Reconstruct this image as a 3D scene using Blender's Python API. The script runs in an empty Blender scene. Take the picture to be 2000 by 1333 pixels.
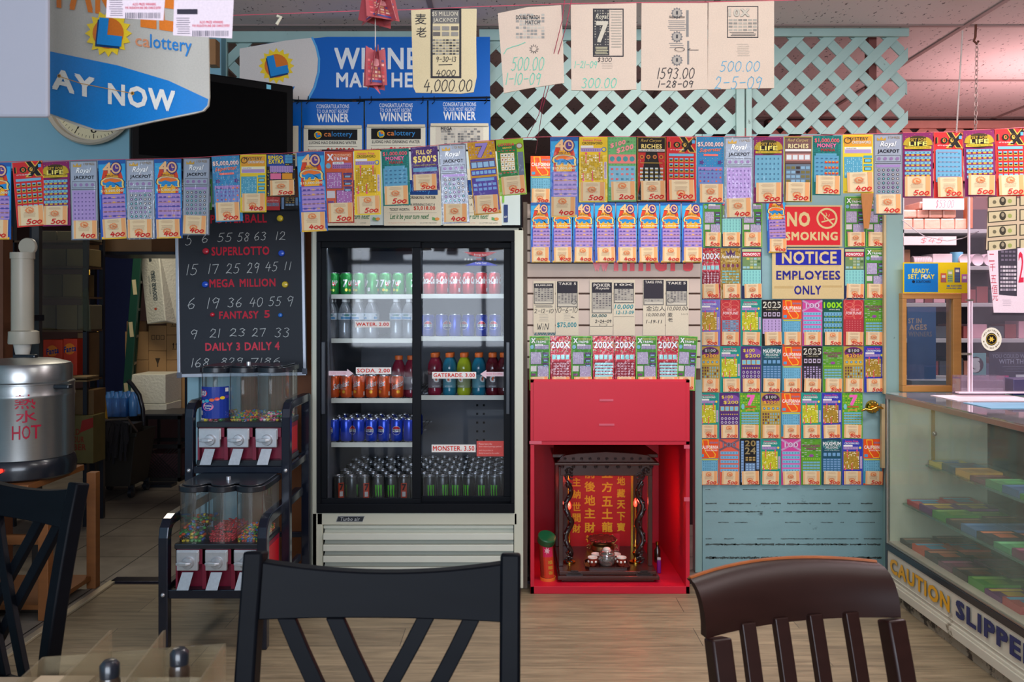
import bpy, bmesh, math, random
from mathutils import Vector, Matrix, Euler
random.seed(7)
scene = bpy.context.scene
COL = scene.collection
# ---------------------------------------------------------------- camera
F = 1600.0            # focal length in pixels of the 2000x1333 frame
CX, CY, EYE = 1000.0, 601.0, 1.34
cam_d = bpy.data.cameras.new('camera'); cam = bpy.data.objects.new('camera', cam_d); COL.objects.link(cam)
cam.location = (0, 0, EYE); cam.rotation_euler = (math.pi/2, 0, 0)
cam_d.sensor_width = 36; cam_d.lens = F/2000*36; cam_d.shift_y = -(666.5-CY)/2000
cam_d.clip_start = .05; cam_d.clip_end = 60
cam_d.dof.use_dof = True; cam_d.dof.focus_distance = 3.0; cam_d.dof.aperture_fstop = 9.0
scene.camera = cam
# ---------------------------------------------------------------- view and world
scene.view_settings.view_transform = 'Standard'; scene.view_settings.look = 'None'
scene.view_settings.gamma = 1; scene.view_settings.use_curve_mapping = False
scene.view_settings.exposure = 0.55
try:
    scene.cycles.max_bounces = 10; scene.cycles.transparent_max_bounces = 24
    scene.cycles.caustics_reflective = False; scene.cycles.caustics_refractive = False
except Exception: pass
world = bpy.data.worlds.new('world'); scene.world = world; world.use_nodes = True
bg = world.node_tree.nodes['Background']; bg.inputs[0].default_value = (.62, .74, 1, 1); bg.inputs[1].default_value = .09
# ---------------------------------------------------------------- lights
def area(name, loc, rot, sx, sy, power, col, spread=math.pi):
    d = bpy.data.lights.new(name, 'AREA'); d.shape = 'RECTANGLE'; d.size = sx; d.size_y = sy
    d.energy = power; d.color = col; d.spread = spread
    o = bpy.data.objects.new(name, d); COL.objects.link(o); o.location = loc; o.rotation_euler = rot; return o
def point(name, loc, power, col, r=.02):
    d = bpy.data.lights.new(name, 'POINT'); d.energy = power; d.color = col; d.shadow_soft_size = r
    o = bpy.data.objects.new(name, d); COL.objects.link(o); o.location = loc; return o
area('added_lattice_light', (.6, 3.25, 2.66), (math.radians(8), 0, 0), 1.1, .3, 13, (1, .96, .92))  # second lamp added to brighten the lattice and its wall
# daylight of the shop's street window behind the camera
area('street_window_daylight', (-.3, -2.6, 1.7), (math.radians(90), 0, 0), 3.4, 1.7, 150, (.78, .87, 1))
# ceiling lamps, then added fill lights
area('ceiling_lamp_light', (.8, 1.35, 2.66), (math.radians(20), 0, 0), 1.2, .5, 13, (1, .95, .90))
area('counter_lamp_light', (2.35, 2.5, 2.66), (0, 0, 0), 1.0, .4, 30, (1, .86, .88))
area('pink_shop_light', (3.0, 4.6, 2.62), (math.radians(4), 0, 0), 1.6, .5, 34, (1, .72, .78))
area('pink_ceiling_fill', (3.3, 4.7, 2.15), (math.radians(180), 0, 0), 1.2, .3, 8, (1, .60, .62))  # added upward light without a fitting, brightens the back ceiling
area('storeroom_fill_light', (-2.6, 5.6, 2.6), (0, 0, 0), .6, .6, 16, (1, .88, .70))  # added light without a fitting, lifts the dark storeroom

# ---------------------------------------------------------------- helpers
def lin(c):
    return tuple(((v/255)/12.92 if v/255 <= .04045 else ((v/255+.055)/1.055)**2.4) for v in c[:3])
def P(px, py, Y): return Vector(((px-CX)/F*Y, Y, EYE-(py-CY)/F*Y))
MATS = {}
def M(name, col=None, rough=.5, metal=0, var=.12, scale=18, bump=0, coat=0, emit=0, spec=.5, trans=0, dirt=None, dscale=3, dthr=.62, stretch=None, bscale=None, detail=4):
    """procedural surface: base colour with noise variation, optional dirt blotches and bump"""
    if name in MATS: return MATS[name]
    m = bpy.data.materials.new(name); m.use_nodes = True; MATS[name] = m
    nt = m.node_tree; b = nt.nodes['Principled BSDF']
    c = lin(col)
    tc = nt.nodes.new('ShaderNodeTexCoord'); mp = nt.nodes.new('ShaderNodeMapping'); nt.links.new(tc.outputs['Object'], mp.inputs[0])
    if stretch: mp.inputs['Scale'].default_value = stretch
    n = nt.nodes.new('ShaderNodeTexNoise'); n.inputs['Scale'].default_value = scale; n.inputs['Detail'].default_value = detail
    nt.links.new(mp.outputs[0], n.inputs['Vector'])
    mx = nt.nodes.new('ShaderNodeMix'); mx.data_type = 'RGBA'
    mx.inputs[6].default_value = (*[max(0, v*(1-var)) for v in c], 1); mx.inputs[7].default_value = (*[min(1, v*(1+var)) for v in c], 1)
    nt.links.new(n.outputs['Fac'], mx.inputs[0]); out = mx.outputs[2]
    if dirt:
        n2 = nt.nodes.new('ShaderNodeTexNoise'); n2.inputs['Scale'].default_value = dscale; n2.inputs['Detail'].default_value = 8; n2.inputs['Roughness'].default_value = .7
        nt.links.new(tc.outputs['Object'], n2.inputs['Vector'])
        r = nt.nodes.new('ShaderNodeMapRange'); r.inputs[1].default_value = dthr; r.inputs[2].default_value = dthr+.06
        nt.links.new(n2.outputs['Fac'], r.inputs[0])
        m2 = nt.nodes.new('ShaderNodeMix'); m2.data_type = 'RGBA'; m2.inputs[7].default_value = (*lin(dirt), 1)
        nt.links.new(out, m2.inputs[6]); nt.links.new(r.outputs[0], m2.inputs[0]); out = m2.outputs[2]
    nt.links.new(out, b.inputs['Base Color'])
    b.inputs['Roughness'].default_value = rough; b.inputs['Metallic'].default_value = metal
    b.inputs['Coat Weight'].default_value = coat; b.inputs['Coat Roughness'].default_value = .12
    b.inputs['Specular IOR Level'].default_value = spec
    b.inputs['Transmission Weight'].default_value = trans
    if emit:
        b.inputs['Emission Color'].default_value = (*c, 1); b.inputs['Emission Strength'].default_value = emit
    if bump:
        bp = nt.nodes.new('ShaderNodeBump'); bp.inputs['Strength'].default_value = bump; bp.inputs['Distance'].default_value = .01
        if bscale:
            n3 = nt.nodes.new('ShaderNodeTexNoise'); n3.inputs['Scale'].default_value = bscale; n3.inputs['Detail'].default_value = 3
            nt.links.new(tc.outputs['Object'], n3.inputs['Vector']); nt.links.new(n3.outputs['Fac'], bp.inputs['Height'])
        else: nt.links.new(n.outputs['Fac'], bp.inputs['Height'])
        nt.links.new(bp.outputs[0], b.inputs['Normal'])
    return m
def INK(name, rough=.6, coat=0, bump=0, bscale=8, metal=0, sparkle=0, grain=.06):
    """printed surface: colours come from the print (colour attribute), with paper grain and sleeve gloss"""
    m = bpy.data.materials.new(name); m.use_nodes = True; MATS[name] = m
    nt = m.node_tree; b = nt.nodes['Principled BSDF']
    a = nt.nodes.new('ShaderNodeAttribute'); a.attribute_name = 'print'
    tc = nt.nodes.new('ShaderNodeTexCoord')
    n = nt.nodes.new('ShaderNodeTexNoise'); n.inputs['Scale'].default_value = 300
    nt.links.new(tc.outputs['Object'], n.inputs['Vector'])
    r = nt.nodes.new('ShaderNodeMapRange'); r.inputs[3].default_value = 1-grain*2; r.inputs[4].default_value = 1+grain*2
    nt.links.new(n.outputs['Fac'], r.inputs[0])
    mx = nt.nodes.new('ShaderNodeMix'); mx.data_type = 'RGBA'; mx.blend_type = 'MULTIPLY'; mx.inputs[0].default_value = 1
    nt.links.new(a.outputs['Color'], mx.inputs[6]); nt.links.new(r.outputs[0], mx.inputs[7])
    nt.links.new(mx.outputs[2], b.inputs['Base Color'])
    b.inputs['Roughness'].default_value = rough; b.inputs['Coat Weight'].default_value = coat; b.inputs['Coat Roughness'].default_value = .07
    b.inputs['Metallic'].default_value = metal; b.inputs['Specular IOR Level'].default_value = .25
    if bump:
        n3 = nt.nodes.new('ShaderNodeTexNoise'); n3.inputs['Scale'].default_value = bscale; n3.inputs['Detail'].default_value = 2
        oi = nt.nodes.new('ShaderNodeObjectInfo'); ad = nt.nodes.new('ShaderNodeVectorMath'); ad.operation = 'ADD'
        nt.links.new(tc.outputs['Object'], ad.inputs[0]); nt.links.new(oi.outputs['Location'], ad.inputs[1])
        nt.links.new(ad.outputs[0], n3.inputs['Vector'])
        bp = nt.nodes.new('ShaderNodeBump'); bp.inputs['Strength'].default_value = bump; bp.inputs['Distance'].default_value = .012
        nt.links.new(n3.outputs['Fac'], bp.inputs['Height'])
        nt.links.new(bp.outputs[0], b.inputs['Coat Normal'])
        if bump > .5: nt.links.new(bp.outputs[0], b.inputs['Normal'])
    return m
def GLASS(name, tint=(1, 1, 1), refl=1.0, haze=0, hazecol=(200, 215, 205)):
    """clear thin pane: transparent with Fresnel reflection, optional dusty haze"""
    m = bpy.data.materials.new(name); m.use_nodes = True; MATS[name] = m
    nt = m.node_tree; nt.nodes.clear()
    o = nt.nodes.new('ShaderNodeOutputMaterial'); t = nt.nodes.new('ShaderNodeBsdfTransparent'); t.inputs[0].default_value = (*tint, 1)
    g = nt.nodes.new('ShaderNodeBsdfGlossy'); g.inputs['Roughness'].default_value = .03
    lw = nt.nodes.new('ShaderNodeLayerWeight'); pw = nt.nodes.new('ShaderNodeMath'); pw.operation = 'POWER'; pw.inputs[1].default_value = 5; nt.links.new(lw.outputs['Facing'], pw.inputs[0]); lw.inputs[0].default_value = .5
    fr = nt.nodes.new('ShaderNodeMath'); fr.operation = 'MULTIPLY_ADD'; fr.inputs[1].default_value = .93; fr.inputs[2].default_value = .06; nt.links.new(pw.outputs[0], fr.inputs[0])
    ml = nt.nodes.new('ShaderNodeMath'); ml.operation = 'MULTIPLY'; ml.inputs[1].default_value = refl; ml.use_clamp = True
    nt.links.new(fr.outputs[0], ml.inputs[0])
    x = nt.nodes.new('ShaderNodeMixShader'); nt.links.new(ml.outputs[0], x.inputs[0]); nt.links.new(t.outputs[0], x.inputs[1]); nt.links.new(g.outputs[0], x.inputs[2])
    last = x
    if haze:
        d = nt.nodes.new('ShaderNodeBsdfDiffuse'); d.inputs[0].default_value = (*lin(hazecol), 1)
        tc = nt.nodes.new('ShaderNodeTexCoord'); n = nt.nodes.new('ShaderNodeTexNoise'); n.inputs['Scale'].default_value = 2.5; n.inputs['Detail'].default_value = 6
        nt.links.new(tc.outputs['Object'], n.inputs['Vector'])
        r = nt.nodes.new('ShaderNodeMapRange'); r.inputs[1].default_value = .3; r.inputs[2].default_value = .75; r.inputs[3].default_value = haze*.4; r.inputs[4].default_value = haze*1.6
        nt.links.new(n.outputs['Fac'], r.inputs[0])
        y = nt.nodes.new('ShaderNodeMixShader'); nt.links.new(r.outputs[0], y.inputs[0]); nt.links.new(x.outputs[0], y.inputs[1]); nt.links.new(d.outputs[0], y.inputs[2]); last = y
    nt.links.new(last.outputs[0], o.inputs[0]); return m
ink_paper = INK('printed_paper', .75, 0, .25, 20)
ink_bag = INK('paper_bag_print', .8, 0, .6, 14)
ink_sleeve = INK('ticket_in_sleeve', .6, .25, .22, 7)
ink_foil = INK('foil_ticket', .4, .8, .3, 9, metal=.25, grain=.12)
ink_paint = INK('painted_print', .45, .15)
ink_gloss = INK('gloss_print', .35, .3, .2, 5)
glass = GLASS('clear_glass', (.93, .97, .96), .9)
fridge_glass = GLASS('cooler_glass', (.88, .91, .94), .55)
case_glass = GLASS('dusty_case_glass', (.92, .97, .94), .5, .26, (165, 180, 162))
plastic_clear = GLASS('clear_plastic', (.92, .95, .97), 1.6, .05)
acrylic = GLASS('scuffed_acrylic', (.93, .93, .90), 1.2, .28, (165, 150, 122))
EMPTY_KIND = {}
ORG = {}
LABELS = {}
def tag(o, label=None, cat=None, group=None, kind=None):
    if label: o['label'] = label
    if cat: o['category'] = cat
    if group: o['group'] = group
    if kind: o['kind'] = kind
    return o
def thing(name, label, cat, loc=(0, 0, 0), group=None):
    o = bpy.data.objects.new(name, None); COL.objects.link(o); o.empty_display_size = .05
    o.location = loc; ORG[o.name] = Vector(loc); tag(o, label, cat, group); return o
def org(p): return ORG.get(p.name, Vector((0, 0, 0)))
def link(name, me, parent=None, loc=None):
    o = bpy.data.objects.new(name, me); COL.objects.link(o)
    if parent is not None: o.parent = parent; ORG[o.name] = org(parent)
    elif loc is not None: o.location = loc; ORG[o.name] = Vector(loc)
    return o
class MB:
    """collects shapes in world coordinates; build() links them as ONE mesh object"""
    def __init__(s): s.v = []; s.f = []; s.m = []; s.cur = 0; s.mats = []
    def mat(s, m):
        if m not in s.mats: s.mats.append(m)
        s.cur = s.mats.index(m); return s
    def add(s, vs, fs):
        n = len(s.v); s.v += [tuple(v) for v in vs]
        for f in fs: s.f.append(tuple(i+n for i in f)); s.m.append(s.cur)
        return s
    def box(s, x0, x1, y0, y1, z0, z1):
        x0, x1 = sorted((x0, x1)); y0, y1 = sorted((y0, y1)); z0, z1 = sorted((z0, z1))
        return s.add([(x0,y0,z0),(x1,y0,z0),(x1,y1,z0),(x0,y1,z0),(x0,y0,z1),(x1,y0,z1),(x1,y1,z1),(x0,y1,z1)],
                     [(0,3,2,1),(4,5,6,7),(0,1,5,4),(1,2,6,5),(2,3,7,6),(3,0,4,7)])
    def pbox(s, px0, py0, px1, py1, Y, d):     # box whose front face is given in photo pixels at distance Y
        a, b = P(px0, py0, Y), P(px1, py1, Y); return s.box(a.x, b.x, Y, Y+d, b.z, a.z)
    def obox(s, c, size, rot=(0, 0, 0)):
        R = Euler(rot).to_matrix(); hx, hy, hz = [q/2 for q in size]
        vs = [R @ Vector((a*hx, b*hy, e*hz)) + Vector(c) for e in (-1, 1) for a, b in ((-1,-1),(1,-1),(1,1),(-1,1))]
        return s.add(vs, [(0,3,2,1),(4,5,6,7),(0,1,5,4),(1,2,6,5),(2,3,7,6),(3,0,4,7)])
    def bar(s, a, b, w, t, up=(0, 0, 1), w2=None, t2=None):  # straight beam, w across, t along up
        a, b = Vector(a), Vector(b); d = (b-a).normalized(); u = Vector(up); x = d.cross(u)
        if x.length < 1e-4: u = Vector((0, 1, 0)); x = d.cross(u)
        x.normalize(); u = x.cross(d).normalized(); w2 = w2 or w; t2 = t2 or t
        vs = [p + x*(i*ww/2) + u*(j*tt/2) for p, ww, tt in ((a, w, t), (b, w2, t2)) for i, j in ((-1,-1),(1,-1),(1,1),(-1,1))]
        return s.add(vs, [(0,3,2,1),(4,5,6,7),(0,1,5,4),(1,2,6,5),(2,3,7,6),(3,0,4,7)])
    def sweep(s, pts, w, t, up=(1, 0, 0)):    # rectangular section swept along a polyline; w along up
        pts = [Vector(p) for p in pts]; u = Vector(up).normalized(); rows = []
        for i, p in enumerate(pts):
            d = (pts[min(i+1, len(pts)-1)]-pts[max(i-1, 0)]).normalized(); x = d.cross(u).normalized()
            ww = w[i] if isinstance(w, (list, tuple)) else w; tt = t[i] if isinstance(t, (list, tuple)) else t
            rows.append([p+u*(a*ww/2)+x*(b*tt/2) for a, b in ((-1,-1),(1,-1),(1,1),(-1,1))])
        vs = [v for r in rows for v in r]; fs = [(3,2,1,0)]
        for i in range(len(pts)-1):
            for k in range(4): a = i*4+k; b = i*4+(k+1) % 4; fs.append((a, b, b+4, a+4))
        n = (len(pts)-1)*4; fs.append((n, n+1, n+2, n+3)); return s.add(vs, fs)
    def lathe(s, prof, c=(0, 0, 0), n=24, axis='z', sx=1, sy=1, caps=True):
        c = Vector(c); vs = []; fs = []
        for r, h in prof:
            for k in range(n):
                a = 2*math.pi*k/n; x, y = r*math.cos(a)*sx, r*math.sin(a)*sy
                vs.append(c + (Vector((x, y, h)) if axis == 'z' else Vector((x, h, y)) if axis == 'y' else Vector((h, x, y))))
        for i in range(len(prof)-1):
            for k in range(n):
                a = i*n+k; b = i*n+(k+1) % n; q = (a, b, b+n, a+n); fs.append(q if axis != 'y' else q[::-1])
        if caps:
            if prof[0][0] > 1e-5: fs.append(tuple(range(n))[::-1])
            if prof[-1][0] > 1e-5: fs.append(tuple((len(prof)-1)*n+k for k in range(n)))
        return s.add(vs, fs)
    def cyl(s, a, b, r, n=12, r2=None): return s.tube([a, b], r, n, r2)
    def tube(s, pts, r, n=8, r2=None):
        pts = [Vector(p) for p in pts]; vs = []; fs = []; prev = None
        for i, p in enumerate(pts):
            d = (pts[min(i+1, len(pts)-1)]-pts[max(i-1, 0)]).normalized()
            if prev is None:
                u = Vector((0, 0, 1)) if abs(d.z) < .9 else Vector((1, 0, 0)); x = d.cross(u).normalized()
            else: x = (prev - d*prev.dot(d)).normalized()
            prev = x; y = d.cross(x); rr = (r[i] if isinstance(r, (list, tuple)) else r if r2 is None else r+(r2-r)*i/(len(pts)-1))
            for k in range(n): t = 2*math.pi*k/n; vs.append(p + x*(rr*math.cos(t)) + y*(rr*math.sin(t)))
        for i in range(len(pts)-1):
            for k in range(n): a = i*n+k; b = i*n+(k+1) % n; fs.append((a, b, b+n, a+n))
        fs.append(tuple(range(n))[::-1]); fs.append(tuple((len(pts)-1)*n+k for k in range(n)))
        return s.add(vs, fs)
    def prism(s, pts, y0, y1):    # outline in (x, z), extruded along y
        n = len(pts); vs = [(x, y0, z) for x, z in pts]+[(x, y1, z) for x, z in pts]
        fs = [tuple(range(n)), tuple(range(2*n-1, n-1, -1))]+[(i, i+n, (i+1) % n+n, (i+1) % n) for i in range(n)]
        return s.add(vs, fs)
    def slab(s, pts, z0, z1):     # outline in (x, y), extruded along z
        n = len(pts); vs = [(x, y, z0) for x, y in pts]+[(x, y, z1) for x, y in pts]
        fs = [tuple(range(n))[::-1], tuple(range(n, 2*n))]+[(i, (i+1) % n, (i+1) % n+n, i+n) for i in range(n)]
        return s.add(vs, fs)
    def ball(s, c, r, n=10, sz=1, sx=1, sy=1):
        k = max(4, n//2); prof = [(max(1e-6, r*math.sin(math.pi*i/k)), -r*sz*math.cos(math.pi*i/k)) for i in range(k+1)]
        return s.lathe(prof, c, n, sx=sx, sy=sy, caps=False)
    def build(s, name, m=None, parent=None, smooth=None, bevel=0, loc=None, kind=None, label=None):
        o0 = org(parent) if parent is not None else Vector(loc) if loc is not None else Vector((0, 0, 0))
        me = bpy.data.meshes.new(name); me.from_pydata([tuple(Vector(v)-o0) for v in s.v], [], s.f)
        mats = s.mats or [m]
        for q in mats: me.materials.append(q)
        if s.mats: me.polygons.foreach_set('material_index', s.m)
        me.validate(); me.update()
        bm = bmesh.new(); bm.from_mesh(me); bmesh.ops.recalc_face_normals(bm, faces=bm.faces); bm.to_mesh(me); bm.free()
        if smooth:
            me.polygons.foreach_set('use_smooth', [True]*len(me.polygons)); me.set_sharp_from_angle(angle=math.radians(smooth))
        o = link(name, me, parent, loc)
        if bevel:
            b = o.modifiers.new('bevel', 'BEVEL'); b.width = bevel; b.segments = 2; b.limit_method = 'ANGLE'; b.angle_limit = math.radians(40)
        if kind: o['kind'] = kind
        if label: o['label'] = label
        return o
def arc(cx, cy, r, a0, a1, n=10, ry=None):
    ry = ry or r; return [(cx+r*math.cos(math.radians(a0+(a1-a0)*i/n)), cy+ry*math.sin(math.radians(a0+(a1-a0)*i/n))) for i in range(n+1)]
# ---------------------------------------------------------------- flat printing
_txt = {}; _tw = {}
def text_mesh(t, bold=0, shear=0):
    k = (t, bold, shear)
    if k in _txt: return _txt[k]
    c = bpy.data.curves.new('t', 'FONT'); c.body = t; c.resolution_u = 2 if len(t) < 30 else 1; c.space_character = 1+max(0, bold)*1.8; c.shear = shear
    o = bpy.data.objects.new('t', c); COL.objects.link(o)
    dg = bpy.context.evaluated_depsgraph_get(); me = bpy.data.meshes.new_from_object(o.evaluated_get(dg))
    V = [(v.co.x, v.co.y) for v in me.vertices]; Fc = [tuple(p.vertices) for p in me.polygons if p.normal.z > 0]
    bpy.data.objects.remove(o); bpy.data.curves.remove(c); bpy.data.meshes.remove(me)
    if not V: V = [(0, 0), (1, 0), (1, 1)]; Fc = []
    x0 = min(v[0] for v in V); x1 = max(v[0] for v in V); y0 = min(v[1] for v in V); y1 = max(v[1] for v in V)
    V = [((x-x0)/max(1e-6, x1-x0), (y-y0)/max(1e-6, y1-y0)) for x, y in V]
    _txt[k] = (V, Fc); _tw[k] = (max(1e-6, x1-x0), max(1e-6, y1-y0)); return _txt[k]
def text_copies(t, bold=0, shear=0):
    """the glyph outline, thickened by a few slightly shifted copies when bold"""
    V, Fc = text_mesh(t, bold, shear); w, h = _tw[(t, bold, shear)]
    if bold < .008: return [V], Fc
    q = min(.045, bold*.5); X, Y = q/w, q/h
    return [[((a+i*X+X)/(1+2*X), (b+j*Y+Y)/(1+2*Y)) for a, b in V] for i, j in ((-1, -1), (1, 1), (-1, 1), (1, -1))], Fc
STROKES = {
 '0': [[(.5,1),(.15,.8),(.05,.4),(.3,.02),(.7,.1),(.95,.5),(.85,.88),(.5,1)]],
 '1': [[(.62,1),(.38,0)]],
 '2': [[(.1,.75),(.35,1),(.75,.92),(.75,.6),(.35,.25),(.05,.03),(.4,.1),(.95,.02)]],
 '3': [[(.15,.9),(.5,1),(.85,.82),(.45,.55),(.8,.4),(.75,.1),(.4,0),(.05,.12)]],
 '4': [[(.5,1),(.05,.38),(.95,.42)],[(.75,.75),(.6,0)]],
 '5': [[(.95,1),(.35,.97),(.22,.58),(.6,.62),(.85,.4),(.7,.1),(.3,0),(.05,.1)]],
 '6': [[(.75,1),(.3,.7),(.08,.3),(.3,0),(.75,.08),(.85,.35),(.5,.5),(.12,.3)]],
 '7': [[(.05,.9),(.95,.95),(.5,0)]],
 '8': [[(.85,.85),(.45,1),(.2,.78),(.75,.4),(.7,.08),(.3,.02),(.12,.3),(.8,.7),(.85,.85)]],
 '9': [[(.85,.85),(.45,1),(.12,.75),(.3,.5),(.8,.65),(.88,.9),(.75,.4),(.6,0)]],
 '-': [[(.1,.5),(.9,.53)]], ',': [[(.5,.1),(.35,-.18)]], '.': [[(.42,.02),(.58,.06)]],
 '$': [[(.9,.8),(.4,.95),(.15,.7),(.8,.35),(.55,.05),(.1,.15)],[(.6,1.15),(.42,-.1)]],
 'W': [[(.02,.95),(.25,0),(.5,.7),(.72,0),(1,1)]], 'i': [[(.5,.6),(.5,0)],[(.5,.85),(.52,.9)]], 'N': [[(.1,0),(.15,.95),(.85,0),(.9,1)]],
 ' ': [], '<': [[(1,.5),(0,.5),(.3,.75)],[(0,.5),(.3,.25)]],
}
class Canvas:
    """flat print on a plane facing the shop, coordinates in photo pixels (y down) at distance Y, or through any mapping xf(u, v, lift)"""
    def __init__(s, Y=None, xf=None, eps=.0004):
        s.v = []; s.f = []; s.c = []; s.l = 0; s.eps = eps
        s.xf = xf or (lambda u, v, h: ((u-CX)/F*Y, Y-h, EYE-(v-CY)/F*Y))
    def face(s, pts, col, l=None, idx=None):
        h = (s.l if l is None else l)*s.eps; n = len(s.v); s.v += [s.xf(u, v, h) for u, v in pts]; c = (*lin(col), 1)
        for f in (idx or [tuple(range(len(pts)))]): s.f.append(tuple(i+n for i in f)); s.c.append(c)
    def rect(s, x0, y0, x1, y1, col, l=None): s.face([(x0, y1), (x1, y1), (x1, y0), (x0, y0)], col, l)
    def poly(s, pts, col, l=None): s.face(pts, col, l)
    def disc(s, cx, cy, r, col, l=None, ry=None, n=16): s.face([(cx+r*math.cos(2*math.pi*k/n), cy+(ry or r)*math.sin(2*math.pi*k/n)) for k in range(n)], col, l)
    def star(s, cx, cy, r, r2, n, col, l=None, asp=1, rot=0):
        pts = [(cx+(r if k % 2 == 0 else r2)*math.cos(math.pi*k/n+rot), cy+(r if k % 2 == 0 else r2)*math.sin(math.pi*k/n+rot)*asp) for k in range(2*n)]
        n0 = len(pts); s.face([(cx, cy)]+pts, col, l, [(0, 1+k, 1+(k+1) % n0) for k in range(n0)])
    def ring(s, cx, cy, r, r2, col, l=None, asp=1, n=28):
        a = [(cx+q*math.cos(2*math.pi*k/n), cy+q*asp*math.sin(2*math.pi*k/n)) for q in (r, r2) for k in range(n)]
        s.face(a, col, l, [(k, (k+1) % n, (k+1) % n+n, k+n) for k in range(n)])
    def frame(s, x0, y0, x1, y1, w, col, l=None, wy=None):
        wy = wy or w
        for a in ((x0, y0, x1, y0+wy), (x0, y1-wy, x1, y1), (x0, y0+wy, x0+w, y1-wy), (x1-w, y0+wy, x1, y1-wy)): s.rect(*a, col, l)
    def line(s, pts, w, col, l=None, asp=1):
        for i in range(len(pts)-1):
            (x0, y0), (x1, y1) = pts[i], pts[i+1]; dx, dy = x1-x0, (y1-y0)/asp; d = math.hypot(dx, dy) or 1; nx, ny = -dy/d*w/2, dx/d*w/2*asp
            ex, ey = dx/d*w*.3, dy/d*w*.3*asp
            s.face([(x0+nx-ex, y0+ny-ey), (x1+nx+ex, y1+ny+ey), (x1-nx+ex, y1-ny+ey), (x0-nx-ex, y0-ny-ey)], col, (s.l if l is None else l)+.12*(i % 3))
    def T(s, t, x0, y0, x1, y1, col, l=None, bold=.02, shear=0, rot=0, slope=0):
        VV, Fc = text_copies(t, bold, shear); w, h = x1-x0, y1-y0; l = s.l if l is None else l
        for i, V in enumerate(VV): s.face([(x0+a*w, y1-b*h+slope*(a-.5)*w) for a, b in V], col, l+.07*i, Fc or [(0, 1, 2)])
    def TO(s, t, x0, y0, x1, y1, col, out, l=2, bold=.02, grow=.04, **k):
        s.T(t, x0, y0, x1, y1, out, l, bold+grow, **k); s.T(t, x0, y0, x1, y1, col, l+1, bold, **k)
    def hand(s, t, x0, y0, x1, y1, w, col, l=None, asp=1, lean=.12):
        adv = [(.45 if c in '1.,i' else .7 if c == ' ' else 1.) for c in t]; tot = sum(adv); u = (x1-x0)/tot; x = x0; h = y1-y0
        for c, a in zip(t, adv):
            for st in STROKES.get(c, []):
                hh = h*(.72 if c == '0' and t.count('0') > 1 and len(t) <= 3 else 1)
                s.line([(x+(.08+p*.84)*a*u+lean*q*h, y1-q*hh) for p, q in st], w, col, l, asp)
            x += a*u
    def lines(s, x0, y0, x1, y1, n, col, l=None, fill=.45, seed=1):   # rows of small print
        r = random.Random(seed); dy = (y1-y0)/n
        for i in range(n):
            a = r.uniform(0, .12)*(x1-x0); b = r.uniform(0, .12)*(x1-x0); s.rect(x0+a, y0+i*dy, x1-b, y0+i*dy+dy*fill, col, l)
    def grid(s, x0, y0, x1, y1, nx, ny, col, l=None, fx=.6, fy=.6, cols=None, seed=3, skip=0, disc=False):
        r = random.Random(seed); dx, dy = (x1-x0)/nx, (y1-y0)/ny
        for j in range(ny):
            for i in range(nx):
                if skip and r.random() < skip: continue
                c = r.choice(cols) if cols else col; x = x0+i*dx+dx*(1-fx)/2; y = y0+j*dy+dy*(1-fy)/2
                if disc: s.disc(x+dx*fx/2, y+dy*fy/2, dx*fx/2, c, l, dy*fy/2, 8)
                else: s.rect(x, y, x+dx*fx, y+dy*fy, c, l)
    def sun(s, cx, cy, r, l=2, tilt=-12):
        s.star(cx, cy, r, r*.78, 16, (250, 214, 50), l); s.disc(cx, cy, r*.66, (222, 120, 40), l+1, n=24)
        t = math.radians(tilt)
        def q(x, y): return (cx+(x*math.cos(t)-y*math.sin(t))*r, cy+(x*math.sin(t)+y*math.cos(t))*r)
        L = [(-.42,-.62),(-.02,-.62),(-.02,.08),(.62,.08),(.62,.52),(-.42,.52)]
        s.face([q(x-.07, y+.09) for x, y in L], (14, 60, 110), l+2, [(0,1,2,5),(5,2,3,4)]); s.face([q(x, y) for x, y in L], (30, 140, 215), l+3, [(0,1,2,5),(5,2,3,4)])
    def base(s, pts, col, thick=.0012):        # the sheet itself, extruded backwards
        n = len(pts); k = len(s.v); s.v += [s.xf(u, v, 0) for u, v in pts]+[s.xf(u, v, -thick) for u, v in pts]; c = (*lin(col), 1)
        s.f.append(tuple(range(k, k+n))); s.f.append(tuple(range(k+2*n-1, k+n-1, -1))); s.c += [c, c]
        for i in range(n): s.f.append((k+i, k+(i+1) % n, k+(i+1) % n+n, k+i+n)); s.c.append(c)
    def sheet(s, x0, y0, x1, y1, col, thick=.0012): s.base([(x0, y1), (x1, y1), (x1, y0), (x0, y0)], col, thick)
    def mesh(s, name, m, o0=Vector((0, 0, 0))):
        me = bpy.data.meshes.new(name); me.from_pydata([tuple(Vector(v)-o0) for v in s.v], [], s.f); me.materials.append(m)
        at = me.color_attributes.new('print', 'FLOAT_COLOR', 'CORNER'); buf = []
        for p, c in zip(me.polygons, s.c): buf += list(c)*p.loop_total
        at.data.foreach_set('color', buf); me.update(); return me
    def build(s, name, m=None, parent=None, loc=None, kind=None, label=None):
        o0 = org(parent) if parent is not None else Vector(loc) if loc is not None else Vector((0, 0, 0))
        o = link(name, s.mesh(name, m or ink_paper, o0), parent, loc)
        if kind: o['kind'] = kind
        if label: o['label'] = label
        return o
ORD = ['first', 'second', 'third', 'fourth', 'fifth', 'sixth', 'seventh', 'eighth', 'ninth', 'tenth', 'eleventh', 'twelfth', 'thirteenth', 'fourteenth', 'fifteenth', 'sixteenth', 'seventeenth', 'eighteenth', 'nineteenth']
def struct(name, mb, m=None, **k): return mb.build(name, m, kind='structure', **k)
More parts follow.
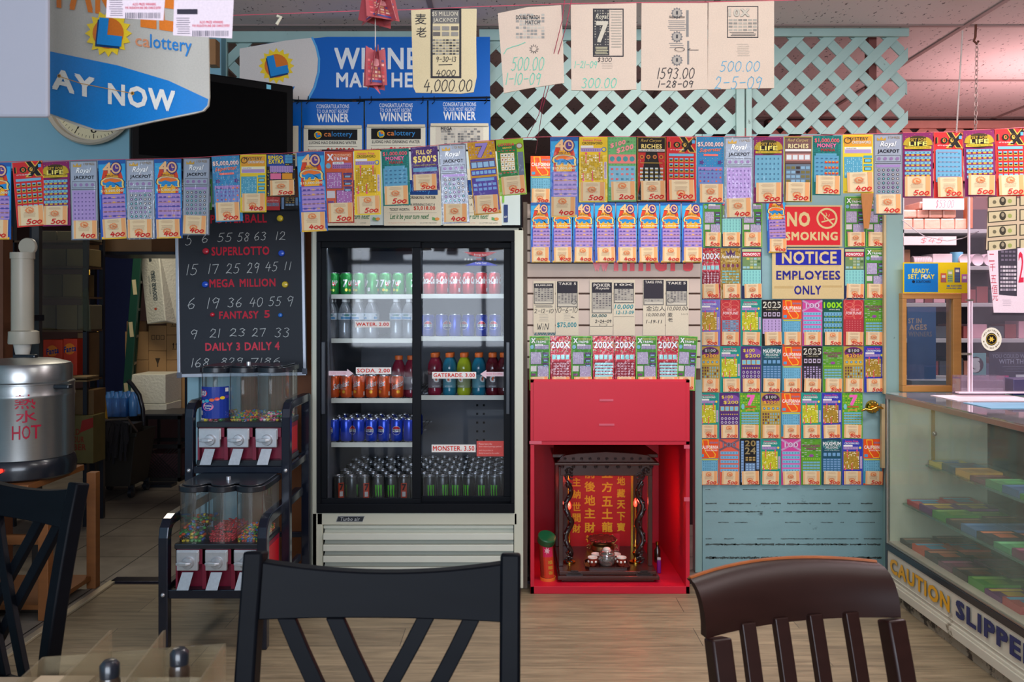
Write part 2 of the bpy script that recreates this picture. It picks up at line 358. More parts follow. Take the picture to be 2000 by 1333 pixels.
# ================================================================ the room
W = 4.15              # plane of the door and lattice wall
CEIL = 2.75
def floor_mat(name, wood):
    m = bpy.data.materials.new(name); m.use_nodes = True; nt = m.node_tree; b = nt.nodes['Principled BSDF']
    tc = nt.nodes.new('ShaderNodeTexCoord'); br = nt.nodes.new('ShaderNodeTexBrick'); nt.links.new(tc.outputs['Object'], br.inputs['Vector'])
    br.inputs['Scale'].default_value = 1
    if wood:
        br.inputs['Brick Width'].default_value = 1.2; br.inputs['Row Height'].default_value = .18; br.offset = .37
        br.inputs['Color1'].default_value = (*lin((154, 137, 109)), 1); br.inputs['Color2'].default_value = (*lin((134, 119, 95)), 1)
        br.inputs['Mortar'].default_value = (*lin((84, 74, 62)), 1); br.inputs['Mortar Size'].default_value = .0015
        mp = nt.nodes.new('ShaderNodeMapping'); mp.inputs['Scale'].default_value = (1.2, 14, 1); nt.links.new(tc.outputs['Object'], mp.inputs[0])
        n = nt.nodes.new('ShaderNodeTexNoise'); n.inputs['Scale'].default_value = 3; n.inputs['Detail'].default_value = 9; n.inputs['Roughness'].default_value = .65; n.inputs['Distortion'].default_value = .6
        nt.links.new(mp.outputs[0], n.inputs['Vector']); lo, hi = .62, 1.38
        b.inputs['Roughness'].default_value = .42
    else:
        br.inputs['Brick Width'].default_value = .4; br.inputs['Row Height'].default_value = .4; br.offset = 0; br.inputs['Mortar Size'].default_value = .004
        br.inputs['Color1'].default_value = (*lin((140, 132, 120)), 1); br.inputs['Color2'].default_value = (*lin((128, 120, 110)), 1); br.inputs['Mortar'].default_value = (*lin((40, 36, 34)), 1)
        n = nt.nodes.new('ShaderNodeTexNoise'); n.inputs['Scale'].default_value = 6; n.inputs['Detail'].default_value = 6; nt.links.new(tc.outputs['Object'], n.inputs['Vector']); lo, hi = .8, 1.2
        b.inputs['Roughness'].default_value = .5
    r = nt.nodes.new('ShaderNodeMapRange'); r.inputs[1].default_value = .3; r.inputs[2].default_value = .7; r.inputs[3].default_value = lo; r.inputs[4].default_value = hi
    nt.links.new(n.outputs['Fac'], r.inputs[0]); mx = nt.nodes.new('ShaderNodeMix'); mx.data_type = 'RGBA'; mx.blend_type = 'MULTIPLY'; mx.inputs[0].default_value = 1
    nt.links.new(br.outputs['Color'], mx.inputs[6]); nt.links.new(r.outputs[0], mx.inputs[7]); nt.links.new(mx.outputs[2], b.inputs['Base Color'])
    bp = nt.nodes.new('ShaderNodeBump'); bp.inputs['Strength'].default_value = .15; bp.inputs['Distance'].default_value = .004; nt.links.new(n.outputs['Fac'], bp.inputs['Height']); nt.links.new(bp.outputs[0], b.inputs['Normal'])
    return m
def ceil_mat():
    m = bpy.data.materials.new('acoustic_tile'); m.use_nodes = True; nt = m.node_tree; b = nt.nodes['Principled BSDF']
    tc = nt.nodes.new('ShaderNodeTexCoord'); v = nt.nodes.new('ShaderNodeTexNoise'); v.inputs['Scale'].default_value = 42; v.inputs['Detail'].default_value = 2
    mp = nt.nodes.new('ShaderNodeMapping'); mp.inputs['Scale'].default_value = (1.6, .8, 1); mp.inputs['Rotation'].default_value = (0, 0, .7)
    nt.links.new(tc.outputs['Object'], mp.inputs[0]); nt.links.new(mp.outputs[0], v.inputs['Vector'])
    r = nt.nodes.new('ShaderNodeMapRange'); r.inputs[1].default_value = .655; r.inputs[2].default_value = .70; nt.links.new(v.outputs['Fac'], r.inputs[0])
    mx = nt.nodes.new('ShaderNodeMix'); mx.data_type = 'RGBA'; mx.inputs[6].default_value = (*lin((226, 208, 206)), 1); mx.inputs[7].default_value = (*lin((110, 96, 96)), 1)
    nt.links.new(r.outputs[0], mx.inputs[0]); nt.links.new(mx.outputs[2], b.inputs['Base Color']); b.inputs['Roughness'].default_value = .9
    return m
struct('floor', MB().box(-1.93, 6, -3, 3.99, -.05, 0), floor_mat('plank_floor', True))
struct('floor', MB().box(-5, -1.945, -3, 8.1, -.05, 0).box(-1.945, 6, 4.03, 8.1, -.05, 0), floor_mat('tile_floor', False))
m_metal = M('brushed_metal', (190, 188, 182), .3, .9, .1, 60)
m_dark = M('dark_metal', (30, 34, 44), .35, .4, .2, 30)
struct('trim_1', MB().box(-1.96, -1.925, -3, 3.99, 0, .012), M('aluminium_edge', (226, 214, 186), .35, .6), bevel=.003)
struct('trim_2', MB().box(-1.95, 1.7, 3.97, 4.04, -.01, .012), M('dark_threshold', (38, 36, 50), .3, .6), bevel=.003)
struct('ceiling', MB().box(-5, 6, -3, 8.1, CEIL, CEIL+.05), ceil_mat())
m_tbar = M('ceiling_grid', (150, 128, 124), .6)
tb = MB()
for y in (.17, 1.15, 2.13, 3.11, 4.09, 5.07, 6.05): tb.box(-5, 6, y-.012, y+.012, CEIL-.006, CEIL+.001)
for x in (-4.34, -3.02, -1.70, -.38, .94, 2.26, 3.58): tb.box(x-.012, x+.012, -3, 8.1, CEIL-.007, CEIL+.001)
struct('trim_3', tb, m_tbar)
m_bluewall = M('pale_blue_wall', (134, 180, 196), .6, var=.05, scale=3, dirt=(84, 120, 140), dscale=9, dthr=.70)
m_teal = M('weathered_teal_paint', (138, 172, 168), .5, var=.10, scale=5, dirt=(70, 92, 88), dscale=7, dthr=.66)
a = P(-560, 0, 4.06); b2 = P(432, 0, 4.06)
struct('wall_left', MB().box(-2.95, b2.x, 4.06, 4.14, 2.03, CEIL), m_bluewall)
struct('wall_left', MB().box(-3.0, -2.9, -3, 4.14, 0, CEIL), m_bluewall)
struct('wall_right', MB().box(5.95, 6, -3, 8.1, 0, CEIL), M('right_wall', (190, 165, 160), .8))
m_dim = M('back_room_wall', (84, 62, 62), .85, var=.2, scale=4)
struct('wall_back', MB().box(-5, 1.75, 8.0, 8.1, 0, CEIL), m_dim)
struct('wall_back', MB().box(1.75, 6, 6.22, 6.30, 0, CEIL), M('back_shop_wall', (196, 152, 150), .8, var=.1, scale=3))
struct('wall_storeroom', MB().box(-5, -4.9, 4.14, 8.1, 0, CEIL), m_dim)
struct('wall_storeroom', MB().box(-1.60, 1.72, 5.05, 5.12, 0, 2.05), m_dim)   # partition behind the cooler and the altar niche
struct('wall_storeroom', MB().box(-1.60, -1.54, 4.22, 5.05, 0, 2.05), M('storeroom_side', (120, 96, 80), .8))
# doorway post between storeroom and cooler, and the wood-brown panel beside the cooler
m_paleblue = M('pale_blue_paint', (150, 190, 204), .45, var=.08, scale=6, dirt=(110, 140, 150), dthr=.7)
mb = MB(); mb.pbox(366, 330, 388, 1112, 4.10, .08); mb.pbox(390, 330, 400, 1112, 4.13, .05); mb.pbox(404, 330, 416, 1112, 4.15, .04); mb.pbox(420, 330, 470, 1112, 4.18, .04)
struct('trim_4', mb, m_paleblue)
struct('wall_panel', MB().pbox(462, 330, 612, 1119, 4.20, .03), M('orange_brown_panel', (146, 80, 34), .5, var=.2, scale=3, stretch=(8, 8, .6)))
struct('trim_5', MB().pbox(-60, 440, 6, 1130, 4.08, .08), M('brown_jamb', (100, 58, 34), .6, var=.2, scale=8))
struct('trim_6', MB().pbox(62, 330, 76, 1115, 4.14, .03), M('grey_conduit', (60, 58, 58), .5))
# lattice wall frame
def clip(poly, axis, v, keep_less):
    out = []
    for i in range(len(poly)):
        p, q = poly[i], poly[(i+1) % len(poly)]; a, b = p[axis]-v, q[axis]-v
        if keep_less: a, b = -a, -b
        if a >= 0: out.append(p)
        if (a >= 0) != (b >= 0): t = a/(a-b); out.append((p[0]+(q[0]-p[0])*t, p[1]+(q[1]-p[1])*t))
    return out
def lattice(mb, x0, x1, z0, z1, y, pitch, w, thick=.009, phase=0.0, over=0):
    for sgn, yy in ((1, y), (-1, y+thick)):
        k = -80
        while k < 80:
            c = k*pitch+phase; k += 1; h = w/math.sqrt(2)
            L = 8
            pts = [(-L, -L+c*1.0-h), (L, L+c-h), (L, L+c+h), (-L, -L+c+h)] if sgn > 0 else [(-L, L+c-h), (L, -L+c-h), (L, -L+c+h), (-L, L+c+h)]
            for ax, v, less in ((0, x0, False), (0, x1+(over if k % 2 else 0), True), (1, z0, False), (1, z1, True)):
                pts = clip(pts, ax, v, less)
                if not pts: break
            if len(pts) >= 3: mb.prism(pts, yy, yy+thick)
    return mb
m_lat = M('teal_lattice_paint', (162, 190, 184), .45, var=.12, scale=9, dirt=(98, 112, 106), dscale=14, dthr=.66)
def latpanel(px0, px1, zt, zb, label, phase, over=0, bars=()):
    a, b = P(px0, 0, W), P(px1, 0, W)
    t = thing('lattice_panel', label, 'lattice', ((a.x+b.x)/2, W, zb), 'lattice panels above the counter wall')
    lattice(MB(), a.x, b.x, zb, zt, W, .160, .046, phase=phase, over=over).build('lattice_strips', m_lat, t)
    f = MB(); f.box(a.x-.01, b.x+.01, W-.022, W-.001, zt-.055, zt)
    for px, w in bars:
        q = P(px, 0, W).x; f.box(q, q+w*W/F, W-.024, W-.001, zb, zt-.055)
    f.build('frame_bar', m_lat, t, bevel=.002); return t
ZT = P(0, 52, W).z
latpanel(940, 1452, ZT-.02, 2.19, 'teal lattice panel over the shrine, behind the hung paper bags', .045, bars=((1436, 16),))
latpanel(1455, 1768, ZT+.0, 2.19, 'teal lattice panel over the notice door, with strips jutting past its end', -.02, .014, bars=((1455, 11),))
latpanel(430, 925, ZT-.03, 2.1, 'teal lattice panel mostly covered by the blue winners banner', .03, bars=((430, 16),))
struct('trim_7', MB().pbox(1452, 250, 1466, 400, W-.02, .03).pbox(1697, 66, 1712, 270, W+.05, .05), M('lattice_post', (120, 66, 60), .6))
# door 1: employees door and its posts
mb = MB(); mb.pbox(1372, 262, 1727, 1117, W, .045)
dr = mb.build('door_1', M('worn_teal_door', (132, 168, 172), .5, var=.10, scale=4, dirt=(46, 56, 58), dscale=5, dthr=.655, bump=.15, bscale=30, stretch=(1, 1, 4)), kind='structure')
mb = MB(); r = random.Random(4)
for y, h, dens in ((957, 2, .5), (984, 3, .8), (1000, 3.4, .9), (1021, 1.6, .4), (1053, 2, .6), (1064, 4.4, .95), (1090, 6, .97)):   # scraped edges of the kick boards
    x = 1378
    while x < 1718:
        l = r.uniform(4, 26)
        if r.random() < dens:
            n = 6; top = [(x+l*i/n, y-h*r.uniform(.1, .5)) for i in range(n+1)]; bot = [(x+l*i/n, y+h*r.uniform(.1, .5)) for i in range(n, -1, -1)]
            mb.prism([(P(a, b, W).x, P(a, b, W).z) for a, b in top+bot if a < 1722], W-.0010, W-.0002)
        x += l*r.uniform(.7, 1.2)
mb.build('scrape_marks', M('scraped_paint', (66, 80, 78), .7, var=.5, scale=40), dr)
struct('trim_8', MB().pbox(1358, 262, 1371, 1119, W-.02, .06), m_teal)
struct('trim_9', MB().pbox(1730, 262, 1764, 1119, W-.03, .09), m_teal)
struct('trim_9', MB().pbox(1727, 420, 1731, 770, W-.035, .02).pbox(1722, 790, 1729, 915, W-.03, .02), M('beige_strip', (190, 172, 130), .6))
struct('wall_right', MB().pbox(1764, 766, 2330, 1119, W, .05), m_teal)
struct('wall_right', MB().pbox(1764, 766, 2330, 776, W-.06, .2), m_teal)
# gold lever handle on the door
m_gold = M('polished_brass', (212, 168, 70), .2, 1, .15, 30)
c = P(1703, 795, W); h = MB(); h.lathe([(.001, -.03), (.022, -.03), (.028, -.012), (.034, -.004), (.034, 0)], (c.x, W, c.z), 24, 'y')
h.tube([(c.x, W-.045, c.z), (c.x-.03, W-.05, c.z-.012), (c.x-.055, W-.05, c.z-.006), (c.x-.075, W-.05, c.z-.014)], [.010, .008, .007, .005], 10)
h.tube([(c.x, W-.045, c.z), (c.x+.02, W-.046, c.z+.004), (c.x+.036, W-.046, c.z-.004)], [.010, .007, .004], 10); h.cyl((c.x, W-.01, c.z), (c.x, W-.05, c.z), .011)
for k in range(10): t_ = k*.63; h.ball((c.x+.024*math.cos(t_), W-.02, c.z+.024*math.sin(t_)), .006, 8)
h.build('door_handle', m_gold, dr, smooth=40)

# ================================================================ scratch ticket designs (unit square, v down, drawn for cards about 2.4 times as tall as wide)
A_ = 1/2.4
WHT = (238, 234, 228); LIL = (178, 150, 200); CYN = (110, 180, 205)
DES = {}
def des(f): DES[f.__name__[2:]] = f; return f
def bear(c, y, s, out=(250, 215, 120)):
    # standing bear outline walking sideways
    pts = [(.02,.55),(.05,.30),(.20,.10),(.45,.05),(.70,.12),(.90,.22),(.98,.45),(.96,.75),(.99,.97),(.84,.97),(.80,.75),(.66,.78),(.62,.97),(.46,.97),(.48,.78),(.36,.75),(.30,.97),(.16,.97),(.18,.75),(.06,.72)]
    def q(k, col, l):
        n = len(pts); P_ = [(.5+(a-.5)*.86*k, y+(b-.5)*s*k) for a, b in pts]; cx, cy = .5, y-.05*s
        c.face([(cx, cy)]+P_, col, l, [(0, 1+i, 1+(i+1) % n) for i in range(n)])
    q(1.10, (40, 40, 90), 3); q(1.02, out, 4); q(.86, (40, 140, 205), 5)
    c.poly([(.14, y-.12*s), (.3, y-.32*s), (.5, y-.36*s), (.8, y-.22*s), (.84, y-.08*s), (.6, y+.02*s), (.4, y-.12*s), (.25, y+.02*s)], (240, 120, 40), 6)
@des
def d_bear40(c):
    c.sheet(0, 0, 1, 1, (40, 96, 170)); c.rect(.02, .05, .98, .62, (60, 170, 225), 1); c.poly([(.05, 1), (.05, .2), (.12, .1), (.3, .04), (.7, .04), (.88, .1), (.95, .2), (.95, 1)][::-1], (60, 175, 230), 2)
    c.poly([(.12, .55), (.12, .22), (.2, .12), (.35, .07), (.65, .07), (.8, .12), (.88, .22), (.88, .55)][::-1], (222, 70, 40), 2.4)
    c.poly([(.22, .52), (.24, .25), (.35, .15), (.65, .15), (.76, .25), (.78, .52)][::-1], (248, 178, 40), 2.7)
    c.TO('4', .18, .03, .5, .17, (246, 196, 140), (70, 50, 120), 6, .05, .05); c.disc(.66, .105, .21, (70, 50, 120), 6.1, .21*A_*.95, 20); c.disc(.66, .105, .175, (240, 190, 140), 7.2, .175*A_*.95, 20); c.disc(.66, .105, .12, (90, 60, 140), 7.5, .12*A_, 16); c.line([(.66, .075), (.66, .105), (.74, .105)], .03, (246, 196, 140), 8, A_)
    c.T('YEARS OF PLAY!', .26, .185, .76, .21, (90, 40, 60), 5)
    bear(c, .285, .15); c.TO('$15,000,000!', .08, .375, .92, .41, (250, 236, 190), (70, 40, 120), 5, .04)
    c.rect(.05, .43, .95, .98, (58, 90, 190), 3.2); c.rect(.12, .44, .95, .74, (172, 140, 200), 3.5)
    c.grid(.14, .45, .94, .74, 5, 5, (92, 70, 150), 4.2, .62, .38, cols=[(110, 86, 160), (100, 74, 150), (230, 176, 110), (120, 96, 170)])
    for k in range(5): c.rect(.12, .485+k*.055, .95, .492+k*.055, (200, 140, 70) if k % 2 else (60, 70, 160), 5)
    c.rect(.05, .97, .95, 1, (240, 190, 50), 4)
@des
def d_royal(c):
    c.sheet(0, 0, 1, 1, (176, 182, 192)); c.frame(0, 0, 1, 1, .035, (104, 106, 116), 1, .035*A_); c.rect(.05, .02, .95, .36, (164, 172, 186), 1)
    c.poly([(.12, .08), (.12, .04), (.2, .065), (.27, .03), (.33, .065), (.42, .04), (.42, .08)][::-1], (206, 160, 60), 3); c.T('3 TOP PRIZES', .5, .03, .9, .06, (150, 120, 50), 3, .01)
    c.TO('Royal', .22, .09, .78, .175, (250, 250, 250), (20, 22, 30), 3, .045, .05, shear=.35); c.T('JACKPOT', .14, .19, .88, .245, (30, 26, 36), 3, .06)
    c.frame(.07, .262, .93, .345, .012, (90, 90, 100), 2, .006); c.grid(.08, .27, .92, .34, 4, 1, (150, 120, 165), 3, .6, .6, disc=True)
    c.rect(.05, .36, .95, .367, (90, 92, 100), 2); c.rect(.07, .37, .93, .76, (150, 156, 168), 2); c.rect(.09, .38, .9, .41, (170, 140, 196), 3)
    c.grid(.10, .42, .9, .74, 5, 6, (60, 52, 66), 3, .62, .66, disc=True); c.grid(.10, .42, .9, .74, 5, 6, (190, 170, 200), 4, .34, .4, cols=[(190, 160, 205), (210, 200, 190), (170, 140, 196), (120, 190, 190)], disc=True)
@des
def d_royal_lilac(c):
    d_royal(c); c.rect(.08, .375, .92, .76, (174, 144, 198), 5); c.grid(.10, .39, .9, .75, 6, 7, (120, 96, 150), 5.5, .4, .35, seed=5)
@des
def d_hundredx(c):
    R_ = (206, 40, 44); c.sheet(0, 0, 1, 1, R_); c.frame(0, 0, 1, 1, .03, (230, 60, 50), 1, .012)
    c.poly([(.42, 0), (.66, 0), (1, .24), (.76, .24)][::-1], (222, 176, 70), 2); c.poly([(.9, 0), (1, .02), (.6, .24), (.4, .24)][::-1], (222, 176, 70), 2.3)
    c.poly([(.46, 0), (.62, 0), (.95, .23), (.79, .23)][::-1], (22, 18, 18), 2.6); c.poly([(.93, 0), (1, .04), (.64, .23), (.49, .23)][::-1], (22, 18, 18), 2.9)
    c.TO('100', .05, .075, .74, .17, (24, 20, 20), (226, 180, 74), 4, .02, .05); c.T('UP TO $5,000,000!', .12, .19, .6, .212, WHT, 4, .02); c.rect(.86, .05, .96, .1, (90, 170, 220), 5)
    c.rect(.08, .26, .92, .3, (120, 178, 205), 3); c.grid(.06, .32, .94, .74, 5, 5, (196, 164, 70), 3, .74, .62); c.grid(.06, .32, .94, .74, 5, 5, (40, 30, 24), 4, .5, .26); c.grid(.06, .30, .94, .72, 5, 5, (120, 178, 205), 4.5, .7, .26, seed=8)
@des
def d_hundredx_covered(c):
    d_hundredx(c); c.rect(.05, .27, .95, .76, (104, 166, 196), 6); c.grid(.08, .29, .93, .75, 6, 7, (70, 120, 150), 7, .3, .3); c.lines(.1, .30, .9, .75, 6, (196, 60, 50), 6.6, .06)
@des
def d_life(c):
    c.sheet(0, 0, 1, 1, (132, 34, 94)); c.grid(.05, .01, .95, .24, 9, 8, (200, 60, 60), 1, .3, .2, cols=[(210, 90, 60), (160, 50, 90), (220, 160, 60)], skip=.4)
    c.disc(.5, .155, .44, (70, 54, 20), 2, .44*A_*.62); c.disc(.5, .165, .42, (34, 24, 20), 2.5, .36*A_*.62)
    for k in range(9):
        t = math.radians(150-k*7.5); 
        for sx in (-1, 1): c.line([(.5+sx*.28, .2), (.5+sx*(.30+.17*math.cos(math.radians(k*12))), .2-.13*math.sin(math.radians(10+k*9)))], .035, (190, 160, 40), 3+.1*k, A_)
    c.TO('SET FOR', .25, .085, .77, .13, (214, 176, 60), (60, 44, 20), 5); c.TO('LIFE', .2, .135, .8, .2, (244, 226, 110), (30, 22, 20), 5, .06, .05)
    c.rect(.06, .21, .94, .245, (222, 190, 50), 5); c.T('WIN $10,000 A WEEK FOR 25 YEARS!', .1, .218, .9, .237, (80, 40, 20), 6, .01)
    c.rect(.06, .275, .94, .75, (122, 40, 92), 3)
    for k in range(6): c.rect(.07, .285+k*.08, .93, .325+k*.08, (120, 178, 202), 4); c.grid(.08, .325+k*.08, .92, .355+k*.08, 5, 1, (204, 168, 60), 4, .6, .8)
    for k in range(6): c.grid(.1, .29+k*.08, .9, .32+k*.08, 6, 1, (70, 110, 140), 5, .3, .6)
@des
def d_life_blue(c):
    d_life(c); c.rect(.04, .275, .94, .76, (112, 172, 196), 6); c.grid(.08, .29, .9, .75, 6, 6, (74, 120, 148), 7, .35, .35)
@des
def d_superstar(c):
    c.sheet(0, 0, 1, 1, (54, 136, 186)); c.grid(.02, .01, .98, .74, 11, 20, 0, 1, .26, .22, cols=[(240, 90, 110), (250, 210, 60), (150, 90, 200), (90, 210, 220), (240, 120, 70)], skip=.35, disc=True)
    c.TO('$5,000,000', .03, .075, .97, .15, (246, 226, 214), (224, 74, 70), 3, .03, .05); c.TO('Superstar', .1, .16, .9, .235, (250, 130, 90), (150, 40, 60), 3, .03, .04, shear=.3, slope=-.03)
    c.rect(.25, .255, .78, .285, (240, 120, 110), 3); c.star(.18, .38, .11, .05, 5, (90, 60, 130), 4, A_); c.star(.84, .38, .11, .05, 5, (90, 60, 130), 4, A_)
    c.rect(.05, .45, .95, .5, (162, 130, 190), 3); c.rect(.05, .51, .95, .76, (110, 136, 190), 3); c.grid(.06, .46, .94, .75, 6, 5, 0, 4, .5, .5, cols=[(232, 104, 60), (104, 80, 150), (150, 120, 190), (120, 96, 160)], disc=True)
@des
def d_mystery(c):
    c.sheet(0, 0, 1, 1, (232, 202, 48)); c.rect(.04, .03, .96, .2, (228, 158, 50), 1); c.TO('MYSTERY', .16, .045, .84, .1, (70, 40, 20), (246, 220, 150), 2, .03); c.TO('CROSSWORD', .3, .11, .92, .155, WHT, (90, 60, 30), 2, .03); c.ring(.16, .1, .13, .1, (70, 50, 40), 3, A_)
    c.rect(.05, .21, .95, .32, (236, 230, 200), 1); c.rect(.07, .255, .93, .315, (176, 148, 198), 2); c.rect(.07, .22, .5, .25, WHT, 2); c.T('YOUR LETTERS', .1, .226, .44, .244, (50, 40, 60), 3, .01)
    c.rect(.04, .38, .64, .74, (84, 160, 186), 2); c.grid(.05, .39, .63, .73, 9, 12, (160, 210, 220), 3, .5, .5, skip=.6)
    for y in (.36, .5, .64): c.rect(.68, y, .96, y+.04, (70, 160, 180), 2); c.frame(.7, y+.055, .94, y+.115, .02, (40, 40, 60), 2, .008); c.rect(.72, y+.063, .92, y+.107, (110, 190, 210), 2)
    c.rect(.04, .97, .96, .985, (170, 120, 30), 1)
@des
def d_bingo(c):
    c.sheet(0, 0, 1, 1, (26, 24, 34)); c.grid(0, 0, 1, 1, 14, 26, 0, 1, .5, .4, cols=[(240, 214, 40), (50, 90, 180), (30, 30, 40)], skip=.35); c.rect(0, .02, .64, .3, (34, 70, 150), 2)
    c.TO('BINGO', .04, .04, .56, .12, (246, 222, 40), (30, 26, 40), 3, .05); c.TO('EXTRA', .06, .13, .6, .23, (246, 222, 40), (30, 26, 40), 3, .05, shear=.1); c.rect(.64, .02, .9, .22, (90, 170, 214), 3); c.grid(.65, .03, .89, .21, 5, 5, (30, 80, 130), 4, .6, .6)
    c.rect(.1, .28, .92, .44, (172, 142, 196), 3); c.grid(.11, .29, .91, .43, 9, 4, (120, 96, 150), 4, .4, .4); c.rect(.12, .46, .5, .6, (224, 110, 150), 3); c.rect(.54, .46, .9, .6, (226, 150, 40), 3); c.rect(.1, .62, .9, .97, (40, 36, 50), 2)
def xtreme(c, bg, edge, sq, g1):
    c.sheet(0, 0, 1, 1, bg); c.frame(0, 0, 1, 1, .03, edge, 1, .012); c.T('CROSSWORD', .3, .035, .93, .075, g1, 3, .03); c.T('X', .08, .035, .3, .13, (235, 235, 240), 4, .06); c.T('TREME', .31, .085, .82, .125, (232, 232, 238), 3, .05)
    c.disc(.12, .2, .09, (120, 170, 200), 3, .09*A_); c.rect(.26, .16, .94, .24, sq, 3); c.rect(.28, .145, .66, .18, (236, 236, 236), 4); c.T('YOUR LETTERS', .31, .152, .62, .173, (60, 50, 70), 5, .01); c.grid(.27, .185, .93, .235, 9, 2, (90, 80, 110), 4, .5, .5)
    c.rect(.05, .29, .6, .52, (50, 60, 50), 2.5); c.rect(.06, .295, .58, .515, sq, 3); c.grid(.07, .3, .57, .51, 9, 10, (226, 224, 236), 4, .5, .4, skip=.6)
    for y in (.3, .4, .49): c.rect(.64, y, .95, y+.03, (90, 60, 110), 3); c.rect(.66, y+.035, .93, y+.07, (60, 56, 76), 3); c.rect(.70, y+.04, .89, y+.065, (130, 170, 200), 4)
    c.rect(.06, .55, .34, .65, (206, 200, 200), 3); c.rect(.38, .54, .95, .77, (50, 60, 50), 2.5); c.rect(.4, .545, .94, .765, sq, 3); c.grid(.41, .55, .93, .76, 9, 10, (226, 224, 236), 4, .5, .4, skip=.6, seed=9); c.rect(.08, .69, .3, .73, (120, 70, 120), 3)
@des
def d_xtreme_orange(c): xtreme(c, (206, 88, 52), (170, 50, 40), (170, 108, 168), (236, 190, 150))
@des
def d_xtreme_green(c): xtreme(c, (70, 140, 52), (130, 200, 80), (166, 156, 186), (206, 186, 110))
def instant(c, bg, gr, tcol, tc2=(232, 80, 140)):
    c.sheet(0, 0, 1, 1, bg); c.frame(0, 0, 1, 1, .03, tuple(min(255, int(v*1.15)) for v in bg), 1, .012)
    c.T('Instant Prize', .14, .03, .78, .065, tc2, 3, .03); c.T('CROSSWORD', .1, .075, .82, .115, tcol, 3, .035); c.rect(.05, .13, .5, .165, WHT, 3); c.rect(.05, .17, .78, .225, LIL, 2); c.grid(.06, .175, .77, .22, 9, 2, (110, 90, 140), 3, .5, .5)
    c.disc(.87, .19, .09, (60, 110, 180), 3, .09*A_); c.disc(.87, .19, .06, (240, 210, 60), 4, .06*A_)
    c.rect(.05, .27, .84, .66, gr, 2); dk = tuple(int(v*.82) for v in gr); c.grid(.06, .275, .83, .655, 11, 15, dk, 3, .72, .6, cols=[dk, dk, dk, (240, 234, 200)], skip=.25)
    c.rect(.88, .38, .97, .64, (220, 190, 210), 2); c.grid(.885, .39, .965, .63, 1, 12, (110, 90, 130), 3, .7, .4)
    for x, y0, y1 in ((.22, .25, .4), (.7, .25, .38), (.12, .55, .66), (.45, .52, .66)): c.rect(x, y0, x+.035, y1, (226, 80, 90), 4); c.star(x+.02, y0 if y0 < .3 else y1, .05, .03, 5, (240, 70, 130), 5, A_)
@des
def d_instant_yellow(c): instant(c, (240, 196, 40), (214, 172, 30), (60, 50, 30), (226, 70, 110))
@des
def d_instant_teal(c): instant(c, (30, 146, 130), (206, 204, 44), (234, 240, 232))
@des
def d_instant_blue(c): instant(c, (52, 60, 168), (178, 142, 48), (234, 240, 244))
@des
def d_mania(c):
    c.sheet(0, 0, 1, 1, (20, 118, 110)); c.grid(.02, .01, .98, .4, 12, 12, 0, 1, .8, .3, cols=[(14, 90, 90), (40, 150, 130), (16, 100, 96)], skip=.2)
    c.TO('$1,000,000', .05, .05, .93, .125, (240, 100, 110), (60, 20, 50), 3, .03); c.TO('MONEY', .15, .135, .82, .2, (246, 110, 160), (70, 20, 70), 3, .05); c.TO('MANIA', .28, .215, .78, .265, (170, 50, 44), (20, 50, 50), 3, .05)
    c.rect(.1, .3, .84, .34, (90, 160, 186), 3); c.rect(.05, .34, .92, .78, (92, 158, 188), 2); c.grid(.07, .35, .9, .77, 5, 6, (56, 108, 140), 4, .5, .28)
@des
def d_mania_open(c):
    d_mania(c); c.grid(.4, .40, .92, .68, 4, 3, (214, 60, 40), 5, .76, .4); c.grid(.42, .39, .9, .67, 4, 3, (226, 176, 60), 6, .5, .14)
@des
def d_full500(c):
    c.sheet(0, 0, 1, 1, (74, 38, 110)); c.TO('FULL OF', .2, .07, .78, .17, (250, 214, 130), (110, 60, 40), 3, .05); c.TO("$500'S", .08, .2, .94, .37, (252, 224, 120), (170, 100, 50), 3, .06); c.T('LOADED WITH $500 WINNERS', .1, .4, .9, .435, (200, 180, 60), 3, .02); c.rect(.06, .47, .94, .56, (100, 156, 190), 2); c.rect(.06, .6, .94, .9, (110, 84, 150), 2)
@des
def d_seven_gold(c):
    c.sheet(0, 0, 1, 1, (200, 146, 36)); c.grid(.02, .01, .98, .26, 9, 7, 0, 1, .5, .5, cols=[(230, 186, 60), (180, 120, 30), (150, 130, 190)], skip=.3, disc=True)
    c.TO('7', .28, .02, .74, .22, (150, 130, 200), (60, 40, 110), 3, .05); c.disc(.82, .17, .05, (110, 90, 170), 4, .05*A_); c.rect(.05, .235, .95, .265, (90, 60, 130), 3); c.grid(.06, .275, .94, .355, 4, 1, (150, 190, 220), 3, .84, .9)
    c.rect(.04, .27, .96, .36, (70, 50, 120), 2); c.rect(.04, .385, .96, .46, (74, 60, 160), 2); c.grid(.06, .39, .94, .455, 6, 1, (130, 180, 220), 3, .8, .7); c.rect(.04, .49, .96, .95, (80, 62, 150), 2); c.rect(.18, .5, .86, .54, (120, 170, 215), 3); c.grid(.06, .56, .94, .68, 5, 2, (120, 160, 215), 3, .72, .6)
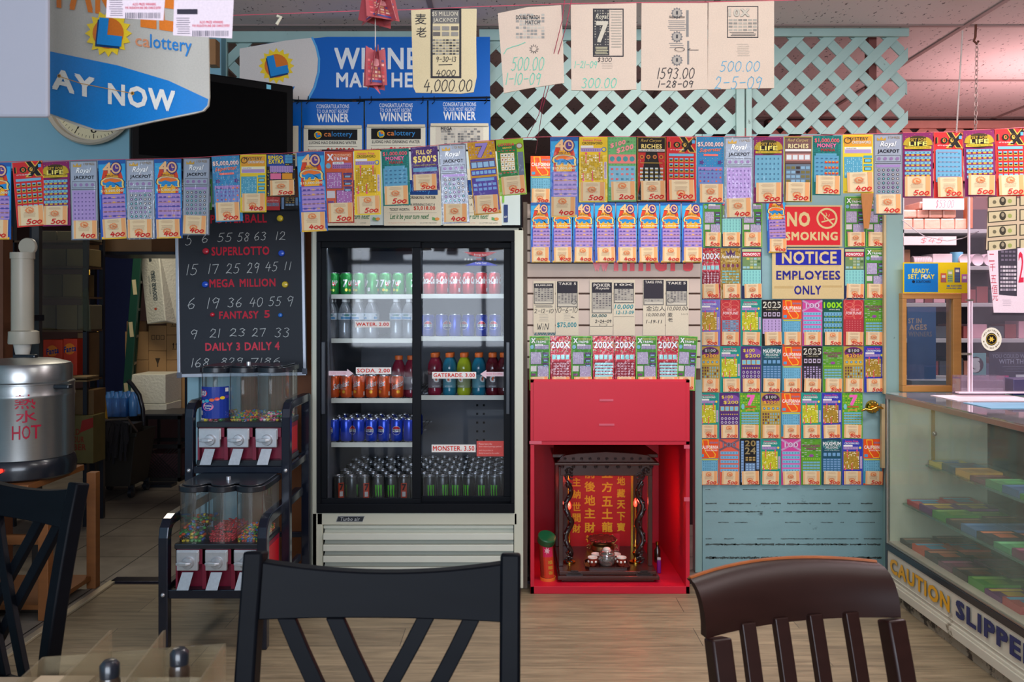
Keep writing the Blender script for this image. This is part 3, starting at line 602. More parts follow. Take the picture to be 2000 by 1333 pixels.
@des
def d_loteria(c):
    c.sheet(0, 0, 1, 1, (150, 190, 40)); c.rect(.02, .1, .74, .68, (30, 120, 56), 1); c.TO('LOTERIA', .08, .07, .66, .12, (230, 60, 50), (30, 60, 140), 3, .05); c.T('GRANDE', .22, .135, .56, .165, (240, 200, 60), 3, .04); c.rect(.12, .24, .64, .56, (206, 160, 70), 2); c.grid(.13, .245, .63, .555, 4, 4, (240, 236, 216), 3, .86, .86); c.grid(.13, .245, .63, .555, 4, 4, 0, 4, .4, .4, cols=[(170, 70, 50), (60, 90, 60), (40, 40, 40), (220, 190, 90)], disc=True)
    c.rect(.76, .24, .96, .68, (104, 116, 136), 2); c.disc(.84, .13, .13, (150, 110, 50), 2, .13*A_); c.disc(.84, .13, .09, (190, 190, 190), 3, .09*A_); c.grid(.03, .19, .7, .22, 5, 1, (210, 60, 50), 3, .6, .5); c.grid(.03, .58, .7, .61, 5, 1, (210, 60, 50), 3, .6, .5)
@des
def d_california(c):
    c.sheet(0, 0, 1, 1, (64, 150, 180)); c.rect(0, 0, 1, .42, (234, 84, 30), 1); c.line([(.16, .02), (.44, .02), (.46, .14), (.74, .29), (.82, .33), (.80, .395), (.52, .405), (.3, .27), (.2, .16), (.16, .02)], .035, (250, 206, 50), 2, A_)
    c.T('SCRATCH AND WIN', .52, .06, .94, .1, (60, 150, 200), 3, .03); c.T('CALIFORNIA', .04, .14, .97, .215, (250, 240, 230), 4, .05); c.T('STATE RICHES', .3, .23, .92, .262, (250, 240, 230), 4, .04); c.rect(.05, .33, .22, .39, (80, 160, 200), 3)
    c.rect(.04, .43, .96, .46, (196, 200, 70), 2); c.rect(.04, .47, .94, .7, (110, 176, 204), 2); c.grid(.05, .475, .93, .69, 8, 6, (60, 120, 150), 3, .4, .45, skip=.15)
    c.rect(.96, .45, 1, 1, (234, 84, 30), 2); c.rect(0, .96, 1, 1, (220, 80, 40), 2)
@des
def d_hundred_green(c):
    c.sheet(0, 0, 1, 1, (112, 178, 110)); c.grid(0, 0, 1, 1, 9, 20, (96, 160, 96), 1, .5, .4, skip=.2); c.TO('$100', .08, .07, .62, .15, (250, 150, 150), (40, 30, 36), 3, .07, .06, slope=-.12, shear=0); c.TO('$200', .3, .14, .9, .23, (250, 150, 150), (40, 30, 36), 3, .07, .06, slope=-.12); c.T('OR', .66, .06, .76, .09, (30, 30, 30), 4)
    c.rect(.02, .27, .98, .41, (240, 130, 120), 2); c.grid(.03, .28, .97, .4, 4, 1, (70, 150, 150), 3, .78, .72, disc=True); c.rect(.04, .45, .96, .78, (130, 184, 204), 2); c.grid(.05, .46, .95, .77, 5, 4, 0, 3, .5, .4, cols=[(214, 90, 100), (90, 140, 160), (220, 120, 120)])
@des
def d_carpet(c):
    c.sheet(0, 0, 1, 1, (26, 20, 18)); c.frame(0, 0, 1, 1, .03, (150, 120, 40), 1, .012)
    c.poly([(.03, .24), (.3, .24), (.2, .5), (.03, .9)][::-1], (190, 40, 36), 2); c.poly([(.97, .24), (.7, .24), (.8, .5), (.97, .9)][::-1], (190, 40, 36), 2)
    c.T('Red Carpet', .12, .03, .86, .09, (196, 164, 80), 3, .0, shear=.35); c.TO('RICHES', .14, .11, .86, .18, (232, 206, 120), (90, 60, 20), 3, .06); c.rect(.04, .19, .96, .225, (230, 224, 210), 3); c.T('Lots of $2,000,000 Prizes!', .08, .196, .92, .218, (40, 30, 30), 4, .02)
    c.grid(.05, .27, .95, .35, 4, 1, (206, 130, 50), 3, .66, .8, disc=True); c.grid(.05, .27, .95, .35, 4, 1, (120, 30, 30), 4, .4, .45, disc=True); c.rect(.12, .4, .88, .41, (190, 150, 60), 3); c.grid(.06, .46, .94, .7, 5, 4, (200, 206, 200), 3, .6, .4); c.grid(.06, .485, .94, .725, 5, 4, (190, 160, 60), 4, .64, .2)
@des
def d_carpet_worn(c):
    c.sheet(0, 0, 1, 1, (84, 60, 56)); c.frame(0, 0, 1, 1, .03, (176, 160, 60), 1, .012); c.rect(.03, .03, .97, .4, (120, 84, 80), 1.5); c.T('Red Carpet', .12, .03, .86, .09, (206, 180, 110), 3, 0, shear=.35); c.TO('RICHES', .14, .11, .86, .18, (232, 214, 160), (110, 80, 50), 3, .06); c.rect(.04, .19, .96, .225, (236, 232, 226), 3)
    c.rect(.06, .26, .94, .37, (190, 130, 120), 2); c.grid(.07, .27, .93, .36, 4, 1, (220, 226, 226), 3, .8, .8); c.rect(.06, .42, .94, .72, (104, 120, 134), 2); c.grid(.07, .44, .93, .71, 5, 4, 0, 3, .8, .6, cols=[(130, 170, 195), (120, 110, 60), (60, 50, 50), (140, 176, 200)])
def twox(c, t, bg, band):
    c.sheet(0, 0, 1, 1, bg); c.grid(0, 0, 1, .3, 10, 14, 0, 1, .7, .5, cols=[(214, 60, 66), (150, 34, 44), (226, 190, 120), (110, 24, 40), (120, 180, 130)], skip=.3); c.TO(t, .04, .1, .96, .22, (226, 226, 232), (60, 24, 34), 3, .04, .06)
    c.frame(.05, .33, .95, .44, .02, (226, 120, 130), 2, .01); c.grid(.06, .34, .94, .43, 4, 1, band, 3, .8, .9); c.rect(.05, .47, .95, .78, (130, 28, 44), 2); c.grid(.12, .48, .94, .77, 5, 6, (214, 170, 180), 3, .7, .5, disc=True); c.grid(.12, .48, .94, .77, 5, 6, (120, 30, 46), 4, .3, .24, disc=True)
@des
def d_twohundredx(c): twox(c, '200X', (176, 40, 56), (140, 206, 206))
@des
def d_twohundredx_scratched(c):
    twox(c, '200X', (184, 46, 60), (150, 210, 210))
    for k in range(5): c.rect(.1, .49+k*.056, .95, .525+k*.056, (150, 206, 210), 5+.1*k)
@des
def d_riches_gold(c):
    c.sheet(0, 0, 1, 1, (158, 124, 44)); c.grid(0, 0, 1, .3, 9, 12, 0, 1, .7, .5, cols=[(190, 156, 70), (120, 90, 30), (206, 176, 90)], skip=.3); c.poly([(.3, .16), (.25, .04), (.4, .1), (.5, .02), (.6, .1), (.75, .04), (.7, .16)][::-1], (80, 50, 90), 2); c.TO('Royal Riches', .06, .13, .94, .22, (244, 236, 220), (80, 56, 30), 3, .03, .04, shear=.25); c.T('5 DRAWINGS', .25, .24, .8, .27, (240, 220, 160), 3, .02)
    c.grid(.06, .3, .94, .39, 4, 1, (120, 60, 80), 2, .7, .8, disc=True); c.rect(.06, .43, .94, .7, (150, 130, 60), 2); c.grid(.07, .43, .93, .7, 5, 5, 0, 3, .85, .45, cols=[(110, 190, 190), (160, 160, 90), (110, 180, 190)])
@des
def d_board_game(c):
    c.sheet(0, 0, 1, 1, (40, 50, 90)); c.rect(.03, .02, .97, .07, (190, 200, 150), 1); c.rect(.05, .08, .95, .165, (208, 40, 60), 2); c.T('MONOPOLY', .09, .095, .91, .15, (240, 240, 240), 3, .05); c.rect(.04, .17, .96, .42, (110, 140, 90), 1); c.grid(.05, .18, .95, .41, 5, 4, 0, 2, .8, .7, cols=[(150, 190, 200), (70, 100, 60), (200, 190, 90), (160, 176, 140)], skip=.3)
    c.rect(.04, .43, .96, .74, (136, 206, 200), 1); c.grid(.05, .44, .95, .73, 6, 5, (80, 140, 150), 2, .16, .7)
@des
def d_fortune(c):
    c.sheet(0, 0, 1, 1, (196, 56, 62)); c.frame(0, 0, 1, 1, .03, (170, 40, 50), 1, .012)
    for k in range(7): c.ring(.3+.4*(k % 2), .05+.055*k, .26, .235, (224, 120, 104), 1.2+.1*k, A_, 14)
    c.T('YEAR OF', .3, .19, .76, .24, (240, 170, 180), 3, .03); c.T('FORTUNE', .12, .26, .88, .32, (245, 215, 215), 3, .04); c.rect(.08, .44, .92, .7, (122, 142, 170), 3); c.grid(.09, .45, .91, .69, 6, 5, 0, 4, .7, .5, cols=[(150, 168, 190), (110, 124, 150), (190, 80, 80)])
@des
def d_fortune_red(c):
    d_fortune(c); c.rect(.06, .42, .94, .74, (180, 52, 62), 5); c.grid(.1, .44, .9, .72, 6, 6, (214, 120, 120), 6, .4, .3)
@des
def d_y2025(c):
    c.sheet(0, 0, 1, 1, (26, 22, 24)); c.TO('2025', .05, .04, .95, .18, (230, 228, 210), (150, 140, 110), 2, .05, .04); c.T('2025', .1, .06, .9, .16, (50, 44, 40), 5, -.01); c.T('A YEAR TO WIN', .2, .2, .8, .225, (190, 180, 140), 2, .02); c.grid(.05, .25, .95, .38, 4, 1, (196, 180, 206), 2, .72, .7); c.grid(.05, .25, .95, .38, 4, 1, (60, 50, 50), 3, .4, .36); c.rect(.04, .42, .96, .72, (60, 50, 66), 2)
    c.grid(.05, .43, .95, .71, 6, 6, (184, 166, 206), 3, .55, .6, skip=.1)
@des
def d_y2025_lilac(c):
    d_y2025(c); c.rect(.03, .41, .97, .74, (186, 160, 208), 5); c.grid(.05, .43, .95, .73, 5, 5, (120, 100, 140), 6, .2, .6)
def hx(c, bg, tcol, xcol, band, line):
    c.sheet(0, 0, 1, 1, bg); c.line([(.02, .02), (.98, .24)], .1, xcol, 1, A_); c.line([(.98, .02), (.02, .24)], .1, xcol, 1.5, A_); c.TO('100', .16, .07, .86, .18, tcol, (60, 40, 56), 3, .03, .05); c.rect(.04, .26, .96, .74, line, 1)
    for k in range(5): c.rect(.05, .27+k*.095, .95, .335+k*.095, band, 2.5); c.grid(.06, .28+k*.095, .94, .325+k*.095, 6, 1, (80, 130, 160), 3.5, .25, .7)
@des
def d_pink100(c): hx(c, (206, 70, 150), (226, 190, 220), (196, 150, 190), (120, 186, 214), (226, 90, 170))
@des
def d_orange100(c): hx(c, (228, 96, 76), (130, 120, 140), (120, 90, 100), (120, 178, 214), (226, 96, 70))
@des
def d_green100x(c):
    c.sheet(0, 0, 1, 1, (20, 84, 66)); c.TO('100X', .03, .05, .97, .18, (150, 220, 30), (20, 40, 30), 2, .07, .05); c.T('WIN BIG', .3, .2, .85, .225, (220, 230, 220), 2, .02); c.rect(.04, .26, .96, .74, (40, 110, 100), 1)
    for k in range(4): c.rect(.05, .27+k*.12, .95, .345+k*.12, (116, 176, 204), 2); c.grid(.06, .35+k*.12, .94, .38+k*.12, 5, 1, (120, 150, 60), 2, .6, .8); c.grid(.06, .28+k*.12, .94, .34+k*.12, 6, 1, (60, 110, 140), 3, .3, .6)
@des
def d_millionaire(c):
    c.sheet(0, 0, 1, 1, (92, 158, 44)); c.grid(0, .02, 1, .4, 7, 9, 0, 1, .8, .3, cols=[(150, 176, 150), (60, 120, 50), (180, 190, 180)], skip=.5); c.TO('MILLIONAIRE', .06, .12, .94, .175, (150, 60, 110), (60, 70, 40), 3, .03); c.TO('MAKER', .24, .185, .76, .235, (150, 60, 110), (60, 70, 40), 3, .03); c.disc(.5, .36, .12, (150, 70, 150), 3, .03)
    c.grid(.05, .41, .95, .46, 9, 1, (150, 200, 50), 2, .7, .7, disc=True); c.rect(.06, .48, .94, .72, (110, 150, 60), 2); c.grid(.06, .48, .94, .72, 5, 4, (112, 176, 200), 3, .9, .6)
@des
def d_gold200(c):
    c.sheet(0, 0, 1, 1, (184, 150, 60)); c.disc(.5, .13, .46, (110, 40, 110), 1, .13*.9); c.disc(.5, .1, .4, (50, 44, 50), 1.5, .055); c.TO('$100', .22, .06, .78, .13, (190, 186, 190), (40, 36, 44), 3, .05); c.TO('$200!', .12, .17, .88, .25, (230, 170, 60), (100, 50, 40), 3, .06); c.T('or', .45, .135, .55, .16, (230, 180, 70), 4)
    for k in range(4): c.star(.16+k*.23, .34, .1, .05, 5, (80, 60, 110), 3, A_); c.disc(.16+k*.23, .34, .05, (120, 180, 200), 4, .05*A_)
    c.rect(.05, .29, .95, .40, (214, 176, 60), 2); c.rect(.05, .42, .95, .70, (170, 146, 56), 2); c.grid(.05, .43, .95, .69, 7, 4, 0, 3, .55, .66, cols=[(110, 170, 196), (90, 50, 60), (110, 60, 90), (150, 170, 170)])
@des
def d_purple200(c):
    c.sheet(0, 0, 1, 1, (84, 48, 118)); c.disc(.6, .14, .4, (130, 80, 160), 1, .1); c.TO('$100', .1, .055, .68, .13, (236, 206, 90), (24, 20, 20), 3, .03, .07); c.TO('$200', .2, .17, .95, .25, (236, 206, 90), (24, 20, 20), 3, .03, .07); c.T('or', .4, .135, .5, .16, (230, 190, 90), 4)
    c.grid(.03, .29, .97, .40, 4, 1, (214, 176, 70), 2, .86, .96); c.grid(.03, .29, .97, .40, 4, 1, (120, 190, 214), 3, .7, .76); c.grid(.05, .45, .95, .49, 8, 1, (220, 190, 80), 2, .6, .7, disc=True); c.grid(.04, .52, .96, .69, 5, 2, (196, 186, 206), 2, .7, .8, disc=True); c.grid(.04, .52, .96, .69, 5, 2, (80, 60, 90), 3, .36, .4, disc=True)
@des
def d_maximum(c):
    c.sheet(0, 0, 1, 1, (28, 76, 96)); c.disc(.5, .14, .46, (90, 150, 150), 1, .11); c.star(.5, .14, .5, .3, 14, (40, 100, 100), 1.5, A_*.6); c.TO('MAXIMUM', .05, .06, .95, .145, (234, 238, 236), (20, 60, 70), 3, .04); c.TO('MILLIONS', .2, .155, .8, .21, (220, 228, 228), (20, 60, 70), 3, .03); c.T('WIN UP TO $3 MILLION', .12, .235, .88, .26, (190, 210, 214), 3, .01)
    c.grid(.05, .29, .95, .38, 4, 1, (110, 160, 200), 2, .7, .8); c.rect(.04, .42, .96, .72, (50, 104, 140), 2); c.grid(.05, .42, .95, .72, 5, 6, (120, 160, 200), 3, .76, .56)
@des
def d_seven_green(c):
    c.sheet(0, 0, 1, 1, (98, 168, 44)); c.grid(0, 0, 1, .42, 8, 9, 0, 1, .7, .6, cols=[(130, 196, 60), (60, 130, 40), (190, 190, 60)], skip=.3, disc=True); c.TO('7', .34, .04, .74, .28, (240, 100, 180), (250, 190, 220), 3, .07, .04); c.rect(.24, .29, .8, .32, (200, 80, 50), 3); c.rect(.28, .36, .72, .39, (200, 150, 60), 3); c.disc(.14, .3, .08, (120, 190, 200), 3, .06)
    c.rect(.05, .42, .95, .7, (80, 150, 50), 2)
    for k in range(5): c.rect(.07, .425+k*.056, .93, .46+k*.056, (110, 180, 200), 3); c.grid(.08, .46+k*.056, .92, .478+k*.056, 6, 1, (200, 150, 50), 4, .6, .7)
@des
def d_y2024(c):
    c.sheet(0, 0, 1, 1, (24, 24, 28)); c.TO('20', .24, .03, .78, .16, (150, 130, 80), (60, 50, 30), 2, .03); c.TO('24', .24, .18, .78, .33, (150, 136, 96), (60, 50, 30), 2, .03)
    for x in (.05, .82): c.rect(x, .04, x+.13, .94 if x < .5 else .66, (130, 168, 214), 2); c.grid(x, .06, x+.13, .9, 1, 14, (60, 80, 110), 3, .8, .2)
    c.grid(.25, .38, .78, .48, 3, 2, (176, 150, 90), 2, .7, .7); c.rect(.26, .52, .76, .7, (100, 130, 170), 2); c.grid(.27, .53, .75, .69, 3, 3, (150, 190, 220), 3, .6, .6)
@des
def d_gold_crossword(c): instant(c, (120, 110, 190), (196, 160, 50), (230, 232, 240))
SHORT = {'bear40': 'blue arch ticket with orange bear', 'royal': 'silver crown jackpot ticket', 'royal_lilac': 'silver crown ticket, lilac panel unscratched', 'hundredx': 'red and black X ticket', 'hundredx_covered': 'red ticket with blue unscratched panel',
 'life': 'purple ticket with gold wreath', 'life_blue': 'purple ticket with plain blue panel', 'superstar': 'blue confetti ticket', 'mystery': 'yellow mystery crossword ticket', 'bingo': 'black and yellow bingo ticket', 'xtreme_orange': 'orange crossword ticket',
 'xtreme_green': 'green crossword ticket', 'instant_yellow': 'yellow crossword ticket', 'instant_teal': 'teal crossword ticket', 'instant_blue': 'blue crossword ticket with gold grid', 'mania': 'teal money ticket', 'mania_open': 'teal money ticket with red boxes', 'full500': 'purple and gold ticket',
 'seven_gold': 'gold ticket with purple seven', 'loteria': 'green picture-card ticket', 'california': 'orange state-map ticket', 'hundred_green': 'green and pink ticket', 'carpet': 'black red-curtain ticket', 'carpet_worn': 'faded red-curtain ticket', 'twohundredx': 'crimson foil ticket', 'twohundredx_scratched': 'crimson foil ticket, pale blue panel',
 'riches_gold': 'gold foil crown ticket', 'board_game': 'board-game ticket with pale blue panel', 'fortune': 'red fortune ticket', 'fortune_red': 'all-red fortune ticket', 'y2025': 'black and gold 2025 ticket', 'y2025_lilac': 'black 2025 ticket, lilac panel', 'pink100': 'pink one-hundred ticket', 'orange100': 'salmon one-hundred ticket',
 'green100x': 'dark green ticket with lime number', 'millionaire': 'green millionaire ticket', 'gold200': 'gold and purple ticket', 'purple200': 'purple ticket with black numbers', 'maximum': 'navy and teal ticket', 'seven_green': 'green ticket with pink seven', 'y2024': 'black 2024 ticket', 'gold_crossword': 'violet crossword ticket'}
FOIL = {'royal', 'royal_lilac', 'twohundredx', 'twohundredx_scratched', 'riches_gold'}
unit = lambda u, v, h: (u-.5, -h, -v)
_dm = {}
def dmesh(k):
    if k not in _dm:
        c = Canvas(xf=unit); DES[k](c); _dm[k] = c.mesh('card', ink_foil if k in FOIL else ink_sleeve)
    return _dm[k]
_sm = {}
def smesh(num, var):
    if (num, var) not in _sm:
        c = Canvas(xf=unit, eps=.0005); c.sheet(0, 0, 1, 1, (230, 206, 164), .0008); c.rect(.8, 0, .97, 1, (236, 168, 110), 1); c.rect(.02, 0, .1, 1, (232, 176, 122), 1)
        y = (.28, .12, .55)[var]; c.star(.46, y+.12, .2, .155, 14, (230, 140, 88), 1.4, .9); c.disc(.46, y+.12, .11, (226, 190, 140), 2, .1); c.face([(.42, y+.05), (.48, y+.05), (.48, y+.14), (.56, y+.14), (.56, y+.19), (.42, y+.19)][::-1], (226, 130, 80), 2.5, [(0, 1, 2, 5), (5, 2, 3, 4)][:1]+[(0, 2, 3)])
        c.lines(.18, .08, .74, .24 if var != 1 else .04, 3, (186, 150, 120), 3, .25, var); c.lines(.2, .34, .72, .62, 5, (170, 136, 112), 3.3, .22, var+5)
        c.hand(num, .3, .70, .92, .94, .045, (206, 30, 36), 5, 1.1); _sm[(num, var)] = c.mesh('prize_slip', ink_paper)
    return _sm[(num, var)]
TOUT = []
def ticket(x0, y0, x1, y1, Y, d, num, where, group, tilt=0, slip=None, r=random.Random(11)):
    """one scratch ticket in its sleeve with the stapled prize slip"""
    k = Y/F; w = (x1-x0)*k; h = (y1-y0)*k; cx = (x0+x1)/2
    lab = SHORT[d]+', '+where
    t = thing('scratch_ticket', lab, 'lottery ticket', P(cx, y0, Y), group)
    t.rotation_euler = (math.radians(r.uniform(-1.5, 1.5)) if Y < 3.5 else 0, math.radians(-tilt), math.radians(r.uniform(-4, 4)) if Y < 3.5 else math.radians(r.uniform(-.8, .8)))
    c = link('card', dmesh(d), t); c.scale = (w*.985, 1, h)
    if num:
        sw, sh = (.84 if w < .12 else .8), min(.36, .66*w*1.0/h)
        s = link('prize_slip', smesh(num, r.randrange(3)), t); s.scale = (w*sw, 1, h*(slip or sh)); b = h*.985
        s.location = (w*r.uniform(-.03, .05), -.006, -b+h*(slip or sh)); s.rotation_euler = (0, math.radians(r.uniform(-2, 2)), 0)
    return t
YS = 2.95
ST = [(-33, 318, 22, 468, 'bear40', '400', 0), (24, 316, 82, 443, 'hundredx', '500', 5), (80, 316, 136, 442, 'life', '500', 2), (136, 314, 190, 469, 'royal_lilac', '400', 1), (190, 313, 246, 467, 'bear40', '400', 2), (246, 312, 301, 468, 'royal', '400', 1.5),
 (301, 311, 354, 466, 'bear40', '400', 1), (357, 309, 411, 460, 'royal', '400', 0), (413, 305, 467, 433, 'superstar', '500', 3), (468, 302, 521, 415, 'mystery', '400', 0), (521, 301, 577, 383, 'bingo', '500', 0), (579, 297, 633, 453, 'bear40', '400', 3), (634, 296, 690, 436, 'xtreme_orange', '500', 1),
 (691, 294, 743, 420, 'instant_yellow', '500', 1), (744, 291, 799, 402, 'mania', '500', 2), (801, 287, 855, 373, 'full500', '500', 3), (856, 282, 910, 437, 'royal', '400', 3), (912, 277, 966, 420, 'seven_gold', '400', 5.5), (968, 272, 1022, 382, 'loteria', '500', 4),
 (1074, 268, 1130, 424, 'bear40', '400', 0), (1131, 268, 1187, 395, 'instant_yellow', '500', 0), (1187, 268, 1243, 394, 'hundred_green', '200', 0), (1244, 268, 1301, 393, 'carpet', '500', 0), (1301, 268, 1360, 393, 'hundredx', '500', 0), (1360, 268, 1415, 398, 'superstar', '500', 0),
 (1415, 268, 1471, 427, 'royal_lilac', '400', 0), (1472, 268, 1530, 397, 'life_blue', '500', 0), (1531, 267, 1587, 395, 'carpet_worn', '500', 0), (1588, 265, 1643, 382, 'mania_open', '500', -1), (1646, 263, 1705, 378, 'mystery', '400', 0), (1706, 262, 1763, 420, 'royal', '400', 0),
 (1763, 260, 1822, 386, 'life', '500', 0), (1823, 259, 1881, 387, 'hundredx_covered', '500', 0), (1882, 255, 1941, 384, 'life', '500', 1), (1942, 252, 2001, 384, 'hundredx', '500', 1)]
ordn = lambda i, n: ORD[i] if i < 19 else ('twentieth', 'twenty-first')[i-19]
NS = len(ST)
for i, a in enumerate(ST):
    wh = ('%s on front string from the urn end' % ordn(i, NS)) if i < 18 else ('%s on front string from the case end' % ordn(NS-1-i, NS))
    ticket(*a[:4], YS-.003*(i % 2), a[4], a[5], wh, 'scratch tickets on the front string', a[6])
# the string itself
pts = [P(x, y, YS+.004) for x, y in [(-90, 319), (-33, 317)]+[((a[0]+a[2])/2, a[1]-1) for a in ST]+[(1045, 268)]+[(2060, 246), (2100, 240)]]
pts.sort(key=lambda p: p.x)
tag(MB().tube(pts, .0012, 6).build('string', M('pink_string', (214, 90, 110), .6), loc=pts[0]), 'pink string stretched across the shop carrying the front row of tickets', 'string')
# bear row over the slatted panel
bx = [1036, 1077, 1119, 1161, 1203, 1246, 1289, 1331, 1374]
for i in range(8): ticket(bx[i], 396, bx[i+1]-1, 513, 3.86, 'bear40', '400', '%s from the cooler above the red word' % ORD[i], 'bear tickets on the slatted panel', slip=.24)
ticket(1036, 305, 1078, 398, 3.88, 'california', '500', 'pinned beside the cooler above the bear tickets', 'bear tickets on the slatted panel')
bx = [1034, 1075, 1116, 1158, 1200, 1242, 1284, 1326, 1364]
for i, d in enumerate(['xtreme_green', 'twohundredx', 'xtreme_green', 'twohundredx_scratched', 'twohundredx', 'xtreme_green', 'twohundredx_scratched', 'xtreme_green']):
    ticket(bx[i], 657, bx[i+1]-1, 763, 3.86, d, '400' if i in (3, 4) else '500', '%s from the cooler above the altar cabinet' % ORD[i], 'ticket row over the altar cabinet', slip=.24, tilt=(-3 if i == 7 else 0))
YD = W-.008
dx = [1368, 1407, 1447, 1488, 1528, 1567, 1607, 1647, 1688, 1728]
G = 'tickets on the door'
for x0, x1, d in ((1374, 1409, 'xtreme_green'), (1409, 1449, 'board_game'), (1450, 1489, 'xtreme_green')): ticket(x0, 385, x1, 483, YD, d, '500', 'top door row, %s from altar side' % ORD[(1374, 1409, 1450).index(x0)], G, slip=.28)
ticket(1495, 380, 1534, 494, YD-.012, 'bear40', '400', 'overlapping the edge of the no smoking sign', G, tilt=2)
for x0, x1, d, w_ in ((1650, 1690, 'xtreme_green', 'just beside the no smoking sign'), (1691, 1731, 'xtreme_green', 'on the door edge above the paler ones')): ticket(x0, 384, x1, 483, YD, d, '500', w_, G, slip=.28)
for x0, x1, d, w_ in ((1369, 1407, 'twohundredx', 'beside the notice sign on the altar side'), (1407, 1447, 'riches_gold', 'beside the notice sign'), (1448, 1488, 'board_game', 'between gold ticket and notice sign'), (1649, 1689, 'board_game', 'between notice sign and green ticket'), (1690, 1729, 'xtreme_green', 'at the door edge beside a board-game ticket')): ticket(x0, 485, x1, 584, YD, d, '400' if x0 == 1369 else '500', w_, G, slip=.28)
ROWS = [(586, 676, ['gold_crossword', 'fortune', 'instant_teal', 'y2025_lilac', 'california', 'pink100', 'green100x', 'fortune_red', 'millionaire'], 'row below notice sign'),
        (677, 767, ['gold200', 'instant_teal', 'purple200', 'maximum', 'california', 'y2025', 'millionaire', 'gold200', 'instant_blue'], 'two rows below notice sign'),
        (768, 857, ['instant_teal', 'purple200', 'seven_green', 'gold200', 'california', 'instant_teal', 'instant_blue', 'seven_green'], 'row beside the brass handle'),
        (858, 948, ['california', 'orange100', 'y2024', 'instant_teal', 'pink100', 'millionaire', 'maximum', 'instant_blue', 'california'], 'lowest door row')]
for y0, y1, ds, w_ in ROWS:
    for i, d in enumerate(ds): ticket(dx[i]-(2 if y0 > 760 else 0), y0, dx[i+1]-1-(2 if y0 > 760 else 0), y1, YD, d, '200' if '200' in d else '500', '%s from altar side, %s' % (ORD[i], w_), G, slip=.29)
# two more tickets on top of the blackboard
ticket(519, 385, 547, 411, 3.88, 'fortune', None, 'peeking out above the blackboard', 'tickets above the blackboard'); ticket(548, 385, 584, 410, 3.88, 'y2024', None, 'peeking out above the blackboard', 'tickets above the blackboard')
for i, x in enumerate((345, 380)): ticket(x, 350, x+34, 410, 3.89, ('carpet_worn', 'xtreme_green')[i], None, 'half hidden above the blackboard', 'tickets above the blackboard')
# ================================================================ signs, banners, hung papers
BLU = (24, 104, 190); CREAM = (226, 218, 196)
Yb = 4.02
ban = thing('winners_banner', 'blue and white winners banner hung high in front of the lattice', 'sign', P(712, 190, Yb))
c = Canvas(Yb, eps=.0006); c.base([(468, 190), (957, 198), (957, 72), (640, 72), (540, 82), (468, 95)], (8, 98, 190), .004)
c.poly([(468, 190), (599, 195), (612, 170), (620, 140), (621, 115), (616, 92), (608, 74), (560, 79), (468, 95)], (222, 214, 208), 1); c.line([(610, 74), (618, 92), (623.5, 115), (623, 140), (615, 170), (602, 195)], 4, (90, 170, 225), 2)
c.sun(540, 129, 35, 3); c.T('calottery', 488, 164, 576, 184, (40, 120, 190), 3, .01)
c.T('WINNERS', 653, 93, 868, 136, (232, 236, 240), 3, .045); c.T('MADE HERE', 657, 142, 846, 171, (232, 236, 240), 3, .045)
c.build('banner_print', ink_gloss, ban)
mb = MB(); mb.tube([P(575, 197, Yb-.01), P(958, 190, Yb-.01)], .004, 6)
for x in (581, 600, 701, 723, 824, 846, 948): mb.tube([P(x-2, 203, Yb-.012), P(x+2, 199, Yb-.02), P(x+2, 188, Yb-.012)], .0022, 5)
mb.build('hanging_rail', m_dark, ban)
for i, (x0, x1) in enumerate(((590, 710), (713, 834), (837, 958))):
    t = thing('winner_board', ['blue most-recent-winner panel beside the television', 'blue most-recent-winner panel in the middle of its rail', 'blue most-recent-winner panel holding a grey ticket photocopy'][i], 'sign', P((x0+x1)/2, 325, Yb), 'blue winner panels under the banner')
    dy = -2*i; c = Canvas(Yb, eps=.0005); c.sheet(x0, 199+dy, x1, 325, (8, 98, 190), .003)
    c.T('CONGRATULATIONS', x0+28, 204+dy, x1-28, 212+dy, (226, 232, 238), 1, .02); c.T('TO OUR MOST RECENT', x0+29, 214+dy, x1-29, 221+dy, (226, 232, 238), 1, .015); c.T('WINNER', x0+29, 222+dy, x1-29, 239+dy, (232, 236, 240), 1, .05)
    c.build('panel_print', ink_gloss, t)
    mb = MB(); mb.pbox(x0+4, 245+dy, x1-4, 250+dy, Yb-.012, .010); mb.build('holder_clip', M('ivory_plastic', (214, 204, 178), .5), t)
    c = Canvas(Yb-.004, eps=.0005); c.sheet(x0+3, 250+dy, x1-3, 322, (228, 222, 202), .0015)
    if i < 2:
        c.rect(x0+12, 253+dy, x1-12, 274+dy, (22, 22, 26), 1); c.sun(x0+31, 264+dy, 8, 2); c.T('ca', x0+43, 260+dy, x0+57, 267+dy, (222, 130, 70), 2, .02); c.T('lottery', x0+58, 257+dy, x0+98, 270+dy, (60, 140, 205), 2, .01)
        c.T('LUONG HAO DRINKING WATER', x0+14, 276+dy, x1-14, 282+dy, (60, 56, 60), 2, .02); c.rect(x0+12, 286+dy, x1-12, 286.8+dy, (150, 140, 130), 2); c.T('Recently sold a', x0+12, 291+dy, x0+42, 297+dy, (160, 60, 50), 2, .01); c.T('$1,000.00', x0+48, 289+dy, x1-18, 302+dy, (200, 50, 44), 2, .04)
    else:
        c.rect(x0+14, 250+dy, x1-14, 320, (212, 204, 188), 1); c.grid(x0+24, 254+dy, x1-20, 318, 12, 14, 0, 2, .9, .8, cols=[(150, 148, 144), (190, 186, 178), (120, 120, 120), (200, 196, 186)], skip=.2); c.rect(x0+52, 254+dy, x0+57, 318, (206, 200, 188), 3); c.T('MEGA', x0+24, 252+dy, x0+46, 259+dy, (60, 60, 60), 3, .05)
    c.build('winner_poster', ink_paper, t)
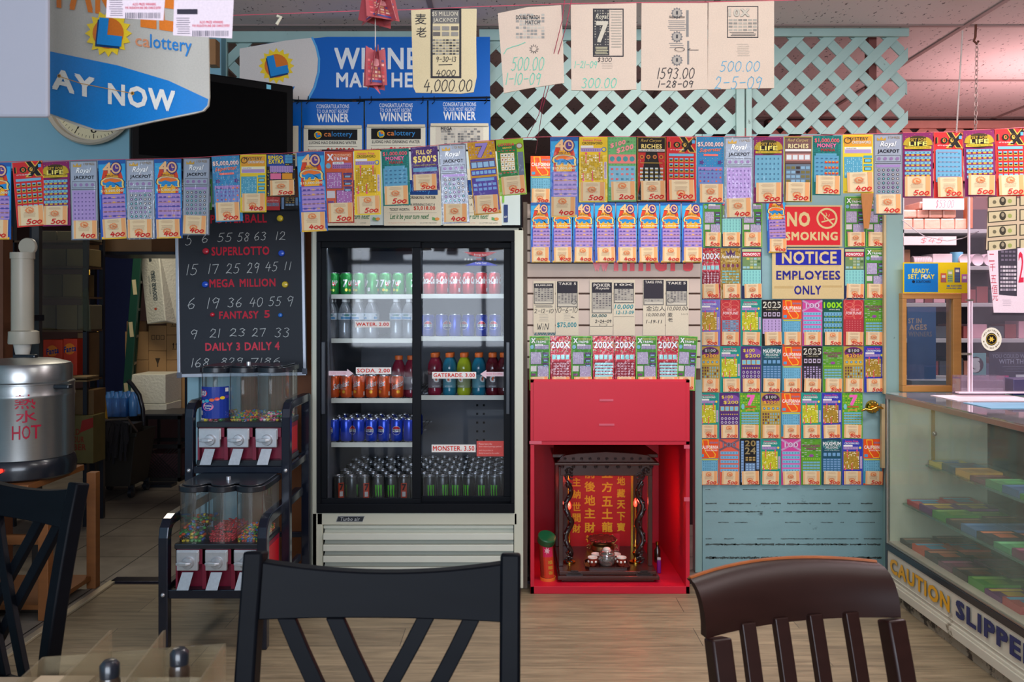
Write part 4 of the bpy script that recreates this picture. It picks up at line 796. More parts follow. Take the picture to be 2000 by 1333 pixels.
# a fourth sliver of the panel row behind the television edge
c = Canvas(Yb+.004, eps=.0005); c.sheet(560, 200, 588, 325, (8, 98, 190), .003); c.rect(566, 246, 583, 325, CREAM, 1)
tag(c.build('winner_board', ink_gloss, loc=P(574, 325, Yb)), 'narrow visible edge of a blue panel right against the television'.replace(' right', ''), 'sign')
# television on the wall
c0 = P(258, 330, 3.55)
tv = thing('television', 'black flat television turned off, hanging angled over the blackboard', 'television', P(420, 325, 3.8))
def quad3(px, py, Y): return P(px, py, Y)
YL, YR = 3.42, 3.80
A4 = [quad3(256, 116, YL), quad3(573, 168, YR), quad3(573, 322, YR), quad3(256, 322, YL)]
zt_ = A4[1].z; dxy = (A4[1]-A4[0]); u_ = Vector((dxy.x, dxy.y, 0)).normalized(); nrm = Vector((u_.y, -u_.x, 0))
def tvp(a, z, d): q = Vector((A4[0].x, A4[0].y, 0))+u_*a-nrm*d; return Vector((q.x, q.y, z))
wl = Vector((dxy.x, dxy.y)).length; zb_ = P(573, 322, YR).z; ztt = P(573, 168, YR).z
mb = MB()
def tvbox(mb, a0, a1, z0, z1, d0, d1):
    vs = [tvp(a, z, d) for z in (z0, z1) for a, d in ((a0, d0), (a1, d0), (a1, d1), (a0, d1))]; mb.add(vs, [(0,3,2,1),(4,5,6,7),(0,1,5,4),(1,2,6,5),(2,3,7,6),(3,0,4,7)])
tvbox(mb, 0, wl, zb_-.06, ztt, 0, .05); tvbox(mb, .15, wl-.15, zb_, ztt-.08, .05, .09)
mb.build('television_body', M('tv_black', (12, 12, 14), .4, spec=.08), tv, bevel=.006)
mb = MB(); tvbox(mb, .03, wl-.03, zb_-.02, ztt-.035, -.001, .0); mb.build('screen', M('tv_screen', (7, 7, 8), .5, spec=.02), tv)
mb = MB(); q = .60; tvbox(mb, wl-.125, wl-.105, ztt-.032, ztt-.012, -.002, 0); mb.build('energy_sticker', M('sticker_blue', (120, 200, 225), .5), tv)
mb = MB(); mb.bar(tvp(wl*.5, (zb_+ztt)/2, .07), (tvp(wl*.5, 0, 0).x, 4.07, (zb_+ztt)/2), .05, .05); tvbox(mb, wl*.5-.12, wl*.5+.12, (zb_+ztt)/2-.12, (zb_+ztt)/2+.12, .09, .10); mb.build('wall_mount', m_dark, tv)
# wall clock
cc = P(183, 196, 4.04); R = 90*4.04/F
ck = thing('wall_clock', 'round white wall clock half hidden behind the hanging lottery sign', 'clock', (cc.x, 4.06, cc.z))
MB().lathe([(R*.9, -.02), (R, -.055), (R*.97, -.07), (R*.9, -.06), (R*.88, -.035), (0.001, -.034)], (cc.x, 4.06, cc.z), 48, 'y', caps=False).build('clock_case', M('ivory_clock', (200, 188, 168), .45), ck, smooth=40)
c = Canvas(4.06-.037, eps=.0005); k = 90*F/F
pc = (183, 196)
c.disc(pc[0], pc[1], 77, (226, 212, 172), 0, n=40)
for i in range(60):
    t = math.radians(i*6); r1 = 70 if i % 5 else 66; c.line([(pc[0]+r1*math.sin(t), pc[1]-r1*math.cos(t)), (pc[0]+74*math.sin(t), pc[1]-74*math.cos(t))], .9 if i % 5 else 1.8, (50, 40, 34), 1)
for i in range(1, 13):
    t = math.radians(i*30); x, y = pc[0]+57*math.sin(t), pc[1]-57*math.cos(t); c.T(str(i), x-6, y-7, x+6, y+7, (40, 34, 30), 1, .02)
c.build('clock_face', ink_paper, ck)
# big hanging lottery sign near the camera
Yh = 1.8
hs = thing('hanging_lottery_sign', 'large hanging white and blue lottery sign with pointed bottom edge', 'sign', P(250, 250, Yh))
c = Canvas(Yh, eps=.0008)
out = [(86, -60), (98, 225), (150, 246), (187, 255), (205, 256), (225, 255), (300, 238), (380, 222), (398, 217), (407, 207), (409, 190), (405, -60)]
c.base(out[::-1][::-1], (194, 190, 180), .006)
c.poly([(95, 100), (98, 222), (187, 253), (210, 254), (395, 216), (405, 206), (407, 194), (330, 158), (230, 128)], (24, 128, 206), 1)
c.T('AY', 103, 143, 186, 184, (236, 234, 226), 3, .06, slope=.24); c.T('NOW', 212, 170, 343, 212, (236, 234, 226), 3, .06, slope=.12)
c.T('TAKE', 96, -60, 260, 25, (232, 128, 44), 2, .05, slope=.15); c.T('LE', 275, -50, 342, 58, (232, 128, 44), 2, .05, slope=.15)
c.sun(213, 66, 46, 4, 6); c.T('ca', 265, 76, 293, 92, (222, 150, 110), 3, .02, slope=.14); c.T('lottery', 294, 72, 375, 107, (40, 130, 205), 3, .015, slope=.12)
for x, y in ((117, 149), (260, 183)): c.disc(x, y, 3.6, (206, 150, 60), 4); c.disc(x, y, 1.8, (60, 50, 40), 5)
c.line([(117, 150), (160, 164), (200, 172), (258, 183)], 1.3, (206, 150, 60), 5)
c.build('sign_board', ink_gloss, hs)
MB().tube([P(120, -60, Yh), P(118, -420, Yh)], .002).tube([P(380, -60, Yh), P(382, -420, Yh)], .002).build('sign_wire', m_dark, hs)
# blank white box sign nearer still
ws = MB(); ws.pbox(-190, -500, 94, 229, 1.45, .010)
tag(ws.build('white_light_box', M('dusty_white_board', (150, 150, 160), .6, var=.05, scale=4, dirt=(160, 158, 160), dthr=.68), loc=P(0, 228, 1.45), bevel=.006), 'blank greyish white hanging box beside the lottery sign', 'sign')
# two printed play slips clipped in front
for (x0, y0, x1, y1, sk, lab) in ((207, -40, 325, 40, 3, 'small white printed voucher with barcode hanging before the lottery sign'), (338, -60, 459, 75, 4, 'larger pale pink voucher with barcode, its lower end near the ceiling line')):
    c = Canvas(1.25, eps=.0005); c.base([(x0, y1-6), (x1-6, y1), (x1, y0), (x0+4, y0)], (226, 208, 214), .0006); c.rect(x0+8, y1-57, x0+48, y1-47, (52, 48, 60), 1); c.lines(x0+6, y1-40, x0+34, y1-6, 8, (120, 110, 122), 1, .3, 3)
    c.T('ALSO PRIZE WINNERS', x0+52, y1-34, x0+98, y1-29, (220, 60, 90), 1, .02); c.T('FOR VALIDATION AND 2ND CHANCE ENTRY', x0+38, y1-27, x1-10, y1-22, (220, 60, 90), 1, .02)
    r = random.Random(5); x = x0+38
    while x < x1-12: w_ = r.choice((1, 1, 2)); c.rect(x, y1-15, x+w_, y1-4, (96, 92, 104), 1); x += w_+r.choice((1.2, 2))
    c.lines(x0+30, y0+4, x1-8, y1-64, 5, (150, 144, 156), 1, .1, 9)
    tag(c.build('voucher', ink_paper, loc=P((x0+x1)/2, y0, 1.25)), lab, 'paper')
# cardboard leaflet box by the ceiling
mb = MB().pbox(404, 76, 421, 126, 4.0, .06); tag(mb.build('leaflet_box', M('brown_leaflet', (168, 120, 76), .7), loc=P(412, 126, 4.0)), 'small brown cardboard piece on the wall beside the television corner', 'box')
# upper string with the hung paper bags
Yg = 2.3
up = [P(-40, 36, Yg), P(455, 30, Yg), P(600, 25, Yg), P(705, 21, Yg), P(800, 19, Yg), P(935, 13, Yg), P(1050, 9, Yg), P(1120, 7, Yg), P(1250, 5, Yg), P(1380, 4, Yg), P(1512, 1, Yg), P(2040, -12, Yg)]
tag(MB().tube(up, .0011, 5).build('string', M('pink_string', None), loc=up[0]), 'thin reddish string just below the ceiling holding the paper bags', 'string')
tag(MB().tube([P(541, 31, Yg), P(549, 34, Yg), P(545, 40, Yg), P(540, 48, Yg)], [.004, .0045, .004, .0045], 8).build('paper_twist', M('white_paper', (226, 220, 196), .7), loc=P(545, 30, Yg)), 'tiny white paper twist tied on the upper string', 'paper')
BAGC = (212, 190, 172); INKK = (56, 54, 58); GRN = (110, 196, 170); BLH = (96, 160, 190)
def bag(out, label, draw, Y=Yg, colr=BAGC):
    c = Canvas(Y, eps=.0007); c.base(out, colr, .004); draw(c); xs = [p[0] for p in out]; ys = [p[1] for p in out]
    return tag(c.build('paper_bag', ink_bag, loc=P((min(xs)+max(xs))/2, min(ys), Y)), label, 'paper bag', 'winner paper bags on the upper string')
def b1(c):
    c.frame(841, 16, 901, 153, 4, INKK, 1); c.rect(845, 18, 897, 46, (120, 116, 112), 1); c.TO('$5 MILLION', 844, 23, 894, 33, (200, 190, 170), INKK, 2, .05); c.TO('JACKPOT', 846, 36, 893, 46, (200, 190, 170), INKK, 2, .05)
    c.grid(844, 50, 897, 72, 3, 2, 0, 2, .8, .7, cols=[(150, 144, 136), (110, 104, 100)]); c.grid(844, 76, 897, 108, 8, 6, 0, 2, .8, .6, cols=[(120, 116, 110), (80, 78, 78), (170, 164, 152)])
    c.hand('9-30-13', 851, 111, 891, 121, 1.1, INKK, 2); c.line([(857, 127), (883, 126)], 1.6, INKK, 2); c.hand('4000', 851, 137, 890, 149, 1.3, INKK, 2); c.hand('4,000.00', 826, 156, 922, 179, 1.6, INKK, 2)
    c.T('麦', 811, 27, 833, 48, INKK, 2, 0); c.T('老', 813, 53, 833, 73, INKK, 2, 0)
bag([(803, 18), (805, 100), (807, 170), (812, 181), (900, 183), (925, 180), (931, 150), (930, 80), (931, 17)], 'brown paper bag inked 4,000.00, the one nearest the hanging red packets', b1, colr=(218, 200, 160))
def b2(c):
    c.grid(1007, 26, 1064, 76, 8, 8, 0, 1, .8, .7, cols=[(150, 146, 140), (180, 174, 164), (196, 186, 172)], skip=.3); c.T('DOUBLE MATCH', 1008, 30, 1054, 38, INKK, 2, .03); c.T('MATCH', 1026, 40, 1054, 48, (90, 88, 88), 2, .03)
    c.star(1043, 96, 10, 5, 11, INKK, 2); c.star(1043, 96, 7.5, 3.8, 11, BAGC, 3); c.hand('500.00', 997, 112, 1062, 138, 1.4, GRN, 2); c.hand('1-10-09', 986, 143, 1056, 166, 1.4, GRN, 2); c.line([(984, 106), (990, 96), (1000, 92), (1014, 88), (1026, 83)], 1.3, GRN, 2)
bag([(972, 26), (978, 100), (984, 182), (1030, 173), (1102, 162), (1100, 90), (1096, 10), (1030, 14)], 'crumpled paper bag with pale green inked 500.00, tilted on its string', b2)
def b3(c):
    c.frame(1158, 17, 1218, 111, 2, INKK, 1); c.rect(1160, 19, 1190, 108, (70, 68, 70), 1); c.grid(1160, 19, 1190, 90, 6, 14, 0, 2, .5, .4, cols=[(190, 180, 160), (70, 68, 70), (150, 144, 134)]); c.TO('7', 1164, 42, 1188, 84, (200, 190, 172), INKK, 3, .05); c.T("Royal", 1163, 28, 1188, 40, (206, 196, 176), 3, .02, shear=.3); c.lines(1162, 92, 1188, 108, 5, (206, 196, 160), 2, .4, 3)
    c.lines(1192, 22, 1215, 96, 14, (170, 160, 146), 1, .4, 4); c.hand('$300', 1166, 113, 1195, 121, 1, INKK, 1); c.hand('1-21-09', 1121, 120, 1166, 133, 1.2, GRN, 1); c.hand('300.00', 1134, 153, 1204, 172, 1.6, GRN, 1); c.lines(1174, 124, 1198, 136, 4, (176, 164, 150), 1, .2)
bag([(1115, 9), (1116, 176), (1180, 177), (1243, 175), (1243, 6), (1180, 8)], 'paper bag with a seven ticket copy and green inked 300.00', b3)
def b4(c):
    for y in (20, 66, 112): c.star(1322, y+6, 12, 9, 12, (120, 116, 116), 1); c.disc(1322, y+6, 8, (170, 160, 150), 2); c.rect(1320, y+2, 1324, y+9, (80, 78, 80), 3)
    c.T('SuperLotto', 1307, 31, 1337, 37, INKK, 4, .03); c.lines(1304, 40, 1340, 62, 6, (150, 142, 136), 1, .4, 3); c.rect(1340, 20, 1345, 72, (130, 126, 124), 1); c.rect(1342, 80, 1346, 126, (130, 126, 124), 1); c.lines(1306, 84, 1336, 96, 3, (150, 142, 136), 1, .4)
    c.ring(1327, 97, 10, 8.6, INKK, 5, .42); c.line([(1364, 98), (1343, 98), (1348, 95)], 1, INKK, 2); c.hand('1593.00', 1282, 133, 1356, 154, 1.5, INKK, 2); c.hand('1-28-09', 1284, 158, 1354, 171, 1.5, INKK, 2)
bag([(1253, 6), (1252, 176), (1320, 177), (1382, 174), (1382, 6)], 'paper bag inked 1593.00 with a black arrow beside a ticket copy', b4, colr=(210, 188, 170))
def b5(c):
    c.frame(1420, 12, 1481, 74, 1.6, INKK, 1); c.TO('10X', 1423, 17, 1464, 33, (190, 180, 165), INKK, 2, .06); c.grid(1422, 36, 1479, 62, 6, 4, 0, 1, .8, .6, cols=[(170, 162, 150), (140, 134, 126)]); c.lines(1424, 63, 1478, 72, 3, (90, 86, 84), 1, .4); c.lines(1438, 86, 1464, 112, 7, (176, 164, 150), 1, .3)
    c.hand('500.00', 1404, 120, 1484, 140, 1.5, BLH, 1); c.hand('2-5-09', 1394, 150, 1488, 174, 1.6, BLH, 1)
bag([(1384, 4), (1382, 175), (1450, 173), (1512, 172), (1512, 0)], 'paper bag with blue inked 500.00, last on the string before the bare lattice', b5, colr=(208, 186, 168))
# two loose strings hanging from the ceiling by the second bag
tag(MB().tube([P(1110, -60, 2.25), P(1098, 40, 2.25), P(1052, 225, 2.4), P(1030, 268, 2.9)], .0011, 5).tube([P(1128, -60, 2.25), P(1106, 50, 2.25), P(1060, 210, 2.4), P(1046, 300, 2.9)], .0011, 5).build('hanging_string', M('red_string', (170, 50, 80), .6), loc=P(1100, -60, 2.25)), 'pair of thin red strings dangling in front of the crumpled bag', 'string')
# folded red packets hanging on a cord
RED = (170, 76, 82)
def packet(cx, top, bot, w, lab, Yp=1.9, rot=0):
    k = Yp/F; t = thing('red_packet_ornament', lab, 'ornament', P(cx, top, Yp), 'red packet ornaments on one cord'); n = 4
    for i in range(n):
        a = math.radians(i*90+20+rot); dx_, dy_ = math.cos(a), math.sin(a); ctr = P(cx, top, Yp); hw = w*k*.42; r_ = w*k*.22; h_ = (bot-top)*k
        def xf(u, v, l, dx_=dx_, dy_=dy_, ctr=ctr, hw=hw, r_=r_, h_=h_): q = ctr+Vector((dx_*(r_*(.2+.9*v)+l), dy_*(r_*(.2+.9*v)+l), -v*h_))+Vector((-dy_*hw*u, dx_*hw*u, 0)); return tuple(q)
        c = Canvas(xf=xf, eps=.0004); c.base([(-1, 1), (1, .94), (.9, .05), (0, .12), (-.9, 0)], RED, .001)
        c.grid(-.8, .3, .8, .88, 5, 6, 0, 1, .7, .6, cols=[(232, 170, 160), (220, 110, 110), (84, 80, 130), (206, 150, 110), (190, 60, 70), (228, 190, 170)], seed=i); c.disc(0, .4, .34, (236, 160, 160), 2, .1); c.rect(-.6, .84, .6, .9, (70, 80, 140), 2)
        c.build('packet_face', ink_gloss, t)
    return t
packet(740, -14, 44, 84, 'larger crumpled red packet ornament touching the ceiling string', rot=15); packet(733, 92, 172, 50, 'small pink and red packet ornament dangling on its cord below the larger')
tag(MB().tube([P(733, -300, 1.9), P(733, 100, 1.9)], .0011, 5).build('cord', M('white_cord', (206, 190, 180), .7), loc=P(733, -300, 1.9)), 'white cord carrying the two red packet ornaments', 'cord')
c = Canvas(1.9); c.base([(728, 168), (737, 168), (743, 184)], (206, 80, 90), .001); tag(c.build('paper_tassel', ink_gloss, loc=P(733, 168, 1.9)), 'little red paper tip under the smaller packet ornament', 'ornament')

# ================================================================ the cooler
FY = 3.83; fr = thing('drink_cooler', 'tall white and black two-door drink cooler full of cans and bottles', 'refrigerator', P(818, 1160, FY))
m_cream = M('cream_enamel', (206, 208, 190), .4, var=.05, scale=5, dirt=(180, 170, 140), dthr=.72)
m_black = M('cooler_black', (11, 14, 20), .5, var=.2, scale=10, spec=.12)
YB = 4.98
mb = MB(); mb.mat(m_cream)
def fb(px0, py0, px1, py1, y0, d): mb.pbox(px0, py0, px1, py1, y0, d)
l, rr_, b_ = P(608, 445, FY), P(1021, 445, FY), P(1021, 1156, FY)
zt = l.z
mb.box(l.x, l.x+.022, FY, YB, .05, zt); mb.box(rr_.x-.022, rr_.x, FY, YB, .05, zt); mb.box(l.x, rr_.x, FY, YB, zt-.022, zt); mb.box(l.x, rr_.x, YB-.03, YB, .05, zt)
mb.pbox(610, 450, 619, 1110, FY-.02, .02); mb.pbox(1004, 450, 1022, 1150, FY-.02, .02); mb.pbox(610, 1003, 630, 1150, FY-.02, .02)
mb.pbox(619, 1003, 1010, 1026, FY-.02, .05); mb.box(l.x, rr_.x, FY+.02, YB, .28, .335)
for x in (l.x+.05, rr_.x-.09): mb.box(x, x+.04, FY+.05, FY+.1, 0, .06); mb.box(x, x+.04, YB-.1, YB-.05, 0, .06)
mb.build('cabinet', None, fr, bevel=.003)
mb = MB()
for y0 in range(1042, 1150, 22):
    a_ = P(632, y0, FY-.02); b2_ = P(1003, y0+12, FY-.02); mb.box(a_.x, b2_.x, FY-.03, FY-.005, b2_.z, a_.z); mb.add([(a_.x, FY-.005, a_.z), (b2_.x, FY-.005, a_.z), (b2_.x, FY+.03, a_.z+.02), (a_.x, FY+.03, a_.z+.02)], [(0, 1, 2, 3)])
mb.pbox(632, 1027, 1003, 1033, FY, .02); mb.build('louver_grille', M('grille_white', (214, 218, 206), .4, var=.04), fr, bevel=.0015)
mb = MB(); mb.pbox(625, 1026, 632, 1150, FY, .03).pbox(1003, 1026, 1008, 1150, FY, .03).pbox(625, 1026, 1008, 1150, FY+.05, .01); mb.build('grille_recess', m_black, fr)
c = Canvas(FY-.022, eps=.0006); c.base([(656, 1020), (708, 1020), (712, 1009), (660, 1009)], (40, 46, 54), .002); c.line([(657, 1019.5), (708, 1019.5), (711.5, 1009.5), (660.5, 1009.5), (657, 1019.5)], .8, (150, 156, 160), 1); c.T('Turbo air', 665, 1011, 703, 1018, (180, 186, 190), 1, .015, shear=.25); c.build('maker_badge', ink_gloss, fr)
# black front frame
def ring4(mb, x0, y0, x1, y1, X0, Y0, X1, Y1, Yp, d):   # rectangular frame between outer and inner pixel boxes
    mb.pbox(x0, y0, x1, Y0, Yp, d); mb.pbox(x0, Y1, x1, y1, Yp, d); mb.pbox(x0, Y0, X0, Y1, Yp, d); mb.pbox(X1, Y0, x1, Y1, Yp, d)
mb = MB(); ring4(mb, 618, 450, 1005, 1003, 626, 472, 998, 985, FY-.03, .09); mb.build('front_frame', m_black, fr, bevel=.002)
# inside liner
m_liner = M('liner_grey', (100, 103, 112), .5, var=.05)
il, ir = l.x+.024, rr_.x-.024
mb = MB(); mb.box(il, il+.006, FY+.07, YB-.04, .34, zt-.03).box(ir-.006, ir, FY+.07, YB-.04, .34, zt-.03).box(il, ir, YB-.045, YB-.035, .34, zt-.03).box(il, ir, FY+.07, YB-.04, .337, .345).box(il, ir, FY+.07, YB-.04, zt-.035, zt-.025)
mb.build('liner', m_liner, fr)
mb = MB()
for k in range(6):
    for j in range(2): mb.pbox(930+j*13, 790+k*17, 934+j*13, 794+k*17, YB-.05, .003)
mb.build('pin_holes', m_black, fr)
SYF = 4.08
def zpx(py, Y=SYF): return EYE-(py-CY)/F*Y
m_shelf = M('white_shelf_edge', (214, 216, 204), .4, var=.04); m_wire = M('shelf_wire', (150, 154, 160), .4, .6)
SH = {}
def shelf(px0, px1, py, nm):
    a_, b_ = P(px0, py, SYF), P(px1, py, SYF); z = a_.z; t = MB(); t.mat(m_shelf).box(a_.x, b_.x, SYF-.012, SYF, z-.018, z+.004); t.mat(m_wire)
    x = a_.x+.01
    while x < b_.x: t.box(x, x+.003, SYF, YB-.06, z-.004, z); x += .022
    for y in (SYF+.2, SYF+.5, YB-.08): t.box(a_.x, b_.x, y, y+.006, z-.012, z-.004)
    t.build('shelf', None, fr); SH[nm] = z
for nm, py in (('a', 577), ('b', 663), ('c', 780), ('d', 866)): shelf(648, 812, py, 'L'+nm)
for nm, py in (('a', 576), ('b', 659), ('c', 774)): shelf(818, 984, py, 'R'+nm)
SH['floor'] = .345
# sliding doors
def door(x0, y0, x1, y1, X0, Y0, X1, Y1, Yp, hx, nm):
    mb = MB(); ring4(mb, x0, y0, x1, y1, X0, Y0, X1, Y1, Yp, .022); d = mb.build('sliding_door', m_black, fr, bevel=.002)
    a_, b_ = P(X0-1, Y0-1, Yp+.012), P(X1+1, Y1+1, Yp+.012); g = MB(); g.add([(a_.x, Yp+.012, b_.z), (b_.x, Yp+.012, b_.z), (b_.x, Yp+.012, a_.z), (a_.x, Yp+.012, a_.z)], [(0, 1, 2, 3)]); g.build('door_glass', fridge_glass, d)
    h = MB(); h.pbox(hx, 668, hx+8, 810, Yp-.012, .012); h.build('door_handle', M('handle_black', (40, 46, 56), .3), d, bevel=.003)
    return d
dL = door(622, 470, 822, 990, 638, 484, 805, 975, FY-.012, 627, 'a'); dR = door(812, 474, 999, 988, 822, 485, 984, 971, FY+.018, 988, 'b')
def pl(par, x0, y0, x1, y1, Yp, t, lab, colr=(236, 232, 228)):
    c = Canvas(Yp, eps=.0006); c.sheet(x0, y0, x1, y1, colr, .0008); c.T(t, x0+2.5, y0+2.5, x1-2.5, y1-3, (214, 50, 36), 1, .035); c.build('price_label', ink_paper, par, label=lab)
yl, yr = FY+.0, FY+.028
pl(dL, 693, 628, 762, 640, yl-.001, 'WATER. 2.00', 'white label reading WATER 2.00 in red'); pl(dL, 695, 718, 764, 731, yl-.001, 'SODA. 2.00', 'white label reading SODA 2.00 in red'); pl(dR, 844, 727, 930, 740, yr, 'GATERADE. 3.00', 'white label reading GATERADE 3.00 in red'); pl(dR, 843, 869, 929, 884, yr, 'MONSTER. 3.50', 'white label reading MONSTER 3.50 in red')
c = Canvas(yl-.001, eps=.0005); c.base([(642, 734), (678, 734), (678, 738), (690, 730), (678, 721), (678, 725), (642, 725)][::-1][::-1], (226, 200, 210), .0005); c.T('SLIDE TO OPEN', 646, 727.5, 676, 731.5, (214, 150, 165), 1, 0); c.build('slide_arrow', ink_paper, dL)
c = Canvas(yr, eps=.0005); c.base([(984, 735.5), (950, 735.5), (950, 740), (938, 731), (950, 723), (950, 727), (984, 727)], (226, 200, 210), .0005); c.T('SLIDE TO OPEN', 950, 729, 981, 733, (214, 120, 135), 1, 0); c.build('slide_arrow', ink_paper, dR)
c = Canvas(yr, eps=.0005); c.sheet(931, 862, 985, 892, (206, 84, 80), .0005)
for i, t in enumerate(('Please leave the', 'door-related package packed', 'until the product is', 'firmly located in the outlet')): c.T(t, 935, 865.5+i*5.5+(2 if i > 1 else 0), 935+(26, 44, 28, 40)[i], 869.5+i*5.5+(2 if i > 1 else 0), (240, 190, 184), 1, 0)
c.build('red_notice', ink_paper, dR)
c = Canvas(yr, eps=.0005); n = 14
top = [(905+66*i/n, 493.5) for i in range(n+1)]; c.face([(905+66*i/n, 492+(0 if i in (0, n) else .6)) for i in range(n+1)]+[(905+66*i/n, 492+10*math.sin(math.pi*i/n)) for i in range(n+1)], (206, 40, 46), 0, [(i, i+1, n+2+i, n+1+i) for i in range(n)])
c.face([(908+64*i/n, 519) for i in range(n+1)]+[(908+64*i/n, 519-8*math.sin(math.pi*i/n)) for i in range(n+1)], (44, 60, 196), 0, [(i, i+1, n+2+i, n+1+i) for i in range(n)])
c.T('Energy Save', 926, 496, 950, 500.5, (240, 230, 230), 2, .02); c.T('Turbo Cool', 928, 512, 950, 516.5, (230, 230, 245), 2, .02); c.T('TURBO', 930, 505, 941, 508.5, (206, 40, 46), 1, .05, shear=.3); c.T('air', 942, 505, 946, 508.5, (44, 60, 196), 1, .04)
for x in (909, 915, 921, 958): c.disc(x, 507, 2, (200, 206, 206), 1, n=10)
c.rect(965, 505, 969, 509, (44, 100, 196), 1); c.build('energy_sticker', ink_gloss, dR)
# lit header of the cooler with the posters
hd = thing('cooler_header_box', 'white header light box over the cooler covered with cream posters', 'sign', P(818, 446, FY-.02))
mb = MB(); mb.pbox(628, 292, 1020, 444, FY-.02, .16); mb.build('header_case', m_black, hd, bevel=.003)
mb = MB(); mb.pbox(632, 296, 1016, 440, FY-.024, .004); mb.build('header_face', M('header_white', (206, 222, 220), .4, var=.03), hd)
def poster(par, x0, x1, money, game, rest='Let it be your turn next!'):
    c = Canvas(FY-.027, eps=.0005); c.sheet(x0, 330, x1, 441, (228, 222, 200), .001); c.rect(x0+7, 352, x1-6, 381, (30, 70, 140), 1); c.T('ca', x0+30, 364, x0+50, 376, (222, 130, 70), 2, .02); c.T('lottery', x0+51, 360, x0+92, 380, (70, 150, 215), 2, .01)
    c.T('LUONG HAO DRINKING WATER', x0+12, 383, x1-10, 389, (60, 58, 60), 1, .025); c.T('RECENTLY SOLD A WINNING %s' % game, x0+12, 397, x1-12, 402.5, (90, 90, 92), 1, .01); c.T('TICKET WORTH:', x0+11, 407, x0+50, 412, (80, 80, 84), 1, .015); c.T(money, x0+58, 403, x0+100, 411.5, (206, 70, 56), 1, .045)
    c.rect(x0+10, 415.5, x1-8, 416, (170, 164, 150), 1); c.T(rest, x0+12, 418, x0+88, 431, (44, 120, 76), 1, .03, shear=.3); c.T('Not Negotiable Prize Notification Purposes Only', x0+9, 434.5, x0+62, 437, (214, 140, 110), 1, 0); c.T('CA LOTTERY AND GAMES', x0+70, 434.5, x1-8, 437, (130, 130, 120), 1, 0)
    c.poly([(x0+94, 424), (x0+104, 427), (x0+104, 432), (x0+94, 430)], (110, 170, 110), 1); c.disc(x0+104, 428, 4.5, (230, 160, 90), 2, 3); c.build('winner_poster', ink_paper, par)
poster(hd, 634, 723, '$1,020.00', 'DAILY 3'); poster(hd, 750, 861, '$3,018.00', 'DAILY 4'); poster(hd, 866, 980, '$5,100.00', 'DAILY 4')
c = Canvas(FY-.027, eps=.0005); c.sheet(984, 400, 992, 434, (40, 62, 120), .001); c.T('air', 984.5, 421, 991, 426, (220, 224, 230), 1, .03, shear=.2); c.rect(981, 376, 985, 396, (130, 200, 80), 0); c.build('maker_badge', ink_gloss, hd)
# cold white tube inside the cooler's top (the cooler has one behind the header)
area('cooler_tube_light', (P(815, 0, 4.0).x, 3.98, zt-.06), (math.radians(-28), 0, 0), .8, .04, 2.6, (.80, .89, 1))

# ---------------------------------------------------------------- drinks
def canmesh(paint, R=.0325, H=.121, metal=True):
    """aluminium can body with wrapped print"""
    prof = [(.024, 0), (.028, .002), (R, .011), (R, H-.014), (.027, H-.003), (.0262, H)]
    return prof
def wrap_canvas(c, R, nseg=6):
    """c drawn with xf = (u metres around, v metres down from H); returns mesh wrapped round the z axis, u=0 facing -Y"""
    bm = bmesh.new(); vs = [bm.verts.new(v) for v in c.v]; lay = bm.loops.layers.float_color.new('print')
    for f, colr in zip(c.f, c.c):
        try: fc = bm.faces.new([vs[i] for i in f])
        except ValueError: continue
        for lp in fc.loops: lp[lay] = colr
    xs = [v[0] for v in c.v]; x = min(xs)+.004
    while x < max(xs):
        bmesh.ops.bisect_plane(bm, geom=bm.verts[:]+bm.edges[:]+bm.faces[:], plane_co=(x, 0, 0), plane_no=(1, 0, 0)); x += .005
    for v in bm.verts:
        a_ = v.co.x/R; r_ = R-v.co.y; v.co = Vector((r_*math.sin(a_), -r_*math.cos(a_), v.co.z))
    me = bpy.data.meshes.new('label'); bm.to_mesh(me); bm.free(); return me
m_alu = M('aluminium', (200, 202, 206), .25, .95, .05, 40)
ink_can = INK('can_print', .28, .3, metal=.35, grain=.03)
ink_lab = INK('bottle_label', .4, .2, grain=.03)
class Can:
    def __init__(s, draw, body, R=.0325, H=.121):
        s.R, s.H = R, H; b = MB(); m = M('can_%d_%d_%d' % body, body, .3, .45, .05, 20, coat=.3); b.mat(m_alu).lathe([(.022, .003), (.026, 0), (.0285, .004)], n=20, caps=False); b.mat(m).lathe([(.0285, .004), (R, .013), (R, H-.016), (.0275, H-.004)], n=20, caps=False); b.mat(m_alu).lathe([(.0275, H-.004), (.0272, H), (.0255, H-.001), (.0245, H-.004), (.0005, H-.0035)], n=20, caps=False)
        o = b.build('can_body', None, smooth=40); s.body = o.data; bpy.data.objects.remove(o)
        t = MB(); t.box(-.004, .004, -.004, .008, H-.0032, H-.0018).lathe([(.003, H-.0035), (.003, H-.0012)], (0, 0, 0), 8); o = t.build('tab', m_alu); s.tab = o.data; bpy.data.objects.remove(o)
        c = Canvas(xf=lambda u, v, h: (u, h, H-v), eps=.0002); c.xf = lambda u, v, h: (u, -(h+.0004)*-1*-1, H-v); draw(c, R, H); s.lab = wrap_canvas(c, R); s.lab.materials.append(ink_can)
    def put(s, x, y, z, label, group, rot=0, full=True, name='soda_can', cat='can', sc=.95):
        t = thing(name, label, cat, (x, y, z), group); t.rotation_euler = (0, 0, rot); t.scale = (sc, sc, sc)
        link('can_body', s.body, t)
        if full: link('can_label', s.lab, t)
        link('pull_tab', s.tab, t); 
        return t
WP = math.pi*.0325
